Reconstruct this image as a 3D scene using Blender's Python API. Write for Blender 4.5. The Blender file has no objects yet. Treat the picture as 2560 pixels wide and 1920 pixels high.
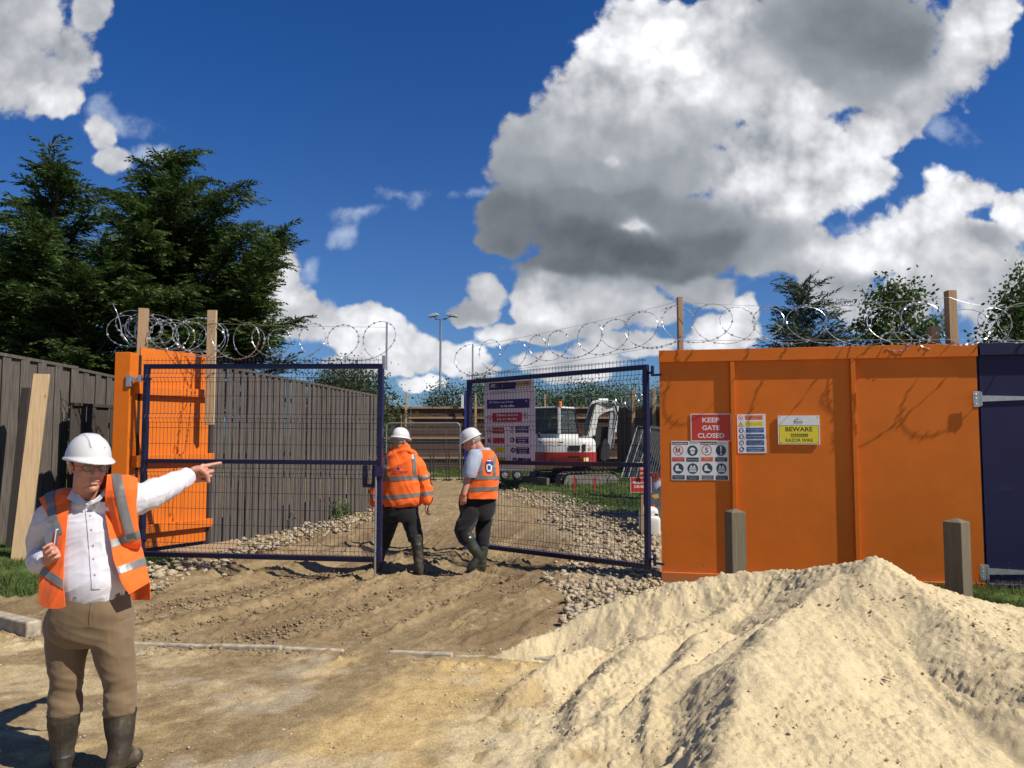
import bpy, bmesh, math, random
import numpy as np
from mathutils import Vector, Matrix
R = math.radians
S = bpy.context.scene
COL = S.collection
rng = np.random.default_rng(7)
random.seed(7)

# ---------------------------------------------------------------- camera
FPX = 1920.0; PITCH = R(3.75); CAMH = 1.70
cam = bpy.data.cameras.new('camera'); cam.sensor_width = 36; cam.lens = 27.0
cam.clip_start = 0.05; cam.clip_end = 2000
camo = bpy.data.objects.new('camera', cam); COL.objects.link(camo)
camo.location = (0, 0, CAMH); camo.rotation_euler = (R(90)+PITCH, 0, 0)
S.camera = camo

# ---------------------------------------------------------------- light
SUN_D = Vector((0.925, -0.427, 1.13)).normalized()       # towards the sun
sun = bpy.data.lights.new('sun', 'SUN'); sun.energy = 5.0; sun.angle = R(0.5); sun.color = (1, 0.935, 0.82)
suno = bpy.data.objects.new('sun', sun); COL.objects.link(suno)
suno.rotation_euler = SUN_D.to_track_quat('Z', 'Y').to_euler()
S.view_settings.view_transform = 'Standard'; S.view_settings.look = 'None'
S.view_settings.gamma = 1; S.view_settings.exposure = 0.25
S.render.engine = 'CYCLES'

# ---------------------------------------------------------------- pixel helpers (photo is 2560 x 1920)
_c, _s = math.cos(PITCH), math.sin(PITCH)
def P(px, py, D):
    x = (px-1280)/FPX; z = (960-py)/FPX
    dy = _c - z*_s; dz = _s + z*_c
    k = D/dy
    return Vector((x*k, D, CAMH + dz*k))
def G(px, py, z0=0.0):
    x = (px-1280)/FPX; z = (960-py)/FPX
    dy = _c - z*_s; dz = _s + z*_c
    k = (z0-CAMH)/dz
    return Vector((x*k, dy*k, z0))

# ---------------------------------------------------------------- world: sky and clouds
def world():
    w = bpy.data.worlds.new('World'); S.world = w; w.use_nodes = True
    nt = w.node_tree; nt.nodes.clear(); N = nt.nodes.new; L = nt.links.new
    out = N('ShaderNodeOutputWorld'); bg = N('ShaderNodeBackground'); L(bg.outputs[0], out.inputs[0])
    def val(v):
        n = N('ShaderNodeValue'); n.outputs[0].default_value = v; return n.outputs[0]
    def m(op, a, b=None, c=None, clamp=False):
        n = N('ShaderNodeMath'); n.operation = op; n.use_clamp = clamp
        for i, v in enumerate((a, b, c)):
            if v is None: continue
            if isinstance(v, (int, float)): n.inputs[i].default_value = v
            else: L(v, n.inputs[i])
        return n.outputs[0]
    def vm(op, a, b=None):
        n = N('ShaderNodeVectorMath'); n.operation = op
        for i, v in enumerate((a, b)):
            if v is None: continue
            if isinstance(v, (tuple, list)): n.inputs[i].default_value = v
            elif isinstance(v, (int, float)): n.inputs['Scale'].default_value = v
            else: L(v, n.inputs[i])
        return n
    def ss(x, a, b, lo=0.0, hi=1.0):
        n = N('ShaderNodeMapRange'); n.interpolation_type = 'SMOOTHSTEP'
        L(x, n.inputs[0]); n.inputs[1].default_value = a; n.inputs[2].default_value = b
        n.inputs[3].default_value = lo; n.inputs[4].default_value = hi
        return n.outputs[0]
    def mixc(f, a, b):
        n = N('ShaderNodeMix'); n.data_type = 'RGBA'
        L(f, n.inputs[0])
        for i, v in ((6, a), (7, b)):
            if isinstance(v, tuple): n.inputs[i].default_value = v+(1,)
            else: L(v, n.inputs[i])
        return n.outputs[2]
    sky = N('ShaderNodeTexSky'); sky.sky_type = 'NISHITA'; sky.sun_disc = False
    sky.sun_elevation = math.asin(SUN_D.z); sky.sun_rotation = math.atan2(SUN_D.x, SUN_D.y)
    sky.altitude = 100; sky.air_density = 1.0; sky.dust_density = 0.6; sky.ozone_density = 2.5
    tc = N('ShaderNodeTexCoord')
    sp = N('ShaderNodeSeparateXYZ'); L(tc.outputs['Generated'], sp.inputs[0])
    ay = m('MAXIMUM', m('ABSOLUTE', sp.outputs[1]), 0.03)
    u = m('DIVIDE', sp.outputs[0], ay); v = m('DIVIDE', sp.outputs[2], ay)
    cb = N('ShaderNodeCombineXYZ'); L(u, cb.inputs[0]); L(v, cb.inputs[1])
    uv = cb.outputs[0]
    def noise(vec, scale, det, rough=0.55, off=0.0, dist=0.0, out='Fac'):
        n = N('ShaderNodeTexNoise'); n.noise_dimensions = '2D'
        n.inputs['Scale'].default_value = scale; n.inputs['Detail'].default_value = det
        n.inputs['Roughness'].default_value = rough; n.inputs['Distortion'].default_value = dist
        L(vm('ADD', vec, (off, off*0.7, 0)).outputs[0], n.inputs['Vector'])
        return n.outputs[out]
    wn = noise(uv, 6.0, 4, 0.62, 3.1, out='Color')
    wv = vm('SCALE', vm('SUBTRACT', wn, (.5, .5, .5)).outputs[0], 0.060).outputs[0]
    uw = vm('ADD', uv, wv).outputs[0]
    ut = vm('ADD', uv, vm('SCALE', wv, 0.22).outputs[0]).outputs[0]
    def field(lst, src, k=0.16):
        """union of soft lobes and the brightness carried by each"""
        acc = sw = sb = None
        for (px, py, rx, ry, b) in lst:
            q = P(px, py, 1.0)
            d = vm('MULTIPLY_ADD', src, (1920.0/rx, 1920.0/ry, 0))
            d.inputs[2].default_value = (-q.x*1920.0/rx, -(q.z-CAMH)*1920.0/ry, 0)
            l = vm('LENGTH', d.outputs[0]).outputs['Value']
            acc = l if acc is None else m('SMOOTH_MIN', acc, l, 0.35)
            w = m('POWER', m('MAXIMUM', l, 0.35), -3.2)
            wb = m('MULTIPLY', w, b)
            sw = w if sw is None else m('ADD', sw, w)
            sb = wb if sb is None else m('ADD', sb, wb)
        return m('SUBTRACT', 1.0, acc), m('DIVIDE', sb, sw)
    LOBES = [(1596,64,95,90,.97),(1690,75,90,90,.98),(1545,150,85,70,.90),(1692,178,100,90,.98),(1480,215,80,60,.80),(1620,235,90,70,.92),(1735,235,80,80,.9),(1437,262,60,50,.78),
        (1787,38,90,60,.88),(1860,180,90,110,.66),(2090,70,200,110,.42),(2234,130,150,110,.40),(1960,64,110,80,.50),(2040,180,120,80,.46),(2170,215,120,70,.52),
        (2425,96,90,90,.86),(2489,30,70,50,.82),(2393,185,70,70,.74),(2300,250,90,60,.66),(2268,300,60,45,.78),
        (1469,306,110,70,.62),(1373,365,85,70,.60),(1600,350,130,80,.58),(1756,306,110,90,.62),(1341,430,90,70,.50),(1500,446,140,90,.52),(1692,414,130,90,.52),
        (2010,225,90,60,.86),(1915,274,90,60,.80),(2010,335,100,70,.94),(2110,382,90,60,.92),(1851,446,80,80,.93),(1947,510,100,70,.88),(2180,325,70,60,.88),(2160,440,70,50,.88),(1868,345,80,60,.80),(1800,420,60,60,.72),(2074,478,90,60,.84),
        (1309,545,85,55,.36),(1275,600,60,35,.36),(1469,585,160,55,.34),(1610,630,180,50,.31),(1770,605,150,55,.36),(1437,655,140,35,.36),(1680,665,160,35,.36),(1915,610,110,60,.52),(1437,505,120,60,.42),(1596,500,130,60,.42),(1724,530,100,60,.44),
        (1532,408,40,26,.84),(1583,570,52,18,.88),
        (2393,484,80,58,.98),(2329,545,95,55,.93),(2234,580,100,55,.90),(2552,529,55,45,.97),(2465,585,80,28,.52),(2393,630,170,45,.72),(2170,637,120,50,.86),(2042,637,90,50,.76),
        (2489,701,130,70,.68),(2297,714,140,55,.72),(2520,797,110,70,.66),(2234,775,100,50,.68),(2100,700,90,40,.62),
        (1214,720,45,38,.72),(1188,765,55,28,.55),(1360,708,75,42,.76),(1373,768,85,40,.88),(1532,722,85,40,.70),(1246,829,50,32,.86),(1341,816,80,32,.66),(1500,782,80,34,.62),(1628,765,65,40,.66),(1755,712,90,38,.60),
        (1819,829,80,42,.90),(1870,776,34,36,.86),(1560,860,120,30,.78),
        (60,60,140,100,.64),(40,190,130,85,.68),(170,95,70,75,.72),(225,15,50,45,.64),(110,252,80,38,.80),(-120,120,160,170,.6),
        (245,335,40,42,.80),(268,402,46,38,.74),
        (720,672,40,50,.90),(700,740,70,55,.84),(640,800,90,60,.74),(760,800,60,50,.66),
        (925,812,62,36,.97),(965,862,85,42,.88),(885,850,60,45,.84),(1012,905,70,32,.74),(890,918,90,34,.60),(835,835,45,28,.80),(1150,905,70,36,.82),(1075,880,45,30,.78),(1190,935,70,26,.74),(1060,962,60,20,.85),(1400,905,110,34,.8)]
    d0, bri = field(LOBES, uw)
    n1 = noise(ut, 8.5, 8, 0.58, 1.7)
    vor = N('ShaderNodeTexVoronoi'); vor.voronoi_dimensions = '2D'; vor.feature = 'F1'; vor.inputs['Scale'].default_value = 15.0
    vor.inputs['Detail'].default_value = 2.0; vor.inputs['Roughness'].default_value = 0.6
    L(vm('ADD', uv, vm('SCALE', wv, 0.35).outputs[0]).outputs[0], vor.inputs['Vector'])
    puff = m('SUBTRACT', 0.42, vor.outputs['Distance'])
    dens = m('MULTIPLY_ADD', m('SUBTRACT', n1, 0.5), 2.15, d0)
    dens = m('MULTIPLY_ADD', puff, 0.30, dens)
    alpha = ss(dens, -0.52, -0.17)
    wisp = [(900,530,110,28,1),(1000,500,80,35,1),(870,580,45,35,1),(1230,500,90,22,1),(790,660,30,40,1),(370,385,70,30,1),(2350,330,80,40,1),(2320,250,60,60,1),(280,300,100,60,1),(2210,600,150,80,1)]
    dw, _ = field(wisp, uw)
    n2 = noise(ut, 15.0, 5, 0.58, 7.7)
    aw = ss(m('MULTIPLY_ADD', m('SUBTRACT', n2, 0.5), 2.6, dw), 0.0, 1.2, 0.0, 0.62)
    n1b = noise(vm('ADD', ut, (0.010, -0.022, 0)).outputs[0], 8.5, 4, 0.52, 1.7)
    bright = ss(bri, 0.45, 0.9)
    rel = m('MULTIPLY', m('SUBTRACT', n1, n1b), m('MULTIPLY_ADD', bright, 0.80, 0.14))
    pf = m('MULTIPLY', puff, m('MULTIPLY_ADD', bright, 0.24, 0.02))
    br = m('ADD', m('ADD', m('MULTIPLY_ADD', bri, 1.22, -0.13), rel), pf)
    br = m('MULTIPLY_ADD', m('SUBTRACT', n2, 0.5), m('MULTIPLY_ADD', bright, 0.13, 0.02), br)
    br = m('MAXIMUM', m('MINIMUM', br, 1.0), 0.10)
    br = m('MULTIPLY', m('POWER', br, 1.5), 0.90)
    tint = mixc(ss(br, 0.08, 0.6), (0.86, 0.97, 1.12), (0.97, 0.985, 1.03))
    sc = N('ShaderNodeVectorMath'); sc.operation = 'SCALE'; L(tint, sc.inputs[0]); L(br, sc.inputs['Scale'])
    # blue
    el = ss(v, 0.0, 0.62)
    blue = vm('SCALE', sky.outputs[0], 0.10).outputs[0]
    tintb = mixc(el, (0.32, 0.49, 0.76), (0.13, 0.39, 0.79))
    blue = vm('MULTIPLY', blue, tintb).outputs[0]
    c1 = mixc(aw, blue, (0.50, 0.58, 0.70))
    c2 = mixc(alpha, c1, sc.outputs[0])
    L(c2, bg.inputs[0]); bg.inputs[1].default_value = 1.0
    w.cycles.sampling_method = 'MANUAL'; w.cycles.sample_map_resolution = 512
world()

# ---------------------------------------------------------------- mesh helpers
def link(o, parent=None):
    COL.objects.link(o)
    if parent is not None: o.parent = parent
    return o
ORG = {}
def tag(o, label=None, cat=None, group=None, kind=None):
    if label: o['label'] = label
    if cat: o['category'] = cat
    if group: o['group'] = group
    if kind: o['kind'] = kind
    return o
def thing(name, loc, label, cat, group=None):
    o = bpy.data.objects.new(name, None); o.empty_display_size = 0.1; o.location = loc
    COL.objects.link(o); ORG[o.name] = Vector(loc)
    return tag(o, label, cat, group)
def mesh_np(name, V, F, mat=None, parent=None, org=None, smooth=False, attrs=None, mats=None, midx=None):
    """V (n,3) array in world metres; F (m,3|4) array or list of tuples; becomes one object."""
    if org is None: org = ORG.get(parent.name, Vector((0,0,0))) if parent is not None else Vector((0,0,0))
    org = Vector(org)
    V = np.asarray(V, dtype=np.float64) - np.array(org)
    me = bpy.data.meshes.new(name)
    if isinstance(F, np.ndarray):
        n, k = F.shape
        me.vertices.add(len(V)); me.vertices.foreach_set('co', V.astype(np.float32).ravel())
        me.loops.add(n*k); me.loops.foreach_set('vertex_index', F.astype(np.int32).ravel())
        me.polygons.add(n); me.polygons.foreach_set('loop_start', np.arange(0, n*k, k, dtype=np.int32))
        try: me.polygons.foreach_set('loop_total', np.full(n, k, dtype=np.int32))
        except Exception: pass
        me.update(calc_edges=True)
    else:
        me.from_pydata([tuple(v) for v in V], [], [tuple(f) for f in F]); me.update()
    if smooth: me.polygons.foreach_set('use_smooth', np.ones(len(me.polygons), dtype=bool))
    for mt in (mats or ([mat] if mat else [])): me.materials.append(mt)
    if midx is not None: me.polygons.foreach_set('material_index', np.asarray(midx, dtype=np.int32))
    if attrs:
        for k, a in attrs.items():
            at = me.attributes.new(k, 'FLOAT', 'POINT'); at.data.foreach_set('value', np.asarray(a, dtype=np.float32).ravel())
    o = bpy.data.objects.new(name, me)
    if parent is None: o.location = org
    link(o, parent)
    ORG[o.name] = org
    return o

class MB:
    def __init__(s): s.v = []; s.f = []
    def add(s, V, F):
        n = len(s.v); s.v += [tuple(p) for p in V]; s.f += [tuple(i+n for i in f) for f in F]; return s
    def box(s, c, sz, M=None, taper=1.0):
        c = Vector(c); a = [x/2 for x in sz]; V = []
        for z in (-1, 1):
            t = taper if z > 0 else 1.0
            for (x, y) in ((-1,-1),(1,-1),(1,1),(-1,1)):
                p = Vector((x*a[0]*t, y*a[1]*t, z*a[2]))
                V.append(c + (M @ p if M is not None else p))
        return s.add(V, [(0,3,2,1),(4,5,6,7),(0,1,5,4),(1,2,6,5),(2,3,7,6),(3,0,4,7)])
    def beam(s, p0, p1, w, h, up=(0,0,1)):
        p0 = Vector(p0); p1 = Vector(p1); d = (p1-p0); L = d.length; d.normalize(); up = Vector(up)
        x = d.cross(up)
        if x.length < 1e-4: x = d.cross(Vector((0,1,0)))
        x.normalize(); z = x.cross(d).normalized()
        M = Matrix((x, d, z)).transposed()
        return s.box((p0+p1)/2, (w, L, h), M)
    def tube(s, pts, r, n=8, cap=True, closed=False):
        pts = [Vector(p) for p in pts]; m = len(pts); rr = r if isinstance(r, (list, tuple, np.ndarray)) else [r]*m
        V = []; F = []; prev = None
        for i, p in enumerate(pts):
            if closed: t = pts[(i+1) % m]-pts[i-1]
            else: t = pts[min(i+1, m-1)]-pts[max(i-1, 0)]
            if t.length < 1e-9: t = Vector((0,0,1))
            t.normalize()
            if prev is None:
                a = t.cross(Vector((0,0,1)))
                if a.length < 1e-2: a = t.cross(Vector((0,1,0)))
            else: a = prev - t*prev.dot(t)
            a.normalize(); prev = a; b = t.cross(a)
            for k in range(n):
                an = 2*math.pi*k/n; V.append(p + (a*math.cos(an)+b*math.sin(an))*rr[i])
        for i in range(m if closed else m-1):
            j = (i+1) % m
            for k in range(n):
                k2 = (k+1) % n; F.append((i*n+k, i*n+k2, j*n+k2, j*n+k))
        if cap and not closed:
            F.append(tuple(range(n-1, -1, -1))); F.append(tuple((m-1)*n+k for k in range(n)))
        return s.add(V, F)
    def lathe(s, c, prof, n=20, M=None, sx=1.0, sy=1.0):
        c = Vector(c); V = []; F = []
        for (r, z) in prof:
            for k in range(n):
                an = 2*math.pi*k/n; p = Vector((r*sx*math.cos(an), r*sy*math.sin(an), z))
                V.append(c + (M @ p if M is not None else p))
        m = len(prof)
        for i in range(m-1):
            for k in range(n):
                k2 = (k+1) % n; F.append((i*n+k, i*n+k2, (i+1)*n+k2, (i+1)*n+k))
        F.append(tuple(range(n-1, -1, -1))); F.append(tuple((m-1)*n+k for k in range(n)))
        return s.add(V, F)
    def ell(s, c, r, M=None, n=16, m=10):
        c = Vector(c); V = []; F = []
        if not isinstance(r, (tuple, list)): r = (r, r, r)
        for i in range(1, m):
            th = math.pi*i/m
            for k in range(n):
                ph = 2*math.pi*k/n
                p = Vector((r[0]*math.sin(th)*math.cos(ph), r[1]*math.sin(th)*math.sin(ph), r[2]*math.cos(th)))
                V.append(c + (M @ p if M is not None else p))
        t = Vector((0,0,r[2])); V.append(c + (M @ t if M is not None else t)); V.append(c - (M @ t if M is not None else t))
        a = (m-1)*n; b = a+1
        for k in range(n):
            k2 = (k+1) % n; F.append((a, k, k2)); F.append((b, (m-2)*n+k2, (m-2)*n+k))
            for i in range(m-2): F.append((i*n+k, (i+1)*n+k, (i+1)*n+k2, i*n+k2))
        return s.add(V, F)
    def prism(s, poly, M, h0, h1):
        """poly: 2-D outline (ccw) in the M frame (Matrix 4x4: x,y in plane, z out)"""
        n = len(poly); V = [M @ Vector((x, y, h0)) for x, y in poly]+[M @ Vector((x, y, h1)) for x, y in poly]
        F = [tuple(range(n-1, -1, -1)), tuple(range(n, 2*n))]
        F += [(i, (i+1) % n, n+(i+1) % n, n+i) for i in range(n)]
        return s.add(V, F)
    def build(s, name, mat, parent=None, org=None, smooth=False, bevel=0.0, seg=2, auto=None):
        o = mesh_np(name, np.array(s.v), s.f, mat, parent, org, smooth)
        if bevel > 0:
            b = o.modifiers.new('bevel', 'BEVEL'); b.width = bevel; b.segments = seg; b.limit_method = 'ANGLE'; b.angle_limit = R(40)
        if auto is not None and smooth:
            o.data.set_sharp_from_angle(angle=R(auto))
        return o
def plane_frame(o, xdir, up=(0,0,1)):
    x = Vector(xdir).normalized(); z0 = Vector(up).normalized(); n = x.cross(z0).normalized(); y = n.cross(x).normalized()
    M = Matrix((x, y, n)).transposed().to_4x4(); M.translation = Vector(o); return M

# numpy noise
def _hash(ix, iy, iz, seed):
    h = (ix.astype(np.int64)*374761393 + iy.astype(np.int64)*668265263 + iz.astype(np.int64)*2147483647 + seed*974634777) & 0xffffffff
    h = ((h ^ (h >> 13))*1274126177) & 0xffffffff
    h = ((h ^ (h >> 16))*2246822519) & 0xffffffff
    return ((h ^ (h >> 15)) & 0xffff)/65535.0
def vn(x, y, z=0.0, seed=0):
    x = np.asarray(x, float); y = np.asarray(y, float); z = np.asarray(z, float)+np.zeros_like(x)
    ix = np.floor(x); iy = np.floor(y); iz = np.floor(z); fx = x-ix; fy = y-iy; fz = z-iz
    fx = fx*fx*fx*(fx*(fx*6-15)+10); fy = fy*fy*fy*(fy*(fy*6-15)+10); fz = fz*fz*fz*(fz*(fz*6-15)+10)
    r = 0
    for a in (0, 1):
        wx = fx if a else 1-fx
        for b in (0, 1):
            wy = fy if b else 1-fy
            for c in (0, 1):
                wz = fz if c else 1-fz
                r = r + wx*wy*wz*_hash(ix+a, iy+b, iz+c, seed)
    return r*2-1
def fbm(x, y, z=0.0, oct=4, seed=0, gain=0.5):
    r = 0; a = 1.0; k = 1.0
    for i in range(oct):
        r = r + a*vn(np.asarray(x)*k, np.asarray(y)*k, np.asarray(z)*k, seed+i*17); a *= gain; k *= 2.03
    return r
def sst(x, a, b):
    t = np.clip((np.asarray(x, float)-a)/(b-a), 0, 1); return t*t*(3-2*t)

# ---------------------------------------------------------------- materials
MATS = {}
class NT:
    def __init__(s, name):
        s.m = bpy.data.materials.new(name); s.m.use_nodes = True; s.nt = s.m.node_tree
        s.b = s.nt.nodes['Principled BSDF']; s.N = s.nt.nodes.new; s.L = s.nt.links.new
        s._tc = None
    @property
    def obj(s):
        if s._tc is None: s._tc = s.N('ShaderNodeTexCoord')
        return s._tc.outputs['Object']
    def noise(s, scale, det=4, rough=0.55, vec=None, stretch=None, dist=0):
        n = s.N('ShaderNodeTexNoise'); n.inputs['Scale'].default_value = scale; n.inputs['Detail'].default_value = det
        n.inputs['Roughness'].default_value = rough; n.inputs['Distortion'].default_value = dist
        v = vec or s.obj
        if stretch:
            mp = s.N('ShaderNodeMapping'); mp.inputs['Scale'].default_value = stretch; s.L(v, mp.inputs[0]); v = mp.outputs[0]
        s.L(v, n.inputs['Vector']); return n.outputs['Fac']
    def ramp(s, f, stops):
        r = s.N('ShaderNodeValToRGB'); e = r.color_ramp.elements
        while len(e) < len(stops): e.new(0.5)
        for i, (p, c) in enumerate(stops):
            e[i].position = p; e[i].color = tuple(c)+(1,) if len(c) == 3 else c
        s.L(f, r.inputs[0]); return r.outputs[0]
    def mix(s, f, a, b, mode='MIX'):
        n = s.N('ShaderNodeMix'); n.data_type = 'RGBA'; n.blend_type = mode
        for i, v in ((0, f), (6, a), (7, b)):
            if isinstance(v, (int, float)): n.inputs[i].default_value = v
            elif isinstance(v, tuple): n.inputs[i].default_value = v+(1,)
            else: s.L(v, n.inputs[i])
        return n.outputs[2]
    def math(s, op, a, b=None, clamp=False):
        n = s.N('ShaderNodeMath'); n.operation = op; n.use_clamp = clamp
        for i, v in enumerate((a, b)):
            if v is None: continue
            if isinstance(v, (int, float)): n.inputs[i].default_value = v
            else: s.L(v, n.inputs[i])
        return n.outputs[0]
    def attr(s, name):
        n = s.N('ShaderNodeAttribute'); n.attribute_name = name; return n.outputs['Fac']
    def col(s, c):
        if isinstance(c, tuple): s.b.inputs['Base Color'].default_value = c+(1,)
        else: s.L(c, s.b.inputs['Base Color'])
    def bump(s, h, strength=0.3, dist=0.01):
        n = s.N('ShaderNodeBump'); n.inputs['Strength'].default_value = strength; n.inputs['Distance'].default_value = dist
        s.L(h, n.inputs['Height'])
        s.L(n.outputs[0], s.b.inputs['Normal']); return n
    def rough(s, r):
        if isinstance(r, (int, float)): s.b.inputs['Roughness'].default_value = r
        else: s.L(r, s.b.inputs['Roughness'])
def basic(name, c, rough=0.7, metal=0.0, var=0.12, scale=8, bump=0.0, bscale=60, spec=0.5, bdist=0.004):
    """plain surface with mottled colour and a fine bump"""
    if name in MATS: return MATS[name]
    t = NT(name)
    n = t.noise(scale, 5, 0.6)
    dk = tuple(x*(1-var) for x in c); lt = tuple(min(1, x*(1+var)) for x in c)
    t.col(t.ramp(n, [(0.3, dk), (0.7, lt)]))
    t.rough(rough); t.b.inputs['Metallic'].default_value = metal
    t.b.inputs['Specular IOR Level'].default_value = spec
    if bump > 0: t.bump(t.noise(bscale, 4), bump, bdist)
    MATS[name] = t.m; return t.m
def wood(name, c1, c2, stretch=(14, 14, 0.7), rough=0.85, knots=True, bump=0.4):
    if name in MATS: return MATS[name]
    t = NT(name)
    g = t.noise(5, 6, 0.65, stretch=stretch, dist=0.4)
    big = t.noise(1.7, 3, 0.5)
    c = t.ramp(g, [(0.25, c1), (0.75, c2)])
    c = t.mix(t.math('MULTIPLY', big, 0.35), c, tuple(x*0.6 for x in c1))
    if knots:
        v = t.N('ShaderNodeTexVoronoi'); v.inputs['Scale'].default_value = 3.0
        mp = t.N('ShaderNodeMapping'); mp.inputs['Scale'].default_value = (1.6, 1.6, 0.9); t.L(t.obj, mp.inputs[0]); t.L(mp.outputs[0], v.inputs['Vector'])
        k = t.ramp(v.outputs['Distance'], [(0.03, (1,1,1)), (0.07, (0,0,0))])
        c = t.mix(t.math('MULTIPLY', k, 0.7), c, tuple(x*0.35 for x in c1))
    t.col(c); t.rough(rough); t.b.inputs['Specular IOR Level'].default_value = 0.25
    t.bump(g, bump, 0.004); MATS[name] = t.m; return t.m

# ---------------------------------------------------------------- text and flat artwork on signs
def text_mesh(txt, size, M, h=0.0012, align='CENTER', bold=0.0, sx=1.0, shear=0.0):
    """returns V,F of flat extruded lettering in frame M (baseline centre at its origin)"""
    cu = bpy.data.curves.new('t', 'FONT'); cu.body = txt; cu.size = size; cu.align_x = align; cu.align_y = 'CENTER'
    cu.offset = bold*size; cu.resolution_u = 3; cu.shear = shear
    o = bpy.data.objects.new('t', cu); COL.objects.link(o)
    dg = bpy.context.evaluated_depsgraph_get()
    me = bpy.data.meshes.new_from_object(o.evaluated_get(dg))
    V = [M @ Vector((v.co.x*sx, v.co.y, h)) for v in me.vertices]; F = [tuple(p.vertices) for p in me.polygons]
    bpy.data.objects.remove(o); bpy.data.curves.remove(cu); bpy.data.meshes.remove(me)
    return V, F
# ================================================================ GROUND
def line_y(x, pts):
    return np.interp(x, [p[0] for p in pts], [p[1] for p in pts])
KERB = [(-9.0, 7.75), (-6.0, 7.45), (-4.7, 7.02), (-4.0, 6.62), (-3.2, 6.38), (-1.34, 6.15), (0.03, 5.95), (0.8, 5.9)]
def m_bank(x, y):       # raised grass bank at the left, behind the kerb
    ky = line_y(x, KERB)
    return sst(y, ky+0.15, ky+1.3)*sst(-x, 3.35+0.10*(y-7), 4.6+0.1*(y-7))*(1-sst(y, 9.9, 11.2))
def h_smooth(x, y):
    x = np.asarray(x, float); y = np.asarray(y, float)
    h = 0.30*sst(y, 15, 28) + 0.30*m_bank(x, y)*sst(-x, 3.4, 6.0)
    h = h + 0.22*sst(y-(22.4-(x+0.5)*2.1), -1.0, 2.5)*sst(x, -1.0, 0.5)*sst(y, 12, 15)*(1-sst(y, 20, 27))*0.5
    h = h + 0.09*sst(x, 3.2, 4.6)*sst(y, 5.5, 7.0)
    return h
def gz(x, y): return float(h_smooth(np.array([x]), np.array([y]))[0])
def on(x, y, dz=0.0): return Vector((x, y, gz(x, y)+dz))
def ruts_s(x, y):
    yc = 10.3 - np.log1p(np.exp((10.3-y)*1.6))/1.6      # soft min(y, 10.3)
    return x - 0.56*(yc-10.3) - 0.10*(y-yc) + 0.25*vn(x*0.35, y*0.35, 0, 5)
def build_ground():
    xs = np.concatenate([np.linspace(-400, -30, 12), np.linspace(-28, -8, 22), np.arange(-7.6, -5.2, .08), np.arange(-5.15, 2.9, .0215),
                         np.arange(2.95, 6.0, .07), np.linspace(6.2, 28, 26), np.linspace(32, 400, 12)])
    ys = np.concatenate([np.linspace(-60, 2.6, 14), np.arange(2.8, 3.7, .05), np.arange(3.72, 6.2, .0165), np.arange(6.2, 11.5, .026), np.arange(11.55, 17, .07),
                         np.arange(17.1, 34, .2), np.linspace(35, 60, 14), np.linspace(70, 600, 14)])
    X, Y = np.meshgrid(xs, ys); x = X.ravel(); y = Y.ravel()
    near = sst(y, 2.5, 3.2)*(1-sst(y, 26, 32))*sst(x, -7.5, -6)*(1-sst(x, 5, 7))
    h = h_smooth(x, y)
    bank = m_bank(x, y); ky = line_y(x, KERB)
    s = ruts_s(x, y)
    # soft mud beyond the kerb line: deep ruts and clods ; hard dusty apron in front of it
    mud = sst(y-ky, 0.0, 0.5)*(1-sst(y, 11.5, 17))*(1-bank)*(1-sst(x, 1.2, 2.2))
    mud = mud*sst(-s, -2.9, -1.9)
    hard = (1-sst(y-ky, -0.3, 0.1))
    s1 = s + 0.05*fbm(x*1.5, y*1.5, 0, 3, 41)
    ridg = 1-np.abs(vn(s1*2.6, y*0.13, 3, 21))*2
    ridg2 = 1-np.abs(vn(s1*7.5, y*0.35, 6, 22))*2
    dep = 0.5+0.5*vn(x*0.9, y*0.9, 8, 23)
    rut = 0.030*ridg + 0.019*ridg2*dep
    clod = np.clip(fbm(s*17, y*10, 1, 4, 31)-0.05, 0, 1)*0.034*(0.15+sst(ridg, .1, .8))
    tread = 0.011*np.sin((y+0.5*x)*42+3*vn(x*2, y*2, 0, 3))*sst(vn(s1*2.1, 0*y, 4, 27), 0.05, 0.4)
    hh = mud*(rut+clod*1.15+tread+0.010*fbm(x*2.2, y*2.2, 0, 3, 11)+.006*fbm(s*26, y*2.2, 0, 3, 12))
    # cast furrows across the gateway where the tyres turned
    aw = np.exp(-((y-9.2-0.25*np.sin(x*2.2))/0.9)**2)*np.exp(-((x+0.1)/1.7)**2)
    hh = hh + aw*0.035*(1-np.abs(vn(x*1.1, (y+0.45*np.sin(x*1.9))*2.4, 2, 61))*2)
    hh = hh + hard*near*(0.004*fbm(x*14, y*14, 0, 3, 51)+0.006*fbm(s*4, y*0.7, 0, 3, 52)+0.005*np.clip(fbm(x*38, y*38, 0, 2, 53)-.25, 0, 1)*2)
    hh = hh + near*(1-mud)*(1-hard)*(0.02*fbm(x*3, y*3, 0, 4, 71)+0.01*fbm(x*11, y*11, 0, 3, 72))
    hh = hh + bank*0.03*fbm(x*4, y*4, 0, 4, 81)
    # crumbs gathered along the kerb line
    hh = hh + near*np.exp(-((y-ky+0.22)/0.16)**2)*np.clip(fbm(x*16, y*16, 0, 3, 91), 0, 1)*0.03
    z = h+hh*near
    # ---- masks of what the ground is made of
    g_left = sst(bank+0.25*fbm(x*2.5, y*2.5, 0, 3, 101), 0.45, 0.62)
    g_right = sst(x+0.15*fbm(x*3, y*3, 0, 2, 102), 3.3, 3.7)*sst(y, 5.6, 6.3)*(1-sst(y, 12, 13))
    edge = 22.4-(x+0.5)*2.12
    g_back = sst(y-edge+1.1*fbm(x*.8, y*.8, 0, 3, 103), -0.4, 0.7)*sst(y, 14, 15)*sst(x-(-4.2+0.0*y), 0, 1.2)
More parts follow.
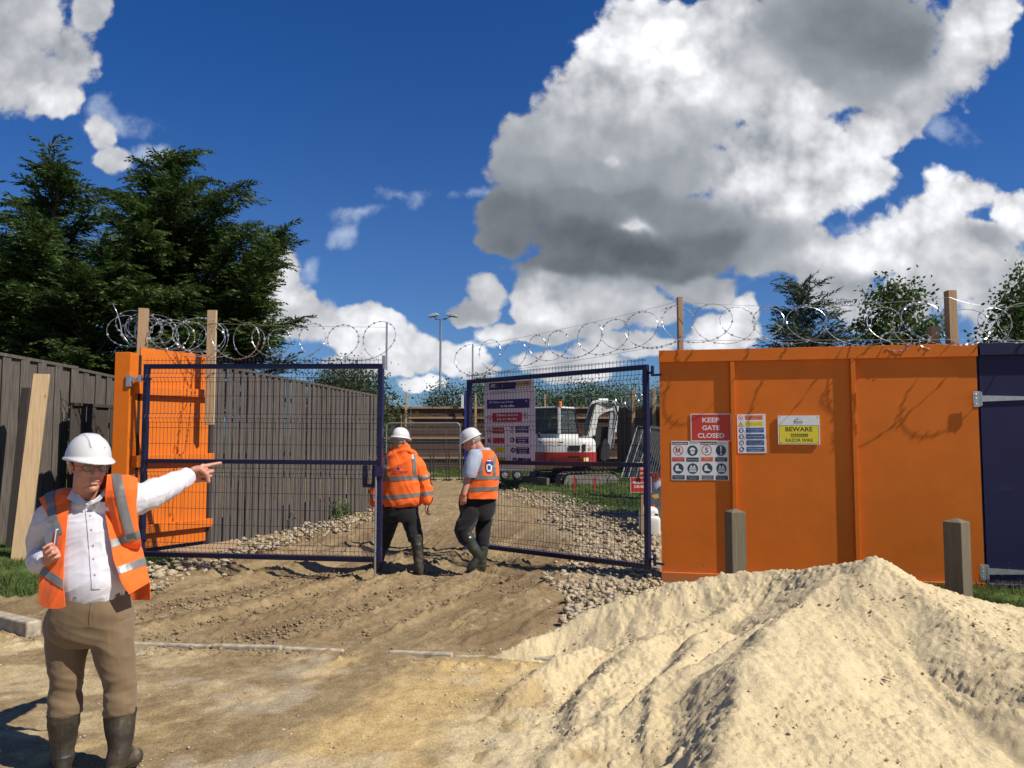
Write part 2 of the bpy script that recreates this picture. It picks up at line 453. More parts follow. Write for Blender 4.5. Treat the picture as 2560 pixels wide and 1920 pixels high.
    g_far = np.maximum(sst(y, 30, 33), np.maximum(sst(-x, 9, 12), sst(x, 6, 7)))
    grass = np.clip(np.maximum.reduce([g_left, g_right, g_back, g_far]), 0, 1)
    dust = hard*sst(0.55*fbm(s*1.5, y*.28, 0, 4, 111)+0.35*fbm(x*2.2, y*2.2, 0, 4, 112)+0.45*sst(s, 1.6, 4.6)-0.42*np.exp(-((s-1.5)/0.75)**2), -0.10, 0.45)
    dust = np.maximum(dust, 0.55*hard*sst(-x, 2.1, 2.7)*sst(fbm(x*1.2, y*3.2, 0, 4, 113), 0.0, 0.5))
    sandy = hard*sst(0.6*fbm(s*2.6, y*.4, 5, 4, 121)+0.25*fbm(x*5, y*5, 0, 3, 122)+0.55*np.exp(-((s-2.35)/0.55)**2)+0.3*sst(x, -1.2, .2), 0.15, 0.75)
    chalk = sst(fbm(x*1.3+3, y*2.0, 9, 5, 131)+.35*fbm(x*7, y*7, 9, 3, 132), 0.2, 0.9)*hard
    wet = mud*sst(fbm(s*2.4, y*.3, 2, 4, 141)+0.35*ridg+0.35*fbm(s*12, y*2.5, 0, 3, 142), -0.2, 0.7)
    stony = sst(x+0.3*fbm(x, y, 0, 3, 151), 0.4, 1.3)*(1-grass)*sst(y, 7.2, 7.8)
    cols = len(xs); rows = len(ys)
    idx = np.arange(rows*cols).reshape(rows, cols)
    F = np.stack([idx[:-1, :-1], idx[:-1, 1:], idx[1:, 1:], idx[1:, :-1]], -1).reshape(-1, 4)
    t = NT('ground_mud_and_grass')
    n1 = t.noise(9, 8, 0.62); n2 = t.noise(60, 5, 0.6); n3 = t.noise(2.2, 5, 0.6)
    c = t.ramp(t.math('ADD', t.math('MULTIPLY', n1, 0.6), t.math('MULTIPLY', n3, 0.4)), [(0.33, (0.175,0.120,0.060)), (0.5, (0.265,0.192,0.102)), (0.68, (0.36,0.272,0.155))])
    c = t.mix(t.math('MULTIPLY', t.attr('wet'), 0.7), c, (0.150,0.100,0.055))
    c = t.mix(t.attr('stony'), c, t.ramp(n1, [(0.35, (0.20,0.15,0.10)), (0.65, (0.38,0.31,0.21))]))
    c = t.mix(t.math('MULTIPLY', t.attr('dust'), 0.85), c, t.ramp(n1, [(0.3, (0.50,0.385,0.21)), (0.7, (0.70,0.56,0.34))]))
    c = t.mix(t.math('MULTIPLY', t.attr('sandy'), 0.75), c, t.ramp(n1, [(0.3, (0.48,0.33,0.135)), (0.7, (0.64,0.47,0.22))]))
    c = t.mix(t.math('MULTIPLY', t.attr('chalk'), 0.28), c, (0.56,0.50,0.40))
    sp_ = t.ramp(n2, [(0.3, (0.55,0.55,0.55)), (0.5, (1,1,1)), (0.72, (1.3,1.28,1.22))])
    c = t.mix(0.75, c, sp_, 'MULTIPLY')
    gcol = t.ramp(n1, [(0.3, (0.035,0.055,0.014)), (0.55, (0.075,0.115,0.026)), (0.75, (0.13,0.15,0.05))])
    c = t.mix(t.attr('grass'), c, gcol)
    t.col(c); t.rough(0.95); t.b.inputs['Specular IOR Level'].default_value = 0.15
    t.bump(t.math('ADD', t.math('MULTIPLY', n2, 0.6), t.math('MULTIPLY', t.noise(170, 3, 0.6), 0.4)), 0.85, 0.016)
    o = mesh_np('ground', np.stack([x, y, z], 1), F, t.m, smooth=True, attrs=dict(grass=grass, dust=dust, sandy=sandy, chalk=chalk, wet=wet, stony=stony))
    tag(o, kind='structure')
build_ground()

# ---------------------------------------------------------------- sand pile
def ridge(x, y, poly, sl, sr):
    best = np.full(x.shape, -9.0)
    for (a, b) in zip(poly[:-1], poly[1:]):
        dx, dy = b[0]-a[0], b[1]-a[1]; L2 = dx*dx+dy*dy
        t = np.clip(((x-a[0])*dx+(y-a[1])*dy)/L2, 0, 1)
        px, py = a[0]+t*dx, a[1]+t*dy; z = a[2]+t*(b[2]-a[2])
        d = np.hypot(x-px, y-py); side = (dx*(y-a[1])-dy*(x-a[0]))      # >0: left of direction
        sl_ = np.where(side > 0, sl, sr)
        best = np.maximum(best, z-sl_*(np.sqrt(d*d+0.0025)-0.05))
    return best
def smax(a, b, k=0.03):
    h = np.clip(0.5+0.5*(a-b)/k, 0, 1); return b+(a-b)*h+k*h*(1-h)
def pile_h(x, y):
    wx = x+0.045*fbm(x*2.1, y*2.1, 0, 3, 201); wy = y+0.045*fbm(x*2.1, y*2.1, 7, 3, 202)
    h = ridge(wx, wy, [(.95,6.25,.41),(1.29,6.25,.52),(1.75,6.15,.595),(2.05,5.9,.65),(2.44,5.25,.87),(2.60,4.75,.66),(2.66,4.2,.57),(2.78,3.6,.50),(2.9,3.0,.40)], .60, .60)
    h = smax(h, ridge(wx, wy, [(2.3,5.3,.80),(1.95,5.1,.63),(1.52,4.6,.55),(1.2,4.05,.50),(1.03,3.7,.42),(.86,3.2,.33),(.8,2.6,.2)], .28, .88), .02)
    h = smax(h, ridge(wx, wy, [(-.05,6.0,.04),(.38,6.15,.20),(.72,6.22,.34),(1.3,6.28,.52)], .9, .95), .02)
    h = smax(h, ridge(wx, wy, [(1.35,5.2,.40),(1.04,4.8,.37),(.86,4.45,.31),(.70,4.05,.22),(.66,3.6,.10)], .40, 1.05), .02)
    h = smax(h, ridge(wx, wy, [(1.0,5.35,.32),(.79,5.08,.30),(.55,4.75,.24),(.36,4.45,.16),(.25,3.9,.05)], .42, 1.0), .02)
    h = smax(h, ridge(wx, wy, [(.55,5.5,.20),(.22,5.25,.15),(.0,4.95,.08)], .5, .95), .02)
    h = smax(h, ridge(wx, wy, [(1.75,5.75,.50),(1.3,5.5,.36),(.9,5.6,.24)], .45, .5), .03)
    h = smax(h, ridge(wx, wy, [(.62,4.55,.20),(.42,4.2,.165),(.22,3.95,.10),(.1,3.5,.05)], .45, .8), .02)
    h = smax(h, ridge(wx, wy, [(.9,3.7,.24),(.7,3.3,.17),(.5,2.8,.10)], .4, .7), .02)
    h = smax(h, .075-.11*np.maximum(0, -(wx-.35))-.16*np.maximum(0, np.hypot((wx-.35)/1.1, (wy-4.3)/1.9)-.35)+.018*fbm(x*6, y*6, 0, 3, 224), .03)
    h = smax(h, .13-.35*np.hypot((wx-.75), (wy-3.5)/1.3), .04)
    return h
def build_pile():
    xs = np.concatenate([np.arange(-.75, 3.9, .0105), np.arange(3.9, 5.2, .03)]); ys = np.concatenate([np.arange(2.3, 5.9, .0105), np.arange(5.9, 7.6, .018)])
    X, Y = np.meshgrid(xs, ys); x = X.ravel(); y = Y.ravel()
    h = pile_h(x, y)
    inside = sst(h, -.03, .10)
    n = .014*fbm(x*3, y*3, 0, 3, 211) + .0065*fbm(x*11, y*11, 0, 4, 212)
    # slumps: short terraces with streaks running downhill at the lower right
    tz = h+0.05*fbm(x*1.5, y*1.5, 3, 3, 213)
    ter = (np.abs(((tz*5.2) % 1.0)-0.5)*2); ter = sst(ter, .55, 1.0)
    low = sst(x, 1.3, 2.2)*(1-sst(y, 4.6, 5.2))*sst(y, 2.0, 2.6)*sst(fbm(x*1.1, y*1.1, 0, 2, 214), -.2, .3)
    n = n-.016*ter*low
    n = n+.014*low*vn(x*16+2*vn(x*3, y*3, 0, 2), y*2.2, 0, 215)
    back = sst(y, 5.2, 5.9)
    n = n+.008*back*vn(x*15, y*3, 0, 216)
    # crumbly grains
    r1 = np.clip(vn(x*29, y*29, 1, 217)-.12, 0, 1); r2 = np.clip(vn(x*52+9, y*52, 2, 218)-.02, 0, 1)
    patch = .55+.45*sst(fbm(x*1.7, y*1.7, 0, 3, 219), -.35, .35)
    n = n+patch*(.012*r1+.015*r2+.010*np.clip(vn(x*78, y*78+5, 3, 223)-.0, 0, 1))
    big = np.clip(vn(x*12, y*12, 5, 220)-.45, 0, 1); n = n+.022*big*patch
    z = h+n*(0.35+.65*inside)
    z = np.where(h < -.08, -.12, z)
    z = z+h_smooth(x, y)*1.0
    damp = sst(fbm(x*2.6, y*2.6, 4, 4, 221)+.5*sst(-x, -.3, .2), .0, .6)*(1-sst(h, .06, .22))
    cols = len(xs); rows = len(ys)
    idx = np.arange(rows*cols).reshape(rows, cols)
    F = np.stack([idx[:-1, :-1], idx[:-1, 1:], idx[1:, 1:], idx[1:, :-1]], -1).reshape(-1, 4)
    keep = (z[F] > (-.05)).any(1); F = F[keep]
    used = np.unique(F); mp = np.full(len(x), -1); mp[used] = np.arange(len(used)); F = mp[F]
    t = NT('yellow_sand')
    n1 = t.noise(3, 6, 0.6); n2 = t.noise(75, 5, 0.65)
    c = t.ramp(n1, [(0.3, (0.645,0.515,0.305)), (0.7, (0.75,0.61,0.375))])
    c = t.mix(t.math('MULTIPLY', t.attr('damp'), 0.7), c, (0.42,0.29,0.13))
    c = t.mix(0.7, c, t.ramp(n2, [(0.3, (0.78,0.78,0.78)), (0.7, (1.14,1.14,1.12))]), 'MULTIPLY')
    t.col(c); t.rough(0.95); t.b.inputs['Specular IOR Level'].default_value = 0.12
    t.bump(t.math('ADD', n2, t.noise(210, 3, 0.6)), 0.8, 0.011)
    o = mesh_np('sand_pile', np.stack([x, y, z], 1)[used], F, t.m, org=(1.8, 4.8, 0), smooth=True, attrs=dict(damp=damp[used]))
    tag(o, 'large heap of pale yellow building sand dumped in front of the orange hoarding', 'sand pile')
build_pile()

# ---------------------------------------------------------------- kerb
def build_kerb():
    m = basic('kerb_concrete', (0.36,0.31,0.225), 0.9, var=0.4, scale=14, bump=0.5, bscale=90)
    segs = []
    pts = [(-7.2, 7.6), (-6.0, 7.45), (-4.7, 7.02), (-4.05, 6.63)]
    root = thing('kerb', (-4.7, 7.0, 0), 'raised concrete kerb edging the grass bank behind the pointing man', 'kerb')
    b = MB()
    for (a, c) in zip(pts[:-1], pts[1:]):
        b.beam((a[0], a[1], .02), (c[0], c[1], .02), .125, .20)
    b.build('kerb_stone', m, root, bevel=.015)
    # flush kerb, broken and half buried, running on to the right
    r = np.random.default_rng(3)
    x = -3.95; root2 = thing('kerb', (-1.5, 6.2, 0), 'broken flush kerb line half buried in mud across the site entrance', 'kerb')
    while x < 0.75:
        L = r.uniform(.35, .9); x2 = min(x+L, .8)
        if r.random() < 0.85:
            y0 = float(line_y(x, KERB)); y1 = float(line_y(x2, KERB)); b = MB()
            zz = -.046+r.uniform(-.010, .008)
            b.beam((x, y0, zz), (x2-.015, y1, zz+r.uniform(-.010, .010)), .055, .13)
            b.build('kerb_stone', m, root2, bevel=.012)
        x = x2
    root2.location = root2.location
build_kerb()
# ================================================================ HOARDING, GATES, FENCES
M_OR = None
def paint(name, c, rough=0.55, grain=(2, 2, 60), b=0.4):
    if name in MATS: return MATS[name]
    t = NT(name)
    n = t.noise(3, 4, 0.6); g = t.noise(6, 5, 0.65, stretch=grain)
    t.col(t.ramp(t.math('ADD', t.math('MULTIPLY', n, .6), t.math('MULTIPLY', g, .4)), [(0.35, tuple(v*.90 for v in c)), (0.65, tuple(min(1, v*1.06) for v in c))]))
    # knots and nail heads, scuffs, and mud splashed up from the ground
    v = t.N('ShaderNodeTexVoronoi'); v.inputs['Scale'].default_value = 2.3; t.L(t.obj, v.inputs['Vector'])
    k = t.ramp(v.outputs['Distance'], [(0.012, (1,1,1)), (0.03, (0,0,0))])
    c0 = t.b.inputs['Base Color'].links[0].from_socket
    c0 = t.mix(t.math('MULTIPLY', k, .55), c0, tuple(u*.45 for u in c))
    sc_ = t.ramp(t.noise(2.2, 6, .7, stretch=(1, 1, 3.5)), [(.60, (0,0,0)), (.75, (1,1,1))]); c0 = t.mix(t.math('MULTIPLY', sc_, .22), c0, tuple(min(1, u*.7+.09) for u in c))
    sp = t.N('ShaderNodeSeparateXYZ'); t.L(t.obj, sp.inputs[0])
    mr = t.N('ShaderNodeMapRange'); t.L(sp.outputs[2], mr.inputs[0]); mr.inputs[1].default_value = .55; mr.inputs[2].default_value = .0; mr.inputs[3].default_value = 0; mr.inputs[4].default_value = 1
    mud = t.ramp(t.math('ADD', t.math('MULTIPLY', t.noise(26, 5, .75), .75), t.math('MULTIPLY', mr.outputs[0], .34)), [(.60, (0,0,0)), (.72, (1,1,1))])
    t.col(t.mix(t.math('MULTIPLY', mud, .6), c0, (.27,.19,.11)))
    t.rough(rough); t.b.inputs['Specular IOR Level'].default_value = 0.3
    t.bump(g, b, 0.003); MATS[name] = t.m; return t.m
ORANGE = paint('orange_board_paint', (0.64, 0.150, 0.008))
NAVYB = paint('navy_board_paint', (0.014, 0.013, 0.062))
NAVYS = basic('navy_gate_paint', (0.014, 0.014, 0.055), 0.35, var=.15, spec=.5)
GALV = basic('galvanised_steel', (0.52, 0.53, 0.54), 0.38, metal=0.85, var=.15, scale=25)
FRESHWOOD = wood('fresh_timber', (0.40, 0.26, 0.14), (0.62, 0.46, 0.27))
GREYWOOD = wood('weathered_timber', (0.040, 0.033, 0.028), (0.185, 0.160, 0.135), stretch=(16, 16, .6), rough=.8)
TANWOOD = wood('tan_timber', (0.33, 0.21, 0.12), (0.50, 0.34, 0.20))
BOLLW = wood('bollard_timber', (0.10, 0.085, 0.055), (0.24, 0.20, 0.135), stretch=(20, 20, .5))

HA = G(1655, 1455); HB = G(2464, 1487)
hd = (HB-HA).normalized(); hn = Vector((hd.y, -hd.x, 0))      # outward normal, towards the road
HTOP = 2.68
def hp(s, out, z):  # point on the hoarding: s metres along from its left edge
    return HA + hd*s + hn*out + Vector((0, 0, z))
HL = (HB-HA).length
def hs(px):         # distance along for a photo column
    d = P(px, 1086, 1.0); d.z = 0
    # intersect ray with line HA + s*hd
    k = (HA.x*hd.y-HA.y*hd.x)/(d.x*hd.y-d.y*hd.x); q = d*k
    return (q-HA).dot(hd)
def board(b, s0, s1, o0, o1, z0, z1):
    V = []
    for z in (z0, z1):
        for (s_, o_) in ((s0, o0), (s1, o0), (s1, o1), (s0, o1)): V.append(hp(s_, o_, z))
    b.add(V, [(0,1,2,3),(4,7,6,5),(0,4,5,1),(1,5,6,2),(2,6,7,3),(3,7,4,0)])
def build_hoarding():
    root = thing('hoarding', HA, 'bright orange painted plywood hoarding with safety signs fixed to it', 'hoarding')
    s1, s2 = hs(1833), hs(2135)
    for (a, c) in ((0, s1), (s1+.002, s2), (s2+.002, HL)):
        b = MB(); board(b, a, c, -.018, 0, .02, HTOP-.004); b.build('plywood_panel', ORANGE, root)
    for s in (s1, s2):
        b = MB(); board(b, s-.024, s+.024, .001, .042, .125, HTOP-.142); b.build('batten', ORANGE, root, bevel=.003)
    b = MB(); board(b, -.004, HL+.002, .001, .044, HTOP-.14, HTOP); b.build('top_rail', ORANGE, root, bevel=.003)
    b = MB(); board(b, -.004, HL+.002, .001, .044, -.05, .12); b.build('skirting_board', ORANGE, root, bevel=.003)
    # rear posts and rails that hold it up
    for s in (.10, s2, HL-.08):
        b = MB(); b.beam(hp(s, -.075, -.1), hp(s, -.075, HTOP-.1), .1, .1); b.build('rear_upright', TANWOOD, root)
    for z in (.5, 1.4, 2.3): b = MB(); b.beam(hp(0, -.045, z), hp(HL, -.045, z), .045, .09); b.build('rear_rail', TANWOOD, root)
    b = MB(); board(b, HL-.06, HL+.12, -.07, -.024, 0, HTOP-.05); b.build('rear_upright', NAVYS, root)  # dark strip added behind the joint, its colour supplying the gap's shade
    # blue door leaf on the right
    r2 = thing('hoarding_gate', hp(HL+.03, 0, 0), 'dark blue plywood gate leaf hung at the right end of the orange hoarding', 'gate')
    L2 = HL+2.5; g0 = HL+.022
    b = MB(); board(b, g0, L2, -.018, .004, .03, HTOP-.002); b.build('panel', NAVYB, r2)
    b = MB(); board(b, g0, L2, .005, .048, HTOP-.13, HTOP+.002); b.build('top_rail', NAVYB, r2, bevel=.003)
    b = MB(); board(b, g0, L2, .005, .048, -.03, .125); b.build('skirting_board', NAVYB, r2, bevel=.003)
    for z in (2.085, .25):
        h = MB()
        V = [hp(g0+.0, .0065, z-.034), hp(g0+.62, .0065, z-.012), hp(g0+.62, .0065, z+.012), hp(g0+.0, .0065, z+.034)]
        V = [v+hn*.004 for v in V]+[v+hn*.011 for v in V]
        h.add(V, [(3,2,1,0),(4,5,6,7),(0,1,5,4),(1,2,6,5),(2,3,7,6),(3,0,4,7)])
        ho = h.build('strap_hinge', GALV, r2)
        k = MB(); board(k, g0-.085, g0-.012, .046, .054, z-.09, z+.075)
        for dz in (-.06, 0, .045):
            kk = MB(); kk.lathe(hp(g0-.06, .056, z+dz), [(.008, -.0), (.008, .004), (.004, .006)], 8, plane_frame((0,0,0), hd).to_3x3()); kk.build('bolt', GALV, ho, org=ORG[r2.name])
        po = k.build('hinge_plate', GALV, ho, org=ORG[r2.name], bevel=.002)
        k = MB(); k.tube([hp(g0-.006, .05, z-.08), hp(g0-.006, .05, z+.07)], .010, 10); k.build('hinge_pin', GALV, ho, org=ORG[r2.name])
build_hoarding()

def post(px0, px1, D, ztop, mat, label, cat='post', name='timber_post', zb=None, group=None, lean=(0,0), depth=None, rot=0, org=None, cap=0):
    a = P(px0, 1086, D); c = P(px1, 1086, D); w = abs(c.x-a.x); x = (a.x+c.x)/2
    zb = gz(x, D)-.1 if zb is None else zb
    b = MB(); M = Matrix.Rotation(rot, 3, 'Z'); d = depth or w
    V = []
    for z, k in ((zb, 0), (ztop, 1)):
        for (sx, sy) in ((-1,-1),(1,-1),(1,1),(-1,1)):
            V.append(Vector((x+lean[0]*k, D+lean[1]*k, z)) + M @ Vector((sx*w/2, sy*d/2, 0)))
    if cap:
        V.append(Vector((x+lean[0], D+lean[1], ztop+cap)))
        b.add(V, [(0,3,2,1),(0,1,5,4),(1,2,6,5),(2,3,7,6),(3,0,4,7),(4,5,8),(5,6,8),(6,7,8),(7,4,8)])
    else: b.add(V, [(0,3,2,1),(4,5,6,7),(0,1,5,4),(1,2,6,5),(2,3,7,6),(3,0,4,7)])
    o = b.build(name, mat, org=(x, D, max(zb, 0)), bevel=.003)
    return tag(o, label, cat, group)
def ztop(py, D): return P(1280, py, D).z
# posts behind the hoarding which carry the razor wire
post(1698, 1710, 9.06, ztop(743, 9.06), TANWOOD, 'slim timber post rising above the left part of the orange hoarding', depth=.09)
post(2378, 2399, 8.48, ztop(727, 8.48), TANWOOD, 'tall thick timber post above the right end of the orange hoarding', depth=.1)
post(2333, 2353, 8.56, ztop(817, 8.56), TANWOOD, 'short timber stub showing just above the orange hoarding beside the taller post', depth=.1)
# bollards
def bollard(pxa, pxb, D, top, label, rot):
    x = P((pxa+pxb)/2, 1086, D).x; w = (P(pxb, 1086, D)-P(pxa, 1086, D)).x/(abs(math.cos(rot))+abs(math.sin(rot)))
    zb = gz(x, D)-.2; b = MB(); zt = ztop(top, D)
    M = Matrix.Rotation(rot, 3, 'Z'); V = []
    for z, k in ((zb, 1), (zt-.035, 1), (zt-.032, .97)):
        for (sx, sy) in ((-1,-1),(1,-1),(1,1),(-1,1)): V.append(Vector((x, D, z))+M @ Vector((sx*w/2*k, sy*w/2*k, 0)))
    V.append(Vector((x, D, zt)))
    b.add(V, [(0,3,2,1)]+[(i+j, i+(j+1)%4, i+4+(j+1)%4, i+4+j) for i in (0, 4) for j in range(4)]+[(8,9,12),(9,10,12),(10,11,12),(11,8,12)])
    tag(b.build('bollard', BOLLW, org=(x, D, 0), bevel=.004), label, 'bollard', 'timber bollards in front of the hoarding')
bollard(1811, 1856, 7.9, 1271, 'square weathered timber bollard directly behind the crest of the sand pile', R(12))
bollard(2352, 2413, 7.0, 1295, 'wider timber bollard with pointed top standing in the grass at the right', R(33))

# ---------------------------------------------------------------- weathered fences
def fence(A, B, zA, zB, hA, hB, pitch, label, side=1, cap=True, mat=None, seed=1, bw=.105, name='timber_fence'):
    """vertical feather-edge boards from A to B (xy); z = bottom, h = top heights"""
    A = Vector((A[0], A[1], 0)); B = Vector((B[0], B[1], 0)); d = (B-A); L = d.length; d.normalize(); n = Vector((d.y, -d.x, 0))*side
    root = thing(name, (A.x, A.y, zA), label, 'fence'); r = random.Random(seed); b = MB(); k = int(L/pitch)
    for i in range(k):
        s = (i+.5)*L/k; t = s/L; z0 = zA+(zB-zA)*t-.05; z1 = hA+(hB-hA)*t-(.05 if cap else r.uniform(0,.015))
        off = (.030 if i % 2 else 0)+r.uniform(0, .008); w = pitch*(.92 if i % 2 else 1.45); tw = r.uniform(-.012, .012)
        p = A+d*s; e0 = p-d*w/2; e1 = p+d*w/2; jx = r.uniform(-.004, .004)
        V = []
        for z in (z0, z1):
            for (q, oo) in ((e0, off), (e1, off+.004+tw), (e1, off+.020+tw), (e0, off+.012)): V.append(q+d*jx+n*oo+Vector((0,0,z)))
        b.add(V, [(0,1,2,3),(4,7,6,5),(0,4,5,1),(1,5,6,2),(2,6,7,3),(3,7,4,0)])
    b.build('boards', mat or GREYWOOD, root)
    for f in (.15, .5, .85):
        b = MB(); b.beam(A-n*.03+Vector((0,0,zA+(hA-zA)*f)), B-n*.03+Vector((0,0,zB+(hB-zB)*f)), .05, .08); b.build('rail', mat or GREYWOOD, root)
    if cap:
        nn = max(1, round(L/3.0))
        for j in range(nn):
            p0 = A+d*(L*j/nn); p1 = A+d*(L*(j+1)/nn-.012)
            z0 = hA+(hB-hA)*j/nn; z1 = hA+(hB-hA)*(j+1)/nn; b = MB()
            b.beam(p0+n*.012+Vector((0,0,z0-.035)), p1+n*.012+Vector((0,0,z1-.035-(.0))), .085, .04)
            b.build('capping', mat or GREYWOOD, root)
    return root
# long fence inside the gate
a = P(505, 1086, 11.0); c = P(938, 1086, 17.6)
fence((a.x, a.y), (c.x, c.y), 0.0, 0.03, ztop(902, 11.0), ztop(986, 17.6), 0.102, 'long weathered grey timber fence running back inside the left gate', seed=4, bw=.082)
# fence at the far left, in two tones
a = P(-434, 1086, 8.2); c = P(185, 1086, 10.9)
fence((a.x, a.y), (c.x, c.y), .26, .12, ztop(868, 9.6)+.12, ztop(914, 10.9), .118, 'tall weathered timber fence standing at the left edge behind the grass bank', seed=5, bw=.105)
a = P(182, 1086, 10.95); c = P(296, 1086, 11.9)
fence((a.x, a.y), (c.x, c.y), .1, .05, ztop(917, 10.95), ztop(941, 11.9), .118, 'weathered fence bay just left of the orange gate post, partly behind a lower dark panel', seed=6)
DARKW = wood('dark_timber', (0.035, 0.028, 0.024), (0.085, 0.07, 0.06), stretch=(16, 16, .6))
a = P(176, 1086, 10.55); c = P(292, 1086, 11.3)
fence((a.x, a.y), (c.x, c.y), .1, .05, ztop(1004, 10.55), ztop(1012, 11.3), .16, 'lower dark fence panel behind the helmet of the pointing man', seed=8, mat=DARKW, bw=.14)
# fresh leaning post at far left, dark one beside it
post(42, 78, 8.9, ztop(934, 8.9), FRESHWOOD, 'pale fresh sawn timber post leaning against the fence at far left', rot=R(28), lean=(.12, .1), depth=.12)
post(30, 50, 9.6, ztop(968, 9.6), DARKW, 'dark timber post beside the pale sawn post', lean=(.06, .1), depth=.1)

# ---------------------------------------------------------------- left gate post, orange return panel
def frame_pts(px, D): q = P(px, 1086, D); return Vector((q.x, q.y, 0))
def build_left_pier():
    a = frame_pts(283, 9.75); c = frame_pts(318, 9.75); w = .26
    root = thing('gate_pier', (c.x, c.y, 0), 'tall square orange painted gate pier behind the pointing man', 'pier')
    b = MB(); x = (a.x+c.x)/2; wd = .20; dd = .22; zt = ztop(880, 9.75)
    V = []
    for z in (-.1, zt):
        for (sx, sy) in ((-1,-1),(1,-1),(1,1),(-1,1)): V.append(Vector((x+sx*wd/2, 9.86+sy*dd/2, z)))
    b.add(V, [(0,3,2,1),(4,5,6,7),(0,1,5,4),(1,2,6,5),(2,3,7,6),(3,0,4,7)])
    b.build('post', ORANGE, root, bevel=.006)
    for z in (2.30, 1.35, .35):
        b = MB(); b.box((x+.135, 9.90, z), (.075, .12, .15)); b.build('rail_end', ORANGE, root, bevel=.004)
    # panel behind the gate
    A = frame_pts(345, 10.0); B = frame_pts(520, 10.85); d = (B-A).normalized(); n = Vector((d.y, -d.x, 0))
    zA = ztop(869, 10.0); zB = ztop(888, 10.85); zc = .22
    r2 = thing('orange_panel', (A.x, A.y, 0), 'orange painted board panel with horizontal rails behind the left mesh gate', 'panel')
    b = MB(); V = []
    for (q, z) in ((A, zc), (B, zc), (B, zB), (A, zA)): V.append(q+Vector((0,0,z)))
    V += [v-n*.02 for v in V]
    b.add(V, [(0,1,2,3),(7,6,5,4),(0,4,5,1),(1,5,6,2),(2,6,7,3),(3,7,4,0)])
    b.build('board', ORANGE, r2)
    L = (B-A).length
    for z in (2.27, 1.38, .47):
        b = MB(); e = .06 if z < 2 else -.0
        b.beam(A+n*.038+Vector((0,0,z)), B+d*e+n*.038+Vector((0,0,z)), .07, .11); b.build('rail', ORANGE, r2, bevel=.004)
    b = MB(); b.beam(A+d*.02-n*.06+Vector((0,0,-.1)), A+d*.02-n*.06+Vector((0,0,zA-.1)), .1, .1); b.beam(B+d*.04-n*.05+Vector((0,0,-.1)), B+d*.04-n*.05+Vector((0,0,2.5)), .1, .09)
    b.build('rear_upright', DARKW, r2)
    b = MB(); b.beam(A+Vector((0,0,.09)), B+d*.5+Vector((0,0,.10)), .05, .14); b.build('gravel_board', TANWOOD, r2)
build_left_pier()
post(333, 356, 10.3, ztop(772, 10.3), TANWOOD, 'timber post above the orange panel holding the tangled end of the razor wire', rot=R(20), lean=(.03,0))
b = MB(); a = P(523, 1086, 10.6)
b.box((a.x, 10.6, (ztop(776, 10.6)+ztop(1062, 10.6))/2), (.122, .05, ztop(776, 10.6)-ztop(1062, 10.6)))
tag(b.build('timber_upright', FRESHWOOD, org=(a.x, 10.6, ztop(1062, 10.6)), bevel=.003), 'flat timber upright nailed to the right end of the orange panel, carrying razor wire', 'post')

# ---------------------------------------------------------------- steel mesh gates
def mesh_gate(A, B, z0A, z0B, z1A, z1B, zm, root, latch=None, mid_end=None):
    d = (B-A); L = d.length; d.normalize(); n = Vector((d.y, -d.x, 0))
    def q(s, z, o=0): return A+d*s+n*o+Vector((0,0,z))
    def zb(s): return z0A+(z0B-z0A)*s/L
    def zt(s): return z1A+(z1B-z1A)*s/L
    t = .058
    b = MB(); b.beam(q(0, zt(0)-t/2), q(L, zt(L)-t/2), t, t); b.build('top_tube', NAVYS, root, bevel=.005)
    b = MB(); b.beam(q(0, zb(0)+t/2), q(L, zb(L)+t/2), t, t); b.build('bottom_tube', NAVYS, root, bevel=.005)
    b = MB(); b.beam(q(t, zm(t)), q(L-t, zm(L)), t*.9, t*.9); b.build('middle_tube', NAVYS, root, bevel=.005)
    for s in (t/2, L-t/2):
        b = MB(); b.beam(q(s, zb(s)+.003, .003), q(s, zt(s)-.003, .003), t*1.06, t*1.06, up=d); b.build('stile', NAVYS, root, bevel=.005)
    # welded mesh with pressed folds
    w = MB(); folds = [(zt(0)-.17), (zt(0)-.68), (zm(0)-.13), (zb(0)+.13)]
    hz = []
    ztop_, zbot = zt(0)+.075, zb(0)+.01
    prof = [(zbot, 0)]
    for f in sorted(folds): prof += [(f-.055, 0), (f, .028), (f+.055, 0)]
    prof.append((ztop_, 0)); slope = lambda s, z: z+(zb(s)-zb(0))*(1-(z-zb(0))/(zt(0)-zb(0)))+(zt(s)-zt(0))*((z-zb(0))/(zt(0)-zb(0)))
    k = int(L/.052)
    for i in range(1, k):
        s = i*L/k; w.tube([q(s, slope(s, z), .034+o) for z, o in prof], .0025, 4, cap=False)
    zs = sorted(set([f for f in folds]+[f-.055 for f in folds]+[f+.055 for f in folds]))
    z = zbot+.03
    lv = list(zs)
    for i in range(1, 13):
        z = zbot+.2*i
        if all(abs(z-f) > .1 for f in folds): lv.append(z)
    lv.append(zt(0)+.045)
    for z in lv:
        o = .034+.006+(.028 if z in folds else 0)
        w.tube([q(.0, slope(0, z), o), q(L, slope(L, z), o)], .0027, 4, cap=False)
    w.build('mesh_panel', NAVYS, root)
    return q, d, n, L
LG0 = frame_pts(358, 9.75); LG1 = frame_pts(957, 9.1)
RG0 = frame_pts(1622, 8.98); RG1 = frame_pts(1170, 10.95)
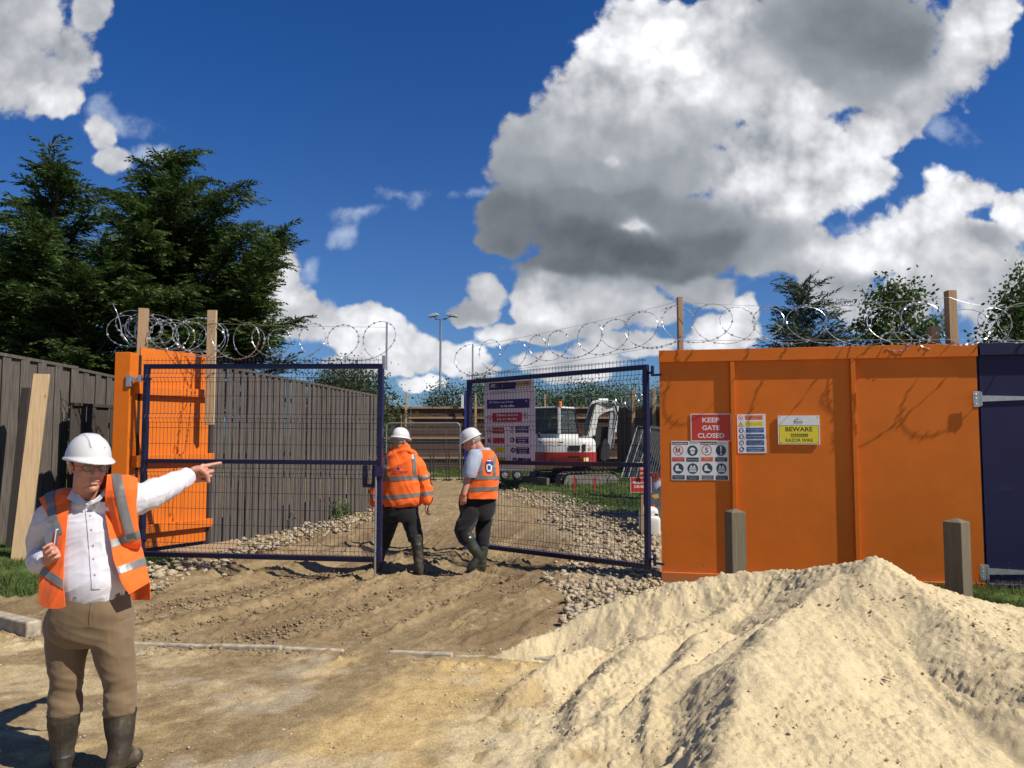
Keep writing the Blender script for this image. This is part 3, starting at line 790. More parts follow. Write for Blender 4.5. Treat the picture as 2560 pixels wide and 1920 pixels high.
def build_gates():
    lab = 'left leaf of the dark blue mesh gate, swung open in front of the weathered fence'
    r = thing('mesh_gate', (LG0.x, LG0.y, 0), lab, 'gate', 'pair of steel mesh gates')
    zl0, zr0 = ztop(1390, 9.75), ztop(1406, 9.1)
    zl1, zr1 = ztop(911, 9.75), ztop(910, 9.1)
    zm0, zm1 = ztop(1152, 9.75), ztop(1157, 9.1)
    L = (LG1-LG0).length
    q, d, n, L = mesh_gate(LG0, LG1, zl0, zr0, zl1, zr1, lambda s: zm0+(zm1-zm0)*s/L, r)
    # latch box and pull frame near the free end
    zm = zm1
    b = MB(); b.beam(q(L-.10, zm-.03, .0), q(L-.10, zm-.27, .0), .03, .05, up=d)
    b.beam(q(L-.215, zm-.03, .0), q(L-.215, zm-.27, .0), .04, .05, up=d); b.beam(q(L-.235, zm-.27), q(L-.06, zm-.27), .05, .04)
    b.build('latch_guard', NAVYS, r, bevel=.004)
    b = MB(); b.box(q(L-.02, zm-.10, .05), (.10, .06, .12)); b.build('lock_case', NAVYS, r, bevel=.005)
    b = MB(); b.tube([q(L-.055, zm-.05, .06), q(L-.055, .02, .06)], .013, 8); b.build('drop_bolt', GALV, r)
    b = MB(); b.beam(q(L-.0, zr1-.06, .0), q(L-.0, zr1+.10, .0), .03, .05); b.build('bracket', GALV, r)
    b = MB(); b.tube([q(-.03, zl1-.19), q(.09, zl1-.19)], .014, 8); b.tube([q(-.03, zl0+.2), q(.09, zl0+.2)], .014, 8); b.build('hinge_pin', NAVYS, r)
    b = MB(); b.box(q(-.13, zl1-.19, .02), (.11, .05, .05)); b.box(q(-.20, zl1-.21, .03), (.06, .07, .15)); b.box(q(-.05, zl1-.18, .02), (.03, .06, .09)); b.build('hinge_bracket', GALV, r, bevel=.004)
    # right leaf
    r = thing('mesh_gate', (RG0.x, RG0.y, 0), 'right leaf of the dark blue mesh gate with the site banner tied behind it', 'gate', 'pair of steel mesh gates')
    L2 = (RG1-RG0).length
    za0, zb0 = ztop(1424, 8.98), ztop(1366, 10.95); za1, zb1 = ztop(911, 8.98), ztop(950, 10.95); ma, mb = ztop(1163, 8.98), ztop(1155, 10.95)
    A, B = RG1, RG0
    q, d, n, L = mesh_gate(A, B, zb0, za0, zb1, za1, lambda s: mb+(ma-mb)*s/L2, r)
    b = MB(); b.tube([q(L-.03, za1-.10), q(L+.06, za1-.10)], .014, 8); b.tube([q(L+.06, za1-.14), q(L+.06, za1-.02)], .02, 8); b.tube([q(L+.06, za1-.13), q(L+.18, za1-.13)], .014, 8)
    b.build('hinge', NAVYS, r)
    b = MB(); b.tube([q(L-.03, za0+.12), q(L+.06, za0+.12)], .014, 8); b.tube([q(L+.06, za0+.05), q(L+.06, za0+.18)], .02, 8); b.tube([q(L+.06, za0+.08), q(L+.18, za0+.08)], .014, 8)
    b.build('hinge', NAVYS, r)
    return q, d, n, L, (zb1, za1, mb, ma)
GQ = build_gates()
# thin galvanised uprights at the gate ends which carry the razor wire
def angle_upright(px, D, y0, y1, label):
    x = P(px, 1086, D).x; z0, z1 = ztop(y1, D), ztop(y0, D); b = MB()
    b.box((x, D, (z0+z1)/2), (.024, .004, z1-z0)); b.box((x-.01, D+.014, (z0+z1)/2), (.004, .024, z1-z0))
    tag(b.build('steel_upright', GALV, org=(x, D, z0)), label, 'upright')
angle_upright(964, 9.06, 806, 925, 'thin galvanised upright at the free end of the left mesh gate')
angle_upright(1181, 10.90, 860, 960, 'thin galvanised upright at the free end of the right mesh gate')
# blue post behind the right leaf
b = MB(); x = P(1168, 1086, 11.25).x
b.box((x, 11.25, 1.15), (.085, .085, 2.34))
tag(b.build('steel_post', basic('blue_post_paint', (.02, .035, .21), .45), org=(x, 11.25, 0), bevel=.006), 'blue square steel post standing just behind the banner end of the right gate', 'post')

# ---------------------------------------------------------------- razor wire
WIRE = basic('razor_wire_steel', (0.62, 0.62, 0.62), 0.28, metal=.75, var=.25, scale=30)
def razor(pts, rad, pitch, label, seed=1, phase=0.0, wires=(), group='coils of razor wire', jit=.12, r0=.0032, barb=True, name='razor_wire', base=None, flat=.5):
    """helical coil along a polyline centre, with clipped barbs"""
    r = random.Random(seed); pts = [Vector(p) for p in pts]
    cum = [0]
    for a, c in zip(pts[:-1], pts[1:]): cum.append(cum[-1]+(c-a).length)
    L = cum[-1]; turns = L/pitch; n = int(turns*40)
    def at(s):
        s = max(0, min(L-1e-6, s))
        for i in range(len(pts)-1):
            if s <= cum[i+1]: t = (s-cum[i])/(cum[i+1]-cum[i]); return pts[i].lerp(pts[i+1], t), (pts[i+1]-pts[i]).normalized()
        return pts[-1], (pts[-1]-pts[-2]).normalized()
    root = thing(name, base or pts[0], label, 'razor wire', group)
    js = [(r.uniform(-1, 1), r.uniform(-1, 1), r.uniform(-1, 1), r.uniform(-1,1)) for _ in range(int(turns)+3)]
    path = []
    for i in range(n+1):
        u = i/n*turns; k = int(u); f = u-k; f = f*f*(3-2*f)
        j = [js[k][m]*(1-f)+js[k+1][m]*f for m in range(4)]
        an = 2*math.pi*(u+phase)
        # alternate the lean of each loop so neighbours cross like a clipped concertina
        s = u*pitch+jit*pitch*j[0]
        c, d = at(s); side = Vector((d.y, -d.x, 0)).normalized(); up = side.cross(d)
        if up.z < 0: up = -up
        rr = rad*(1+jit*.9*j[1])
        p = c+up*(rr*math.cos(an)+jit*rad*.35*j[2])+side*(rr*flat*.5*math.sin(an*.5+j[3]*1.5))+d*(rr*1.38*(-math.sin(an)))
        path.append(p)
    b = MB(); b.tube(path, r0, 5, cap=False)
    if barb:
        acc = 0
        for i in range(1, len(path)-1):
            acc += (path[i]-path[i-1]).length
            if acc > .052:
                acc = 0; t = (path[i+1]-path[i-1]).normalized(); s1 = t.cross(Vector((r.uniform(-1,1), r.uniform(-1,1), r.uniform(-1,1)))).normalized(); s2 = t.cross(s1)
                p = path[i]; h = .0115; w = .012
                b.add([p+t*.016+s1*w, p+t*.004-s1*.0015, p+t*.016-s1*w, p-t*.016-s1*w, p-t*.004+s1*.0015, p-t*.016+s1*w, p+s2*.004, p-s2*.004],
                      [(0,1,6),(1,2,6),(2,3,6),(3,4,6),(4,5,6),(5,0,6),(1,0,7),(2,1,7),(3,2,7),(4,3,7),(5,4,7),(0,5,7)])
    b.build('coil', WIRE, root)
    return root
def wire(pts, label, r=.0022, sag=.0):
    q = []
    pts = [Vector(p) for p in pts]
    for a, c in zip(pts[:-1], pts[1:]):
        for i in range(8):
            t = i/8; p = a.lerp(c, t); p.z -= sag*4*t*(1-t); q.append(p)
    q.append(pts[-1]); b = MB(); b.tube(q, r, 5)
    tag(b.build('support_wire', WIRE, org=q[0]), label, 'wire', 'straight wires that carry the coils')
def coilc(px, D, ya, yb): return P(px, (ya+yb)/2, D)
# over the left gate
razor([coilc(352, 10.35, 800, 868), coilc(520, 10.55, 812, 894), coilc(700, 9.6, 815, 895), coilc(962, 9.1, 815, 897)], .205, .42,
      'coiled razor wire strung above the left mesh gate in front of the conifers', seed=11, jit=.22)
razor([coilc(318, 10.3, 795, 865), coilc(430, 10.35, 800, 880), coilc(535, 10.5, 805, 880)], .19, .17,
      'dense silver tangle of razor wire above the orange panel', seed=12, jit=.55)
b = MB(); b.tube([P(283, 762, 10.2), P(292, 780, 10.2), P(300, 806, 10.25), P(305, 835, 10.25), P(325, 862, 10.3), P(352, 850, 10.3)], .006, 6)
tag(b.build('wire_end', WIRE, org=P(305, 835, 10.25), smooth=True), 'loose end of razor wire sticking up to the left of the tangle', 'razor wire')
razor([coilc(340, 10.3, 775, 858), coilc(395, 10.3, 790, 868)], .17, .07, 'bright bunched loops of razor wire wrapped on the first timber post', seed=14, jit=.5)
# over the right gate, up to the post on the hoarding, then along the hoarding
razor([coilc(1178, 10.9, 868, 935), coilc(1330, 10.2, 840, 915), coilc(1500, 9.5, 805, 885), coilc(1655, 9.0, 770, 860), coilc(1700, 8.95, 762, 855)], .215, .40,
      'coiled razor wire rising above the right mesh gate towards the hoarding', seed=21, jit=.22)
def hc(px, py, out=.03): s_ = hs(px); return hp(s_, out, ztop(py, hp(s_, 0, 0).y))
razor([hc(1700,811), hc(1900,811), hc(2130,813), hc(2330,816)], .215, .36,
      'coiled razor wire along the top of the orange hoarding in front of the trees', seed=23, jit=.26, flat=1.7)
razor([hc(2330,814), hc(2470,815), hc(2640,815)], .21, .34,
      'razor wire coil above the dark blue gate at the right edge', seed=25, jit=.3, flat=1.6)
razor([hc(2230,856,.03), hc(2330,854,.03)], .085, .16, 'small crushed bright loops of razor wire resting on the hoarding top', seed=27, jit=.5)
wire([P(330, 800, 10.3), P(523, 808, 10.55), P(964, 818, 9.06)], 'upper support wire above the left gate', sag=.01)
wire([P(330, 868, 10.3), P(523, 876, 10.55)], 'lower support wire over the orange panel')
wire([P(1181, 866, 10.9), P(1704, 752, 8.95)], 'upper support wire climbing over the right gate', sag=.03)
wire([P(1181, 936, 10.9), P(1704, 854, 8.95)], 'lower support wire climbing over the right gate', sag=.03)
wire([hc(1704,754,-.04), hc(2388,742,-.03), hc(2600,758,-.03)], 'upper support wire along the orange hoarding', sag=.07)
wire([hc(1704,852,.03), hc(2388,850,.03), hc(2600,852,.03)], 'lower support wire just above the orange hoarding', sag=.0)
# ================================================================ TREES
def foliage_mat(name, c1, c2, trans=0.25, rough=.6):
    if name in MATS: return MATS[name]
    t = NT(name)
    n = t.noise(1.6, 4, 0.6); n2 = t.noise(23, 2, 0.5)
    c = t.ramp(t.math('ADD', t.math('MULTIPLY', n, .6), t.math('MULTIPLY', n2, .4)), [(0.35, c1), (0.65, c2)])
    t.col(c); t.rough(rough); t.b.inputs['Specular IOR Level'].default_value = .3
    tr = t.N('ShaderNodeBsdfTranslucent'); t.L(c, tr.inputs[0]); mx = t.N('ShaderNodeMixShader'); mx.inputs[0].default_value = trans
    out = t.nt.nodes['Material Output']; t.L(t.b.outputs[0], mx.inputs[1]); t.L(tr.outputs[0], mx.inputs[2]); t.L(mx.outputs[0], out.inputs[0])
    MATS[name] = t.m; return t.m
BARK = wood('bark', (.05,.038,.028), (.15,.12,.09), stretch=(9,9,1.5), knots=False, bump=.8)
def in_poly(px, py, poly):
    ins = False; j = len(poly)-1
    for i in range(len(poly)):
        xi, yi = poly[i]; xj, yj = poly[j]
        if (yi > py) != (yj > py) and px < (xj-xi)*(py-yi)/(yj-yi)+xi: ins = not ins
        j = i
    return ins
def norm(a): return a/np.maximum(np.linalg.norm(a, axis=-1, keepdims=True), 1e-9)
def leaf_quads(C, D, N, L, W):
    """kite shaped leaves: centres of base C, direction D, side N, length L, width W"""
    C = np.asarray(C); L = np.asarray(L)[:, None]; W = np.asarray(W)[:, None]
    a = C; b = C+D*L*.45+N*W*.5; c = C+D*L; d = C+D*L*.45-N*W*.5
    V = np.stack([a, b, c, d], 1).reshape(-1, 3); F = np.arange(len(V)).reshape(-1, 4)
    return V, F
def sprays_conifer(tips, dirs, r, scale=1.0, n_side=9, droop=.5):
    """feathery flat fronds: a stem with paired side leaflets, the ends nodding"""
    n = len(tips); tips = np.asarray(tips); dirs = norm(np.asarray(dirs)); up = np.array([0, 0, 1.])
    side = norm(np.cross(dirs, up)+r.normal(0, .35, (n, 3))); Vs = []; Fs = []; off = 0
    Ls = scale*r.uniform(.30, .62, n)
    # drooping stem
    for k in range(n_side+1):
        t = k/n_side
        p = tips+dirs*(Ls*t)[:, None]+up*(-(droop*Ls*t*t)*.55+.10*Ls*t)[:, None]
        tang = norm(dirs*1.0+up*(-droop*1.1*t+.1))
        w = (1-t*.75)
        for sg in ((-1, 1) if k < n_side else (0,)):
            d = norm(tang*(.62+.3*t)+side*sg*(.75)+up*(-.12)+r.normal(0, .16, (n, 3)))
            nn = norm(np.cross(d, up)+r.normal(0, .5, (n, 3)))
            V, F = leaf_quads(p, d, nn, Ls*.36*w*r.uniform(.7, 1.25, n)+.03, Ls*.085+.004)
            Vs.append(V); Fs.append(F+off); off += len(V)
    return np.concatenate(Vs), np.concatenate(Fs)
def sprays_leafy(tips, dirs, r, size=.09, n_leaf=14, spread=.22):
    n = len(tips); Vs = []; Fs = []; off = 0; tips = np.asarray(tips)
    for k in range(n_leaf):
        p = tips+r.normal(0, spread, (n, 3))*np.array([1, 1, .8]); d = norm(r.normal(0, 1, (n, 3))+np.array([0, 0, -.35])); s = norm(np.cross(d, r.normal(0, 1, (n, 3))))
        L = size*r.uniform(.6, 1.3, n)
        V, F = leaf_quads(p, d, s, L, L*.62); Vs.append(V); Fs.append(F+off); off += len(V)
    return np.concatenate(Vs), np.concatenate(Fs)
def limb_tube(b, pts, r0, r1, n=5):
    m = len(pts); b.tube(pts, [r0+(r1-r0)*i/(m-1) for i in range(m)], n)
def bez(a, c, e, n=7): return [a*(1-t)**2+c*2*t*(1-t)+e*t*t for t in [i/(n-1) for i in range(n)]]
def conifer(px, D, ytop, targets, label, seed, leaf, zb=0, spread=2.0, dens=1.0, r0=.16, scale=1.0, dense_step=.16, droop=.55, leader=True, lift=.28, n_side=9):
    """targets: list of (px,py) reached by the limb ends; each gets its own depth around the trunk"""
    r = np.random.default_rng(seed); base = P(px, 1086, D); base.z = gz(base.x, D)+zb
    top = P(px, ytop+30*scale, D); root = thing('conifer_tree', base, label, 'tree')
    H = top.z-base.z; b = MB()
    tr = [Vector((base.x+.12*math.sin(i*1.3+seed), D+.1*math.cos(i+seed), base.z+H*i/10)) for i in range(11)]; tr[-1] = top
    limb_tube(b, tr, r0, .012, 8); b.build('trunk', BARK, root, smooth=True)
    lb = MB(); tips = []; dirs = []
    for (tx, ty) in targets:
        dd = r.normal(0, spread*.5); dd = max(-spread, min(spread, dd))
        e = P(tx, ty, D+dd)
        zr = e.z-lift*abs(e.x-base.x)-.30*abs(dd)-r.uniform(.1, .5)
        zr = max(base.z+.3, min(top.z-.12, zr)); f = (zr-base.z)/H
        s = tr[min(10, int(f*10))].lerp(tr[min(10, int(f*10)+1)], f*10-int(f*10)) if f < 1 else top
        L = (e-s).length
        if L < .15: continue
        e = s+(e-s)*max(.35, (L-.36*scale)/L); L = (e-s).length
        c = (s+e)/2+Vector((0, 0, .10*L))
        pts = bez(s, c, e, 9); limb_tube(lb, pts, .012+.012*L, .004)
        k0 = 2 if L > .8 else 1
        nst = max(3, int(L/dense_step*dens))
        for i in range(nst):
            t = .22+.78*(i+r.random())/nst
            t = min(t, 1); q = s*(1-t)**2+c*2*t*(1-t)+e*t*t; tg = ((c-s)*(1-t)+(e-c)*t).normalized()
            sd = tg.cross(Vector((0,0,1))).normalized()
            for sg in (-1, 1, 0):
                if sg == 0 and r.random() < .35: continue
                dv = tg*r.uniform(.5, 1.0)+sd*sg*r.uniform(.5, 1.0)+Vector((0, 0, r.uniform(-.15, .28)))
                tips.append(q+Vector(r.normal(0, .04, 3))); dirs.append(dv)
        tips.append(e); dirs.append((e-c).normalized()+Vector((0,0,.2)))
    if leader:
        for i in range(int(26*dens)):
            t = r.random()**.7; q = tr[8].lerp(top, t); a = r.uniform(0, 6.28); tips.append(q); dirs.append(Vector((math.cos(a), math.sin(a), .55+.6*t)))
    lb.build('branches', BARK, root)
    V, F = sprays_conifer([tuple(t) for t in tips], [tuple(d) for d in dirs], r, scale, n_side, droop)
    mesh_np('crown', V, F, leaf, root)
    return root
def fill_targets(poly, n, r, margin=0):
    xs = [p[0] for p in poly]; ys = [p[1] for p in poly]; out = []
    while len(out) < n:
        x = r.uniform(min(xs), max(xs)); y = r.uniform(min(ys), max(ys))
        if in_poly(x, y, poly): out.append((x, y))
    return out
LEY = foliage_mat('cypress_foliage', (.020,.042,.013), (.090,.135,.028), .32, .55)
r_ = random.Random(5)
T1 = [(-140,560),(-60,500),(0,470),(40,455),(75,400),(105,380),(120,345),(150,400),(200,405),(165,430),(225,455),(270,450),(310,470),(330,560),(330,700),(330,900),(330,960),(-140,960)]
conifer(122, 15.0, 344, fill_targets(T1, 150, r_)+[(80,400),(160,400),(60,440),(200,470),(20,480),(105,390),(140,380)], 'dark feathery cypress with a thin pointed leader at the far left behind the fence', 31, LEY, spread=2.4)
T2 = [(250,470),(300,455),(335,420),(350,392),(375,440),(400,385),(440,375),(470,400),(520,372),(480,430),(540,440),(600,470),(640,450),(590,490),(570,520),(640,545),(690,562),(640,580),(585,600),(560,640),(620,700),(560,800),(560,960),(250,960)]
conifer(410, 16.5, 375, fill_targets(T2, 190, r_)+[(636,448),(690,562),(620,470),(655,548),(515,366),(500,378),(470,370),(345,392),(600,575),(560,500),(585,520),(430,380),(450,400)], 'broad dark cypress in the middle of the conifers with long limbs reaching right', 32, LEY, spread=2.8, r0=.2)
T3 = [(500,680),(560,640),(620,640),(660,610),(700,560),(735,555),(700,620),(735,640),(700,690),(680,730),(700,760),(640,790),(600,880),(560,960),(440,960),(440,700)]
conifer(600, 15.2, 640, fill_targets(T3, 105, r_)+[(735,552),(745,600),(718,585),(730,650),(775,785),(760,790),(720,800),(680,790),(740,880),(700,905),(650,840),(710,840)], 'lower cypress at the right edge of the conifers leaning over the weathered fence', 33, LEY, spread=1.8, r0=.12)
T4 = [(-200,640),(60,600),(330,620),(520,700),(560,900),(560,985),(-200,960)]
conifer(230, 13.6, 560, fill_targets(T4, 165, r_), 'lower bushy cypress growing closest behind the left fence', 34, LEY, spread=1.5, r0=.14, leader=False)
def leafy_tree(px, D, poly, n, label, seed, leaf, size=.08, n_leaf=14, spread=.2, name='leafy_tree', extra=(), depth=1.0, r0=.09, zb=0, stems=1, cat='tree'):
    r = np.random.default_rng(seed); rr = random.Random(seed); base = P(px, 1086, D); base.z = gz(base.x, D)+zb
    root = thing(name, base, label, cat); ytop = min(p[1] for p in poly); b = MB(); lb = MB()
    tops = []
    for k in range(stems):
        tx = px if stems == 1 else px+(k-(stems-1)/2)*(max(p[0] for p in poly)-min(p[0] for p in poly))/stems*.6
        top = P(tx, ytop+(18 if stems == 1 else rr.uniform(10, 80)), D); tops.append(top)
        limb_tube(b, bez(Vector(base), Vector((base.x*.6+top.x*.4, D, (base.z+top.z)/2)), top, 8), r0, .01, 7)
    b.build('trunk', BARK, root, smooth=True); tips = []
    for (tx, ty) in fill_targets(poly, n, rr)+list(extra):
        e = P(tx, ty, D+float(np.clip(r.normal(0, depth*.5), -depth, depth)))
        top = min(tops, key=lambda q: abs(q.x-e.x)); f = max(.1, min(.95, (e.z-.35*abs(e.x-top.x)-.3-base.z)/(top.z-base.z)))
        s = Vector(base).lerp(top, f); limb_tube(lb, bez(s, (s+e)/2+Vector((0,0,-.06)), e, 5), .010, .004, 4)
        for t in (.55, .8, 1.0): tips.append(tuple(s.lerp(e, t)))
    lb.build('branches', BARK, root)
    V, F = sprays_leafy(tips, None, r, size, n_leaf, spread); mesh_np('crown', V, F, leaf, root)
    return root
LIME = foliage_mat('fresh_green_leaves', (.055,.10,.018), (.15,.23,.045), .35)
MIDG = foliage_mat('mid_green_leaves', (.035,.065,.014), (.11,.16,.04), .3)
DULL = foliage_mat('dull_green_leaves', (.022,.038,.012), (.075,.10,.03), .25)
BLUEG = foliage_mat('blue_green_needles', (.032,.055,.042), (.10,.135,.095), .22)
leafy_tree(612, 17.5, [(570,700),(590,620),(610,598),(640,640),(660,680),(640,760),(700,860),(660,930),(560,930)], 70, 'small light green broadleaved tree showing through the cypresses', 41, LIME, .085, 10, .22, depth=.8)
# trees behind the hoarding
LC = [(1975,690),(1990,720),(2010,755),(2045,745),(2060,700),(2080,735),(2100,720),(2080,760),(2130,770),(2150,800),(2130,830),(2180,870),(2180,960),(1880,960),(1895,870),(1920,800),(1955,760),(1960,720)]
conifer(2010, 14.5, 692, fill_targets(LC, 62, r_)+[(1950,715),(1962,690),(2095,722),(2065,695),(1915,815),(1900,850),(1935,765),(2125,752),(2160,800),(2165,840),(2030,712),(1985,705)], 'sparse blue green cedar behind the hoarding with drooping spiky boughs', 51, BLUEG, spread=1.3, dens=.55, r0=.07, scale=.72, droop=.35, lift=.1)
M1 = [(2165,745),(2185,740),(2200,700),(2225,688),(2245,720),(2235,755),(2265,735),(2285,702),(2300,740),(2315,735),(2325,775),(2355,790),(2365,830),(2370,960),(2140,960),(2150,850),(2140,800),(2160,770)]
leafy_tree(2240, 13.0, M1, 130, 'light green sycamore sapling above the hoarding between the cedar and the tall post', 52, MIDG, .085, 16, .11, extra=[(2218,695),(2285,705),(2170,742),(2315,738)], depth=.8, r0=.05)
M2 = [(2500,720),(2520,700),(2545,690),(2570,650),(2640,650),(2680,960),(2430,960),(2440,850),(2470,820),(2455,790),(2490,760)]
leafy_tree(2550, 12.5, M2, 130, 'light green sapling cut off by the right edge above the blue gate', 53, MIDG, .075, 16, .12, depth=.8, r0=.05)
# far trees and hedge beyond the site
F1 = [(785,975),(805,940),(840,932),(880,945),(925,935),(950,958),(965,990),(972,1020),(985,1100),(760,1100)]
leafy_tree(870, 27, F1, 190, 'dark rounded tree beyond the end of the weathered fence', 61, DULL, .11, 40, .40, depth=2.2, r0=.12)
F2 = [(1085,975),(1110,955),(1150,968),(1165,1000),(1170,1060),(1050,1060),(1060,1010)]
leafy_tree(1120, 37, F2, 75, 'scrubby bush behind the lamp column beyond the rear fence', 62, DULL, .12, 18, .34, name='bush', depth=1.5, r0=.05, stems=3, cat='bush')
leafy_tree(1195, 36, [(1160,1000),(1185,945),(1215,960),(1240,990),(1240,1060),(1160,1060)], 50, 'bush beyond the rear fence partly covered by the hanging banner', 63, MIDG, .12, 18, .34, name='bush', depth=1.5, r0=.05, stems=3, cat='bush')
hx = 1325; i = 0
HL_ = ['bush rising just right of the banner beyond the rear fence','tall green bush above the excavator cab','green bush above the excavator body','wide green bush above the raised excavator boom','green bush by the first post right of the excavator','last green bush beside the orange hoarding']
for (cx, top, w) in ((1345,968,45),(1405,975,50),(1455,955,50),(1520,952,60),(1585,958,50),(1640,965,40)):
    poly = [(cx-w,1060),(cx-w*.8,top+25),(cx-w*.3,top+6),(cx,top),(cx+w*.35,top+9),(cx+w*.8,top+20),(cx+w,1060)]
    leafy_tree(cx, 35+(i % 2)*1.5, poly, 75, HL_[i], 70+i, (MIDG, LIME, MIDG)[i % 3], .10, 20, .30, name='bush', depth=1.5, r0=.05, stems=3, cat='bush'); i += 1

# ================================================================ GRASS, STONES
def grass(name, xs, ys, n, mask, hmin, hmax, seed, mat, w=.006, lean=.5):
    r = np.random.default_rng(seed); x = r.uniform(*xs, n); y = r.uniform(*ys, n); k = mask(x, y)+r.normal(0, .06, n) > .5
    x = x[k]; y = y[k]; n = len(x); z = h_smooth(x, y)-.01; h = r.uniform(hmin, hmax, n)*(.6+.8*np.clip(fbm(x*2.4, y*2.4, 0, 2, 9)+.4, 0, 1))
    a = r.uniform(0, 6.28, n); l = r.uniform(.1, lean, n)*h; b = r.uniform(0, 6.28, n)
    A = np.stack([x-np.cos(a)*w, y-np.sin(a)*w, z], 1); B = np.stack([x+np.cos(a)*w, y+np.sin(a)*w, z], 1)
    C = np.stack([x+np.cos(b)*l, y+np.sin(b)*l, z+h], 1)
    V = np.stack([A, B, C], 1).reshape(-1, 3); F = np.arange(len(V)).reshape(-1, 3)
    tag(mesh_np(name, V, F, mat), kind='stuff')
GR = foliage_mat('grass_blades', (.055,.085,.018), (.15,.19,.06), .35)
def mk_left(x, y): return sst(m_bank(x, y)+0.25*fbm(x*2.5, y*2.5, 0, 3, 101), 0.45, 0.62)
grass('grass', (-8, -3.6), (6.4, 11), 42000, mk_left, .03, .09, 1, GR)
grass('grass', (3.2, 7), (5.6, 8.6), 30000, lambda x, y: sst(x+0.15*fbm(x*3, y*3, 0, 2, 102), 3.35, 3.75), .03, .075, 2, GR)
def mk_back(x, y):
    e = 22.4-(x+0.5)*2.12
    return sst(y-e+1.1*fbm(x*.8, y*.8, 0, 3, 103), -0.4, 0.7)*sst(x+4.2, 0, 1.2)*sst(y, 14, 15)
grass('grass', (-4, 6), (14, 31), 52000, mk_back, .04, .11, 3, GR, w=.012)
def weed(px, D, h, label, seed):
    leafy_tree(px, D, [(px-h*40/D*10, 1086+1920*1.7/D), (px+h*40/D*10, 1086+1920*1.7/D), (px, 1086+1920*(1.7-h)/D)], 10, label, seed, LIME, .07, 6, .06, name='weed', depth=.1, r0=.006, cat='weed')
weed(712, 13.6, .35, 'clump of green weed growing from the stones against the weathered fence', 91)
weed(862, 15.9, .45, 'taller green weed at the foot of the weathered fence near its far end', 92)
weed(838, 15.3, .45, 'green weed beside the taller one at the foot of the weathered fence', 93)

ICO = bmesh.new(); bmesh.ops.create_icosphere(ICO, subdivisions=1, radius=1)
IV = np.array([v.co[:] for v in ICO.verts]); IF = np.array([[v.index for v in f.verts] for f in ICO.faces]); ICO.free()
def rock_mesh(c, s, r):
    q = IV*(1+r.uniform(-.38, .34, (len(IV), 1))); q = q*s*np.array([r.uniform(.8, 1.6), r.uniform(.6, 1.1), r.uniform(.35, .8)])
    # flatten random facets
    for _ in range(4):
        n = norm(r.normal(0, 1, 3)); d = s*r.uniform(.45, .8); k = q@n-d; q = q-np.clip(k, 0, None)[:, None]*n
    a = r.uniform(0, 6.28); ca, sa = math.cos(a), math.sin(a); M = np.array([[ca, -sa, 0], [sa, ca, 0], [0, 0, 1]]); t = r.normal(0, .25)
    M2 = np.array([[1, 0, 0], [0, math.cos(t), -math.sin(t)], [0, math.sin(t), math.cos(t)]])
    return (q@M2.T)@M.T+np.array(c)
def stone_mat():
    t = NT('limestone_rubble'); oi = t.N('ShaderNodeObjectInfo'); n = t.noise(5, 3, .5); n2 = t.noise(40, 4, .6)
    c = t.ramp(t.noise(7.0, 4, .9), [(0.34, (.17,.12,.07)), (0.44, (.33,.25,.15)), (0.52, (.46,.38,.25)), (0.60, (.27,.235,.19)), (0.70, (.38,.285,.165))])
    c = t.mix(.5, c, t.ramp(n2, [(.3, (.75,.75,.75)), (.7, (1.15,1.15,1.15))]), 'MULTIPLY')
    t.col(c); t.rough(.9); t.bump(n2, .4, .006); return t.m
STONE = stone_mat()
def scatter(name, n, sampler, smin, smax, seed, label=None, heap=0.0, mat=None):
    r = np.random.default_rng(seed); Vs = []; Fs = []; off = 0
    for i in range(n):
        x, y, hh = sampler(r); s = smin+(smax-smin)*r.random()**2.8
        V = rock_mesh((x, y, gz(x, y)+hh+s*.15), s, r); Vs.append(V); Fs.append(IF+off); off += len(V)
    o = mesh_np(name, np.concatenate(Vs), np.concatenate(Fs), mat or STONE); tag(o, label, kind='stuff'); return o
def poly_sampler(poly, heap=.06, z0=0):
    xs = [p[0] for p in poly]; ys = [p[1] for p in poly]
    def f(r):
        while True:
            px = r.uniform(min(xs), max(xs)); py = r.uniform(min(ys), max(ys))
            if in_poly(px, py, poly): g = G(px, py, z0); return g.x, g.y, r.uniform(-.01, heap)
    return f
scatter('gravel', 1500, poly_sampler([(1385,1415),(1460,1395),(1560,1400),(1650,1430),(1660,1470),(1560,1500),(1480,1555),(1400,1580),(1420,1500),(1350,1450)], .05), .010, .056, 11)
scatter('gravel', 1900, poly_sampler([(1330,1300),(1420,1270),(1560,1290),(1648,1330),(1650,1450),(1500,1420),(1400,1390),(1440,1340)], .05), .010, .066, 12)
scatter('gravel', 1300, poly_sampler([(1230,1222),(1330,1245),(1450,1262),(1600,1290),(1640,1320),(1500,1300),(1400,1290),(1300,1262),(1225,1240)], .04), .012, .06, 13)
scatter('gravel', 1500, poly_sampler([(560,1372),(700,1325),(800,1290),(930,1258),(945,1300),(880,1330),(800,1345),(700,1375),(620,1392),(540,1400)], .08), .012, .066, 14)
scatter('gravel', 350, poly_sampler([(350,1440),(440,1400),(560,1395),(600,1420),(500,1440),(420,1470),(330,1490)], .04), .015, .06, 15)
scatter('sand_clods', 4500, lambda r: (lambda x, y: (x, y, max(0, float(pile_h(np.array([x]), np.array([y]))[0]))+.002))(r.uniform(-.45, 3.7), r.uniform(2.7, 6.4)), .002, .0125, 19, mat=bpy.data.materials['yellow_sand'])
CRUMB = basic('mud_crumbs', (.24,.172,.098), .95, var=.4, scale=6)
scatter('mud_crumbs', 6000, poly_sampler([(0,1600),(340,1480),(900,1420),(1350,1420),(1400,1550),(1300,1630),(900,1640),(300,1640)], .003), .004, .026, 16, mat=CRUMB)
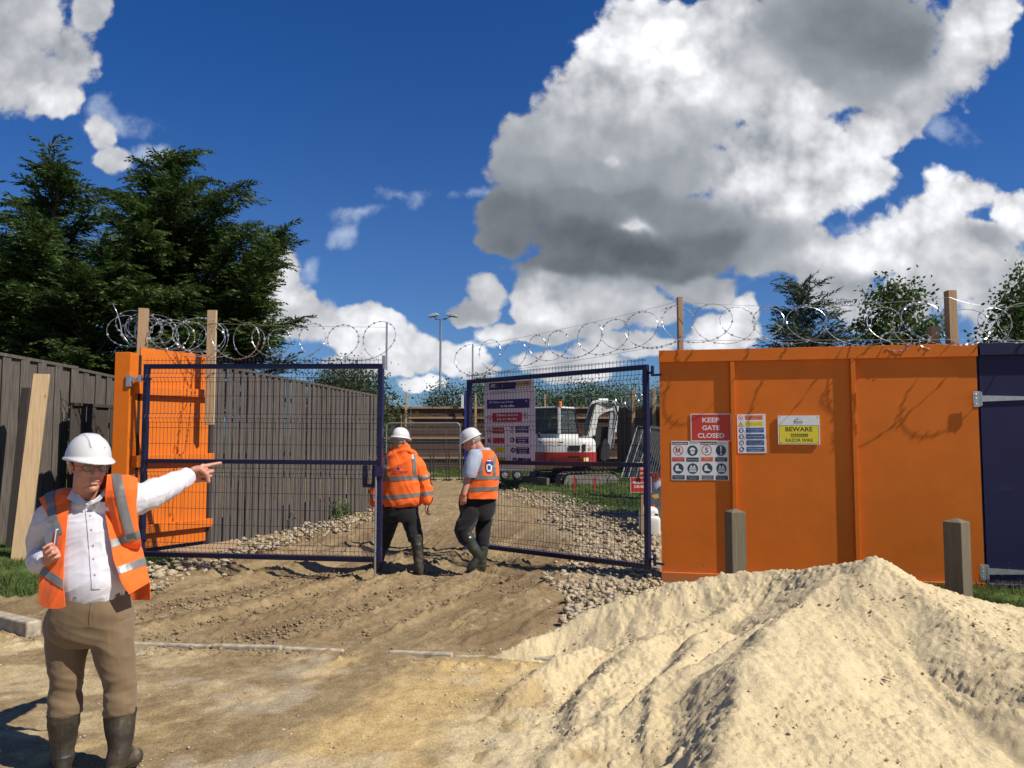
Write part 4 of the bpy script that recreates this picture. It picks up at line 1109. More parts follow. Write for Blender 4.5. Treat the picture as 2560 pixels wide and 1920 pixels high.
PALEC = basic('pale_chippings', (.42,.35,.25), .95, var=.3, scale=6)
scatter('chippings', 1500, poly_sampler([(0,1560),(340,1420),(900,1400),(1400,1400),(1250,1640),(1150,1920),(0,1920)], .0), .003, .013, 17, mat=PALEC)
scatter('chippings', 800, poly_sampler([(1050,1390),(960,1290),(1030,1235),(1250,1240),(1400,1330),(1380,1400)], .0), .008, .028, 18, mat=PALEC)
# larger stones that can be told apart
def stones(lst, labels, group):
    for i, (px, py, s) in enumerate(lst):
        g = G(px, py); r = np.random.default_rng(500+i); V = rock_mesh((g.x, g.y, gz(g.x, g.y)+s*.35), s, r)
        tag(mesh_np('stone', V, IF, STONE, org=(g.x, g.y, gz(g.x, g.y))), labels[i], 'stone', group)
stones([(395,1448,.085),(428,1442,.085),(362,1460,.06),(505,1430,.10),(470,1418,.08),(540,1398,.07),(455,1452,.05),(590,1412,.05),(520,1462,.035),(560,1440,.04)],
       ['rounded tan stone nearest the vest hem of the pointing man below the left gate','tan stone just right of the rounded one below the left gate','flat stone at the left end of the row below the left gate',
        'largest pale stone under the left gate','grey stone behind the largest pale one under the left gate','stone at the right end of the orange panel','small stone in front of the row below the left gate',
        'small stone under the middle of the left gate','smallest stone lying alone in the mud below the left gate','small stone right of the largest pale one'], 'stones below the left gate')
stones([(1365,1507,.045),(1420,1480,.05),(1540,1465,.055),(1600,1478,.05),(1445,1405,.06),(1575,1355,.08),(1620,1395,.07)],
       ['single grey stone lying left of the rubble in front of the right gate','stone at the left edge of the rubble by the right gate','large stone in the rubble below the gate hinge','stone in the rubble next to the hoarding corner',
        'stone half under the right gate bottom tube','reddish stone seen through the right gate mesh','pale stone seen through the mesh beside the gate stile'], 'larger stones at the right gate')
# ================================================================ SIGNS
INK = {}
def ink(name, c, rough=.5):
    return basic('print_'+name, c, rough, var=.05, scale=20)
WHT = ink('white', (.72,.72,.72)); RED = ink('red', (.52,.035,.022)); YEL = ink('yellow', (.75,.62,.03)); BLK = ink('black', (.015,.015,.018))
BLU = ink('blue', (.03,.10,.27)); DNV = ink('dark_blue', (.012,.022,.062)); NVY = ink('navy', (.02,.022,.12)); SLT = ink('slate_blue', (.02,.055,.085)); TAN = ink('tan', (.45,.34,.16)); GRY = ink('grey', (.12,.12,.13)); ORR = ink('orange_red', (.62,.11,.03))
class Art:
    """flat printed artwork, drawn in the photo-zoom units of the sign and mapped to its real face"""
    def __init__(s, M, W, H, box):
        s.M = M; s.W = W; s.H = H; s.b = box; s.k = W/(box[2]-box[0]); s.ky = H/(box[3]-box[1]); s.v = []; s.f = []; s.mi = []; s.mats = []; s.z = .0006; s.warp = None
    def pt(s, X, Y): return ((X-s.b[0])*s.k, (s.b[3]-Y)*s.ky)
    def _add(s, V, F, mat):
        if mat not in s.mats: s.mats.append(mat)
        n = len(s.v); s.v += V; s.f += [tuple(i+n for i in f) for f in F]; s.mi += [s.mats.index(mat)]*len(F)
    def poly(s, pts, mat):
        q = [s.pt(*p) for p in pts]
        a = sum(q[i][0]*q[(i+1) % len(q)][1]-q[(i+1) % len(q)][0]*q[i][1] for i in range(len(q)))
        if a < 0: q = q[::-1]
        s._add([Vector((x, y, s.z)) for x, y in q], [tuple(range(len(q)))], mat); s.z += .00004
    def rect(s, x0, y0, x1, y1, mat, cells=1):
        for i in range(cells):
            a = x0+(x1-x0)*i/cells; c = x0+(x1-x0)*(i+1)/cells
            q = [s.pt(a, y1), s.pt(c, y1), s.pt(c, y0), s.pt(a, y0)]; s._add([Vector((x, y, s.z)) for x, y in q], [(0,1,2,3)], mat)
        s.z += .00004
    def disc(s, X, Y, r, mat, n=28): s.poly([(X+r*math.cos(2*math.pi*i/n), Y+r*math.sin(2*math.pi*i/n)) for i in range(n)], mat)
    def ring(s, X, Y, r, w, mat, inner=None): s.disc(X, Y, r, mat); s.disc(X, Y, r-w, inner or WHT)
    def bar(s, x0, y0, x1, y1, w, mat):
        dx, dy = x1-x0, y1-y0; l = math.hypot(dx, dy); nx, ny = -dy/l*w/2, dx/l*w/2
        s.poly([(x0+nx, y0+ny), (x1+nx, y1+ny), (x1-nx, y1-ny), (x0-nx, y0-ny)], mat)
    def text(s, t, X, Y, h, mat, bold=.0, sx=1.0, shear=0., wid=None):
        M = Matrix.Identity(4); V, F = text_mesh(t, 1.0, M, 0, 'CENTER', bold, 1.0, shear)
        if not V: return
        xs = [v.x for v in V]; ys = [v.y for v in V]; cx = (min(xs)+max(xs))/2; cy = (min(ys)+max(ys))/2; hh = (max(ys)-min(ys)) or 1
        ky = h*s.ky/hh; kx = ky*sx if wid is None else wid*s.k/((max(xs)-min(xs)) or 1)
        ox, oy = s.pt(X, Y)
        s._add([Vector(((v.x-cx)*kx+ox, (v.y-cy)*ky+oy, s.z)) for v in V], F, mat); s.z += .00004
    # pictograms
    def p_hat(s, X, Y, r, bg=SLT, fg=WHT):
        s.disc(X, Y, r, bg); n = 12
        s.poly([(X+r*.55*math.cos(a), Y-r*.05-r*.55*math.sin(a)) for a in [math.pi*i/n for i in range(n+1)]], fg)
        s.poly([(X-r*.42, Y+.05*r), (X+r*.42, Y+.05*r), (X+r*.36, Y+.5*r), (X+.15*r, Y+.68*r), (X-.15*r, Y+.68*r), (X-r*.36, Y+.5*r)], fg)
        s.bar(X-r*.66, Y-.02*r, X+r*.66, Y-.02*r, r*.10, bg)
    def p_boot(s, X, Y, r, bg=SLT, fg=WHT):
        s.disc(X, Y, r, bg)
        s.poly([(X-.5*r, Y-.5*r), (X+.0*r, Y-.6*r), (X+.05*r, Y), (X+.6*r, Y+.35*r), (X+.65*r, Y+.52*r), (X+.0*r, Y+.45*r), (X-.2*r, Y+.5*r), (X-.6*r, Y+.42*r)], fg)
    def p_vest(s, X, Y, r, bg=SLT, fg=WHT):
        s.disc(X, Y, r, bg)
        s.poly([(X-.55*r, Y-.15*r), (X-.38*r, Y-.6*r), (X-.2*r, Y-.6*r), (X-.02*r, Y-.1*r)], fg); s.poly([(X+.55*r, Y-.15*r), (X+.38*r, Y-.6*r), (X+.2*r, Y-.6*r), (X+.02*r, Y-.1*r)], fg)
        for k in (0, .27, .52): s.rect(X-.66*r, Y+(k-.05)*r, X+.66*r, Y+(k+.12)*r, fg)
    def p_bang(s, X, Y, r, bg=SLT, fg=WHT):
        s.disc(X, Y, r, bg); s.poly([(X-.17*r, Y-.78*r), (X+.17*r, Y-.78*r), (X+.08*r, Y+.28*r), (X-.08*r, Y+.28*r)], fg); s.disc(X, Y+.6*r, .17*r, fg, 12)
    def p_walk(s, X, Y, r):
        s.ring(X, Y, r, r*.16, RED)
        for o in (-.28, .22):
            s.disc(X+o*r, Y-.48*r, .12*r, BLK, 10); s.bar(X+o*r, Y-.36*r, X+(o-.05)*r, Y+.05*r, .22*r, BLK)
            s.bar(X+(o-.05)*r, Y, X+(o-.28)*r, Y+.5*r, .12*r, BLK); s.bar(X+(o-.05)*r, Y, X+(o+.22)*r, Y+.5*r, .12*r, BLK); s.bar(X+o*r, Y-.25*r, X+(o+.28)*r, Y-.05*r, .1*r, BLK); s.bar(X+o*r, Y-.25*r, X+(o-.25)*r, Y-.02*r, .1*r, BLK)
        s.bar(X-.6*r, Y-.6*r, X+.6*r, Y+.6*r, .15*r, RED)
    def build(s, parent, thick=.003, board=None, back=WHT):
        V = s.v
        if s.warp: V = [s.warp(v) for v in V]
        V = [s.M @ v for v in V]
        if board is not None: back = board
        b = MB(); b.prism([(0,0),(s.W,0),(s.W,s.H),(0,s.H)], s.M, -thick, 0) if s.warp is None else None
        if s.warp is None: b.build('board', back, parent)
        mesh_np('print', np.array([tuple(v) for v in V]), s.f, parent=parent, mats=s.mats, midx=s.mi)
def hoard_sign(px0, px1, py0, py1, label, box, out=.004, tilt=0.0, name='sign'):
    s0, s1 = hs(px0), hs(px1); D = hp(s0, 0, 0).y; z1 = ztop(py0, D); z0 = ztop(py1, D)
    o = hp(s0, out, z0); o2 = o-hn*.0; root = thing(name, o, label, 'sign', 'safety signs fixed to the orange hoarding')
    M = plane_frame(o, hd); M = M @ Matrix.Rotation(tilt, 4, 'Z')
    return root, Art(M, s1-s0, z1-z0, box)
def build_signs():
    r, a = hoard_sign(1727, 1828, 1034.5, 1103, 'red sign reading KEEP GATE CLOSED, topmost on the left hoarding panel', (437,272,945,620), out=.008)
    a.rect(437,272,945,620,WHT); a.rect(447,282,936,611,RED)
    for t, y in (('KEEP',352),('GATE',450),('CLOSED',548)): a.text(t, 692, y, 60, WHT, .024, wid={'KEEP':215,'GATE':220,'CLOSED':335}[t])
    a.build(r)
    r, a = hoard_sign(1677.5, 1749, 1102.5, 1200, 'white pictogram board with walking figures crossed out below the red sign', (187,617,547,1106), out=.004)
    def top(a, x):
        a.rect(187,617,905,1106,WHT) if False else a.rect(a.b[0],617,a.b[2],1106,WHT)
        a.rect(x+6,628,x+213,664,DNV); a.text('maypine', x+108, 648, 24, WHT, .02, wid=186); a.text('civils', x+281, 646, 20, GRY, .0, wid=105)
    top(a, 187); a.p_walk(275,735,64); a.p_hat(455,737,66); a.p_boot(275,960,66); a.p_vest(455,960,66)
    for (x0, y0, x1, y1, c) in ((199,820,352,872,RED),(377,822,532,874,SLT),(198,1044,353,1096,SLT),(377,1046,532,1100,SLT)): a.rect(x0,y0,x1,y1,c)
    a.text('Unauthorised access', 275, 837, 9, WHT, wid=125); a.text('is prohibited', 275, 855, 9, WHT, wid=100); a.text('Hard hat area', 455, 849, 13, WHT, wid=130); a.text('Protective footwear', 275, 1063, 9, WHT, wid=120); a.text('must be worn', 275, 1080, 9, WHT, wid=90); a.text('High visibility jackets', 455, 1064, 9, WHT, wid=125); a.text('must be worn', 455, 1082, 9, WHT, wid=90)
    a.build(r)
    r, a = hoard_sign(1749.5, 1820.5, 1103, 1200, 'white pictogram board with a 5 in a red circle below the red sign', (547,619,912,1108), out=.0045)
    top(a, 547); a.ring(632,733,67,11,RED); a.text('5', 631, 733, 68, BLK, .02); a.p_bang(815,735,67); a.p_boot(637,960,66); a.p_vest(818,962,66)
    for (x0, y0, x1, y1, c) in ((558,820,712,872,ORR),(738,820,894,874,SLT),(564,1048,717,1100,GRY),(742,1050,898,1102,SLT)): a.rect(x0,y0,x1,y1,c)
    a.text('Maximum', 635, 836, 10, WHT, wid=62); a.text('speed 5', 635, 856, 10, WHT, wid=62); a.text('Caution site', 815, 838, 10, WHT, wid=110); a.text('entrance', 815, 856, 9, WHT, wid=80); a.text('Protective footwear', 640, 1066, 9, WHT, wid=120); a.text('must be worn', 640, 1084, 9, WHT, wid=90); a.text('High visibility jackets', 820, 1068, 9, WHT, wid=125); a.text('must be worn', 820, 1086, 9, WHT, wid=90)
    a.build(r)
    r, a = hoard_sign(1844, 1915.5, 1036, 1133, 'narrow white safety notice with rows of blue bars between the red and yellow signs', (1017,281,1386,768), out=.004, tilt=R(.6))
    a.rect(1017,281,1386,768,WHT); a.ring(1063,325,30,6,RED); a.disc(1063,325,9,BLK); a.bar(1043,305,1083,345,6,RED)
    a.rect(1122,297,1348,352,ORR); a.text('Danger no unauthorised', 1236, 315, 10, WHT, wid=195); a.text('admittance', 1236, 335, 10, WHT, wid=90)
    a.poly([(1065,373),(1102,437),(1028,437)],BLK); a.poly([(1065,384),(1093,432),(1037,432)],YEL); a.bar(1065,396,1065,418,6,BLK); a.disc(1065,425,3.5,BLK,8)
    a.rect(1126,373,1352,434,YEL); a.text('Caution cut off', 1240, 392, 15, BLK, wid=165); a.text('saw in operation', 1240, 414, 14, BLK, wid=185)
    for i, t in enumerate((('Ear, eye and head','protection must be worn'),('Wear face mask',),('Safety gloves must','be worn'),('Protective footwear','must be worn'))):
        y = 482+i*79; a.rect(1130,y-31,1360,y+29,BLU); (a.p_hat, a.p_hat, a.p_vest, a.p_boot)[i](1068, y, 32, BLU)
        for j, l in enumerate(t): a.text(l, 1245, y+(0 if len(t) == 1 else -11+22*j), 18 if len(t) == 1 else 13, WHT, wid=200 if (j == 0) else 150)
    for (x, y) in ((1025,289),(1362,289),(1040,756),(1372,756)): a.disc(x, y, 5, GRY, 8)
    a.build(r)
    r, a = hoard_sign(1944.5, 2049, 1039, 1110.5, 'white and yellow sign reading BEWARE RAZOR WIRE, furthest right on the hoarding', (1527,298,2055,655), out=.020)
    a.rect(1527,298,2055,655,WHT); a.poly([(1548,420),(2035,420),(2042,428),(2042,638),(2035,646),(1548,646),(1540,638),(1540,428)],BLK); a.rect(1545,425,2037,641,YEL)
    a.text('BEWARE', 1792, 469, 56, BLK, .026, wid=342); a.text('RAZOR WIRE', 1793, 605, 42, BLK, .02, wid=342)
    a.rect(1685,530,1900,537,BLK); a.rect(1685,556,1900,562,BLK)
    for i in range(9): x = 1692+i*24.5; a.poly([(x,530),(x+20,530),(x+14,560),(x+6,546)],BLK); a.bar(x,530,x+12,512,2.5,BLK); a.bar(x,562,x+10,570,2.5,BLK)
    a.rect(1735,350,1742,402,DNV); a.rect(1735,350,1790,355,DNV); a.text('Snowdon', 1796, 374, 18, DNV, .03, wid=100); a.text('Homes Ltd', 1796, 397, 11, DNV, .01, wid=84)
    a.ring(1785,332,16,3,GRY); a.bar(1800,330,1845,350,2.5,GRY)
    for (x, y) in ((1551,314),(2030,320),(1553,636),(2033,634)): a.disc(x, y, 7, GRY, 8)
    a.build(r, thick=.012)
build_signs()
# ---------------------------------------------------------------- banner on the right gate
def build_banner():
    q, d, n, L, zz = GQ
    def s_of(px):
        D0 = P(px, 1086, 1.0); k = (RG1.x*d.y-RG1.y*d.x)/(D0.x*d.y-D0.y*d.x); return (D0*k-RG1).dot(d), (D0*k).y
    s0, D0 = s_of(1206); s1, D1 = s_of(1330); z1 = ztop(944, D1)-.02; z0 = ztop(1173, D1)
    W = s1-s0; H = z1-z0; o = q(s0, z0, -.036); root = thing('banner', q(s0, z1, -.036), 'tall white site safety banner hanging behind the mesh of the right gate', 'banner')
    M = plane_frame(o, d); a = Art(M, W, H, (170,190,1000,1610))
    def warp(v):
        t = v.y/H; u = v.x/W
        curl = -.10*max(0, u-.86)**1.4*3*(.4+.6*math.sin(t*5.5)**2); return Vector((v.x+.02*math.sin(t*4)*(u > .8)*(u-.8)*5, v.y, v.z-.015*math.sin(u*3.1)-.012*math.sin(t*6+u*3)+curl))
    a.warp = warp
    # cloth with real thickness
    nx, ny = 14, 26; V = []; F = []
    for sd in (0, 1):
        for j in range(ny+1):
            for i in range(nx+1): V.append(M @ warp(Vector((W*i/nx, H*j/ny, -.0015-.0015*sd))))
    N1 = (nx+1)*(ny+1)
    for j in range(ny):
        for i in range(nx):
            k = j*(nx+1)+i; F.append((k, k+1, k+nx+2, k+nx+1)); F.append((N1+k, N1+k+nx+1, N1+k+nx+2, N1+k+1))
    CL = foliage_mat('banner_vinyl', (.74,.68,.72), (.78,.72,.75), .35)
    mesh_np('cloth', np.array([tuple(v) for v in V]), F, CL, root, smooth=True)
    a.z = .0015; c = 10
    a.rect(255,212,690,325,NVY,c); a.text('maypine', 472, 262, 92, WHT, .05, wid=385, shear=.2); a.rect(692,205,940,290,TAN,6); a.text('civils', 818, 235, 60, BLK, .0, wid=230)
    a.text('tel 01935 824000', 420, 365, 26, GRY, wid=310); a.text('info@maypine.com', 768, 345, 26, GRY, wid=330)
    a.rect(225,490,920,640,NVY,c); a.text('All visitors and drivers must report', 570, 535, 44, WHT, .04, wid=620); a.text('to site office', 565, 598, 40, WHT, .04, wid=220)
    a.rect(315,710,805,860,RED,c); a.text('Children must not', 560, 748, 40, WHT, .04, wid=370); a.text('play on this site', 560, 815, 42, WHT, .04, wid=330)
    for (x, y) in ((265,790),(862,765)): a.ring(x, y, 46, 9, RED); a.disc(x, y-18, 8, BLK, 8); a.bar(x, y-12, x, y+22, 12, BLK); a.bar(x-30, y-30, x+30, y+30, 7, RED)
    for (x0, y0, x1, y1, m_, ts) in ((310,950,510,1050,RED,('No smoking',)),(315,1120,510,1215,RED,('Unauthorised','persons are not','permitted')),(335,1275,510,1360,YEL,('Danger',)),(385,1440,520,1500,YEL,('Warning',)),
            (705,935,915,982,NVY,('Ear protection','must be worn')),(705,990,915,1040,NVY,('Eye protection','must be worn')),(705,1105,915,1210,NVY,('Protective','footwear','must be worn')),(710,1270,925,1375,NVY,('Safety helmets','must be worn','on this site')),(730,1440,945,1500,NVY,('High visibility','jackets'))):
        a.rect(x0, y0, x1, y1, m_, 3); k = len(ts)
        for i, t in enumerate(ts): a.text(t, (x0+x1)/2, y0+(y1-y0)*(i+.5)/k, (y1-y0)*(.42 if k == 1 else .55/k), BLK if m_ is YEL else WHT, .03, wid=(x1-x0)*(.8 if i == 0 else .62))
    for (x, y) in ((258,1005),(262,1165)): a.ring(x, y, 44, 8, RED); a.bar(x-28, y-28, x+28, y+28, 7, RED); a.bar(x, y-20, x, y+20, 8, BLK)
    a.poly([(265,1270),(300,1345),(230,1345)],YEL); a.poly([(265,1430),(300,1500),(230,1500)],YEL)
    for (x, y, f) in ((650,955,a.p_hat),(650,1020,a.p_hat),(650,1155,a.p_boot),(657,1320,a.p_hat),(680,1478,a.p_vest)): f(x, y, 24 if y in (955, 1020) else 42, NVY)
    a.build(root)
    b = MB()
    for (s_, z_) in ((s0+.03, z1+.0), ((s0+s1)/2, z1+.0), (s1-.03, z1+.0)):
        pts = [q(s_+.0, z_, 0)+Vector((0,0,.03))+n*(.042*math.cos(t))+Vector((0,0,.042*math.sin(t))) for t in [i*math.pi/6 for i in range(13)]]; b.tube(pts, .003, 5)
    b.build('cable_tie', BLK, root)
build_banner()

# ================================================================ BEYOND THE GATE
BROWN = wood('brown_fence_stain', (.085,.048,.032), (.15,.09,.06), stretch=(.8,14,14), knots=False)
def rear_fence():
    D = 30.5; xa = P(760, 1086, D).x; xb = P(1560, 1086, D).x; zt = ztop(1018, D); g = .28
    root = thing('timber_fence', (xa, D, g), 'long dark brown horizontal board fence closing the far side of the site', 'fence')
    n = 9; w = (xb-xa)/n; r = random.Random(2)
    for i in range(n):
        b = MB(); z = g-.05; k = 0
        while z < zt-.03:
            b.box((xa+(i+.5)*w, D+.012*(k % 2), z+.075), (w-.01, .02, .155)); z += .148; k += 1
        b.build('boards', BROWN, root)
    for z in (zt-.02, zt-.42, zt-1.22, zt-2.0):
        b = MB(); b.beam((xa, D-.045, z), (xb, D-.045, z), .05, .075); b.build('rail', TANWOOD, root)
    return zt, D
ZR, DR = rear_fence()
def pale_post(px, w, y0, y1, D, label, mat=FRESHWOOD):
    x = P(px, 1086, D).x; z0, z1 = ztop(y1, D), ztop(y0, D); b = MB(); b.box((x, D, (z0+z1)/2), (w*D/1920, .07, z1-z0)); tag(b.build('timber_post', mat, org=(x, D, z0)), label, 'post', 'pale timber posts on the far fence')
pale_post(1014.5, 5, 981, 1068, 30.3, 'slim pale timber upright on the far fence above the left of the two walking men')
pale_post(1007, 9, 1035, 1165, 30.36, 'wider post of the far fence behind the slim pale upright')
pale_post(1156, 6, 988, 1020, 30.3, 'short white topped post between the two men on the far fence', WHT)
pale_post(1189, 5, 984, 1070, 30.3, 'slim pale timber upright on the far fence beside the banner')
pale_post(1182, 8, 1037, 1165, 30.36, 'wider post of the far fence half hidden by the banner')
pale_post(1363, 4, 986, 1050, 30.3, 'slim timber upright behind the excavator cab')
razor([Vector((P(940,1086,30.4).x, 30.4, ZR+.22)), Vector((P(1545,1086,30.4).x, 30.4, ZR+.22))], .24, .42, 'distant razor wire along the top of the far brown fence', seed=41, r0=.006, barb=False, jit=.3)
razor([Vector((P(930,1086,30.2).x, 30.2, ZR+.08)), Vector((P(990,1086,30.2).x, 30.2, ZR+.14))], .20, .13, 'bright tangle of razor wire at the left end of the far fence', seed=43, r0=.009, barb=False, jit=.6)
a = P(1545, 1086, 30.0); c = P(1700, 1086, 26.5)
fence((a.x, a.y), (c.x, c.y), .25, .25, ztop(1018, 30), ztop(1012, 26.5), .16, 'tan timber fence at the far right corner of the site beside the hoarding', seed=12, mat=wood('tan_fence', (.16,.105,.068), (.27,.185,.12)), bw=.15, cap=False)
post(1579, 1588, 28.5, ztop(976, 28.5), TANWOOD, 'tan post carrying razor wire right of the excavator boom', zb=.2)
post(1631, 1640, 27.6, ztop(972, 27.6), TANWOOD, 'tan post carrying razor wire just left of the orange hoarding edge', zb=.2)
razor([Vector((P(1545,1000,29.5).x, 29.5, ztop(998,29.5))), Vector((P(1665,1000,27).x, 27, ztop(996,27)))], .27, .16, 'bright dense razor wire above the tan fence in the far right corner', seed=44, r0=.008, barb=False, jit=.5)
# lamp column
def lamp():
    D = 42; x = P(1100, 1086, D).x; k = D/1920; g = .3; zt = ztop(797, D); root = thing('street_lamp', (x, D, g), 'tall grey lamp column with two flat lantern heads beyond the far fence', 'street lamp')
    m = basic('lamp_column_grey', (.22,.24,.27), .5, metal=.3)
    b = MB(); b.tube([(x, D, g), (x, D, 3.6), (x, D, 3.65), (x, D, zt)], [.095, .09, .065, .055], 12); b.build('column', m, root, smooth=True, auto=40)
    b = MB(); b.tube([(x-.32, D, zt-.02), (x, D, zt), (x+.32, D, zt-.02)], .03, 8); b.build('crossarm', m, root)
    hd_ = basic('lantern_grey', (.5,.51,.52), .4)
    for sx in (-1, 1):
        b = MB(); Mx = Matrix.Rotation(R(10)*sx, 3, 'Y'); c = Vector((x+sx*(.40 if sx < 0 else .62), D, zt+.16))
        P_ = [(-.30,-.03),(-.26,.06),(-.05,.13),(.20,.12),(.30,.02),(.28,-.04)]
        V = []
        for y_ in (-.17, .17):
            for (a_, z_) in P_: V.append(c+Mx @ Vector((a_*(1 if sx < 0 else 1.15)*(-sx), y_*(1-.3*abs(a_)), z_)))
        n = len(P_); b.add(V, [tuple(range(n)), tuple(range(2*n-1, n-1, -1))]+[(i, n+i, n+(i+1) % n, (i+1) % n) for i in range(n)])
        o = b.build('lantern', hd_, root, bevel=.02)
        b = MB(); b.box(c+Vector((0, 0, -.045)), (.38, .2, .02), Mx); b.build('lens', basic('lamp_lens', (.10,.11,.12), .2), o, org=ORG[root.name])
        b = MB(); b.beam((x+sx*.2, D, zt), c+Vector((0,0,-.03)), .05, .04); b.build('bracket', m, root)
lamp()

# ---------------------------------------------------------------- excavator
def excavator():
    D = 22.6; K = D/1920; g = .07; ox = P(1418, 1086, D).x
    W_ = basic('excavator_white', (.60,.59,.55), .35, var=.06); RD = basic('excavator_red', (.30,.022,.018), .35, var=.1); DK = basic('rubber_dark', (.018,.017,.016), .8); GL = basic('cab_glass', (.02,.028,.026), .08, spec=.6, var=.3); STL = basic('muddy_steel', (.13,.115,.095), .7, var=.3); BK = basic('black_trim', (.012,.012,.012), .5)
    root = thing('excavator', (ox, D, g), 'white and red compact excavator with orange beacon parked on the grass beyond the right gate', 'excavator')
    def X(px): return (px-1418)*K+ox
    def Z(py): return ztop(py, D)
    # undercarriage: two tracks running away to the right
    t = Vector((.84, .54, 0)).normalized(); l = Vector((-t.y, t.x, 0))
    for i, (c, lab) in enumerate(((Vector((ox+.55, D-.35, 0)), 'near'), (Vector((ox+.55, D-.35, 0))+l*1.35+t*.0, 'far'))):
        zc = g+.27; Ln = .78; rr = .27; prof = []
        for k in range(13): a_ = math.pi/2+math.pi*k/12; prof.append((-Ln+rr*math.cos(a_), rr*math.sin(a_)))
        for k in range(13): a_ = -math.pi/2+math.pi*k/12; prof.append((Ln+rr*.85*math.cos(a_), rr*.95*math.sin(a_)))
        b = MB(); V = []; n = len(prof)
        for s_ in (-.17, .17):
            for (u, z) in prof: V.append(c+t*u+l*s_+Vector((0,0,zc+z)))
        b.add(V, [(k, (k+1) % n, n+(k+1) % n, n+k) for k in range(n)])
        V = [c+t*u*.93+l*s_+Vector((0,0,zc+z*.84)) for s_ in (-.155, .155) for (u, z) in prof]
        b.add(V, [tuple(range(n-1, -1, -1)), tuple(range(n, 2*n))])
        # grouser ribs
        for k in range(0, 30):
            f = k/30*(4*Ln+2*math.pi*rr)
            if f < 2*Ln: p = (-Ln+f, rr+.012); an = 0
            elif f < 2*Ln+math.pi*rr: an = (f-2*Ln)/rr; p = (Ln+(rr+.012)*.9*math.sin(an), (rr+.012)*math.cos(an)); an = -an
            elif f < 4*Ln+math.pi*rr: p = (Ln-(f-2*Ln-math.pi*rr), -rr-.005); an = 0
            else: an = (f-4*Ln-math.pi*rr)/rr; p = (-Ln-(rr+.012)*math.sin(an), -(rr+.012)*math.cos(an)); an = -an
            q0 = c+t*p[0]+Vector((0,0,zc+p[1])); b.beam(q0-l*.165, q0+l*.165, .045, .03)
        tr = b.build('track', STL, root)
        b = MB()
        for u, r0 in ((-Ln, .21), (Ln, .19), (-.35, .09), (0, .09), (.35, .09)):
            Mx = Matrix((t, Vector((0,0,1)), -l)).transposed(); zz = zc-(.12 if r0 < .1 else 0); b.lathe(c+t*u-l*.19+Vector((0,0,zz)), [(r0, 0), (r0, .03), (r0*.5, .04), (r0*.5, .06)], 16, Mx)
            b.add([], [])
        b.build('wheel', STL, tr, org=ORG[root.name])
        b = MB(); b.beam(c-t*.55-l*.2+Vector((0,0,zc+.02)), c+t*.55-l*.2+Vector((0,0,zc+.02)), .05, .16); b.build('side_frame', STL, tr, org=ORG[root.name])
    b = MB(); b.lathe((ox-.0, D+.25, g+.40), [(.42,0),(.42,.22)], 20); b.box((ox+.2, D+.2, g+.35), (1.1, .8, .2)); b.build('turntable', DK, root)
    # dozer blade at the left end
    bc = Vector((ox-.95, D-.2, g+.22)); b = MB(); b.box(bc, (.10, 1.3, .36), Matrix.Rotation(math.atan2(t.y, t.x), 3, 'Z')); b.build('blade', STL, root, bevel=.01)
    # upper body: rounded plan
    def plan(sc, dz=0):
        pts = []
        for k in range(40):
            a_ = 2*math.pi*k/40; ca, sa = math.cos(a_), math.sin(a_); e = .62
            pts.append((math.copysign(abs(ca)**e, ca)*.92*sc, math.copysign(abs(sa)**e, sa)*.78*sc))
        return pts
    cx = (X(1334)+X(1493))/2; cy = D+.25
    def shell(z0, z1, m_, name, rows, prt=root):
        V = []; F = []; n = 40
        for (z, sc) in rows: V += [Vector((cx+x*(sc), cy+y*sc, z)) for x, y in plan(1)]
        for i in range(len(rows)-1): F += [(i*n+k, i*n+(k+1) % n, (i+1)*n+(k+1) % n, (i+1)*n+k) for k in range(n)]
        F += [tuple(range(n-1, -1, -1)), tuple((len(rows)-1)*n+k for k in range(n))]
        b = MB(); b.add(V, F); return b.build(name, m_, prt, smooth=True, auto=35)
    shell(0, 0, RD, 'counterweight', [(Z(1158), .96), (Z(1154), 1.0), (Z(1130), 1.0), (Z(1129.5), .985)])
    # white bonnet, higher at the rear right, falling to the left
    hood = [(Z(1129.4), .985), (Z(1118), .985), (Z(1107), .97), (Z(1099), .93), (Z(1095), .86)]
    o = shell(0, 0, W_, 'bonnet', hood)
    zb = Z(1129)
    def decal(px0, px1, py0, py1, m_, name, txt=None, dy=0.0, prt=o):
        b = MB(); x0, x1 = X(px0), X(px1)
        def yy(x, zz):
            u = max(-.999, min(.999, (x-cx)/.92)); return cy-.78*(1-abs(u)**(2/.62))**(.31)*1.003-.004-dy
        n = 8; V = []; 
        for j in (0, 1):
            for i in range(n+1):
                x = x0+(x1-x0)*i/n; V.append(Vector((x, yy(x, 0), Z(py1 if j == 0 else py0))))
        b.add(V, [(i, i+1, n+2+i, n+1+i) for i in range(n)]); return b.build(name, m_, prt, org=ORG[root.name])
    decal(1417, 1446, 1113, 1126, BK, 'side_vent'); decal(1452, 1460, 1110, 1127, BK, 'side_vent'); decal(1417, 1446, 1138, 1142, BK, 'grille'); decal(1440, 1450, 1146, 1150, BK, 'grille'); decal(1455, 1462, 1143, 1152, YEL, 'data_plate'); decal(1462, 1467, 1143, 1152, WHT, 'data_plate')
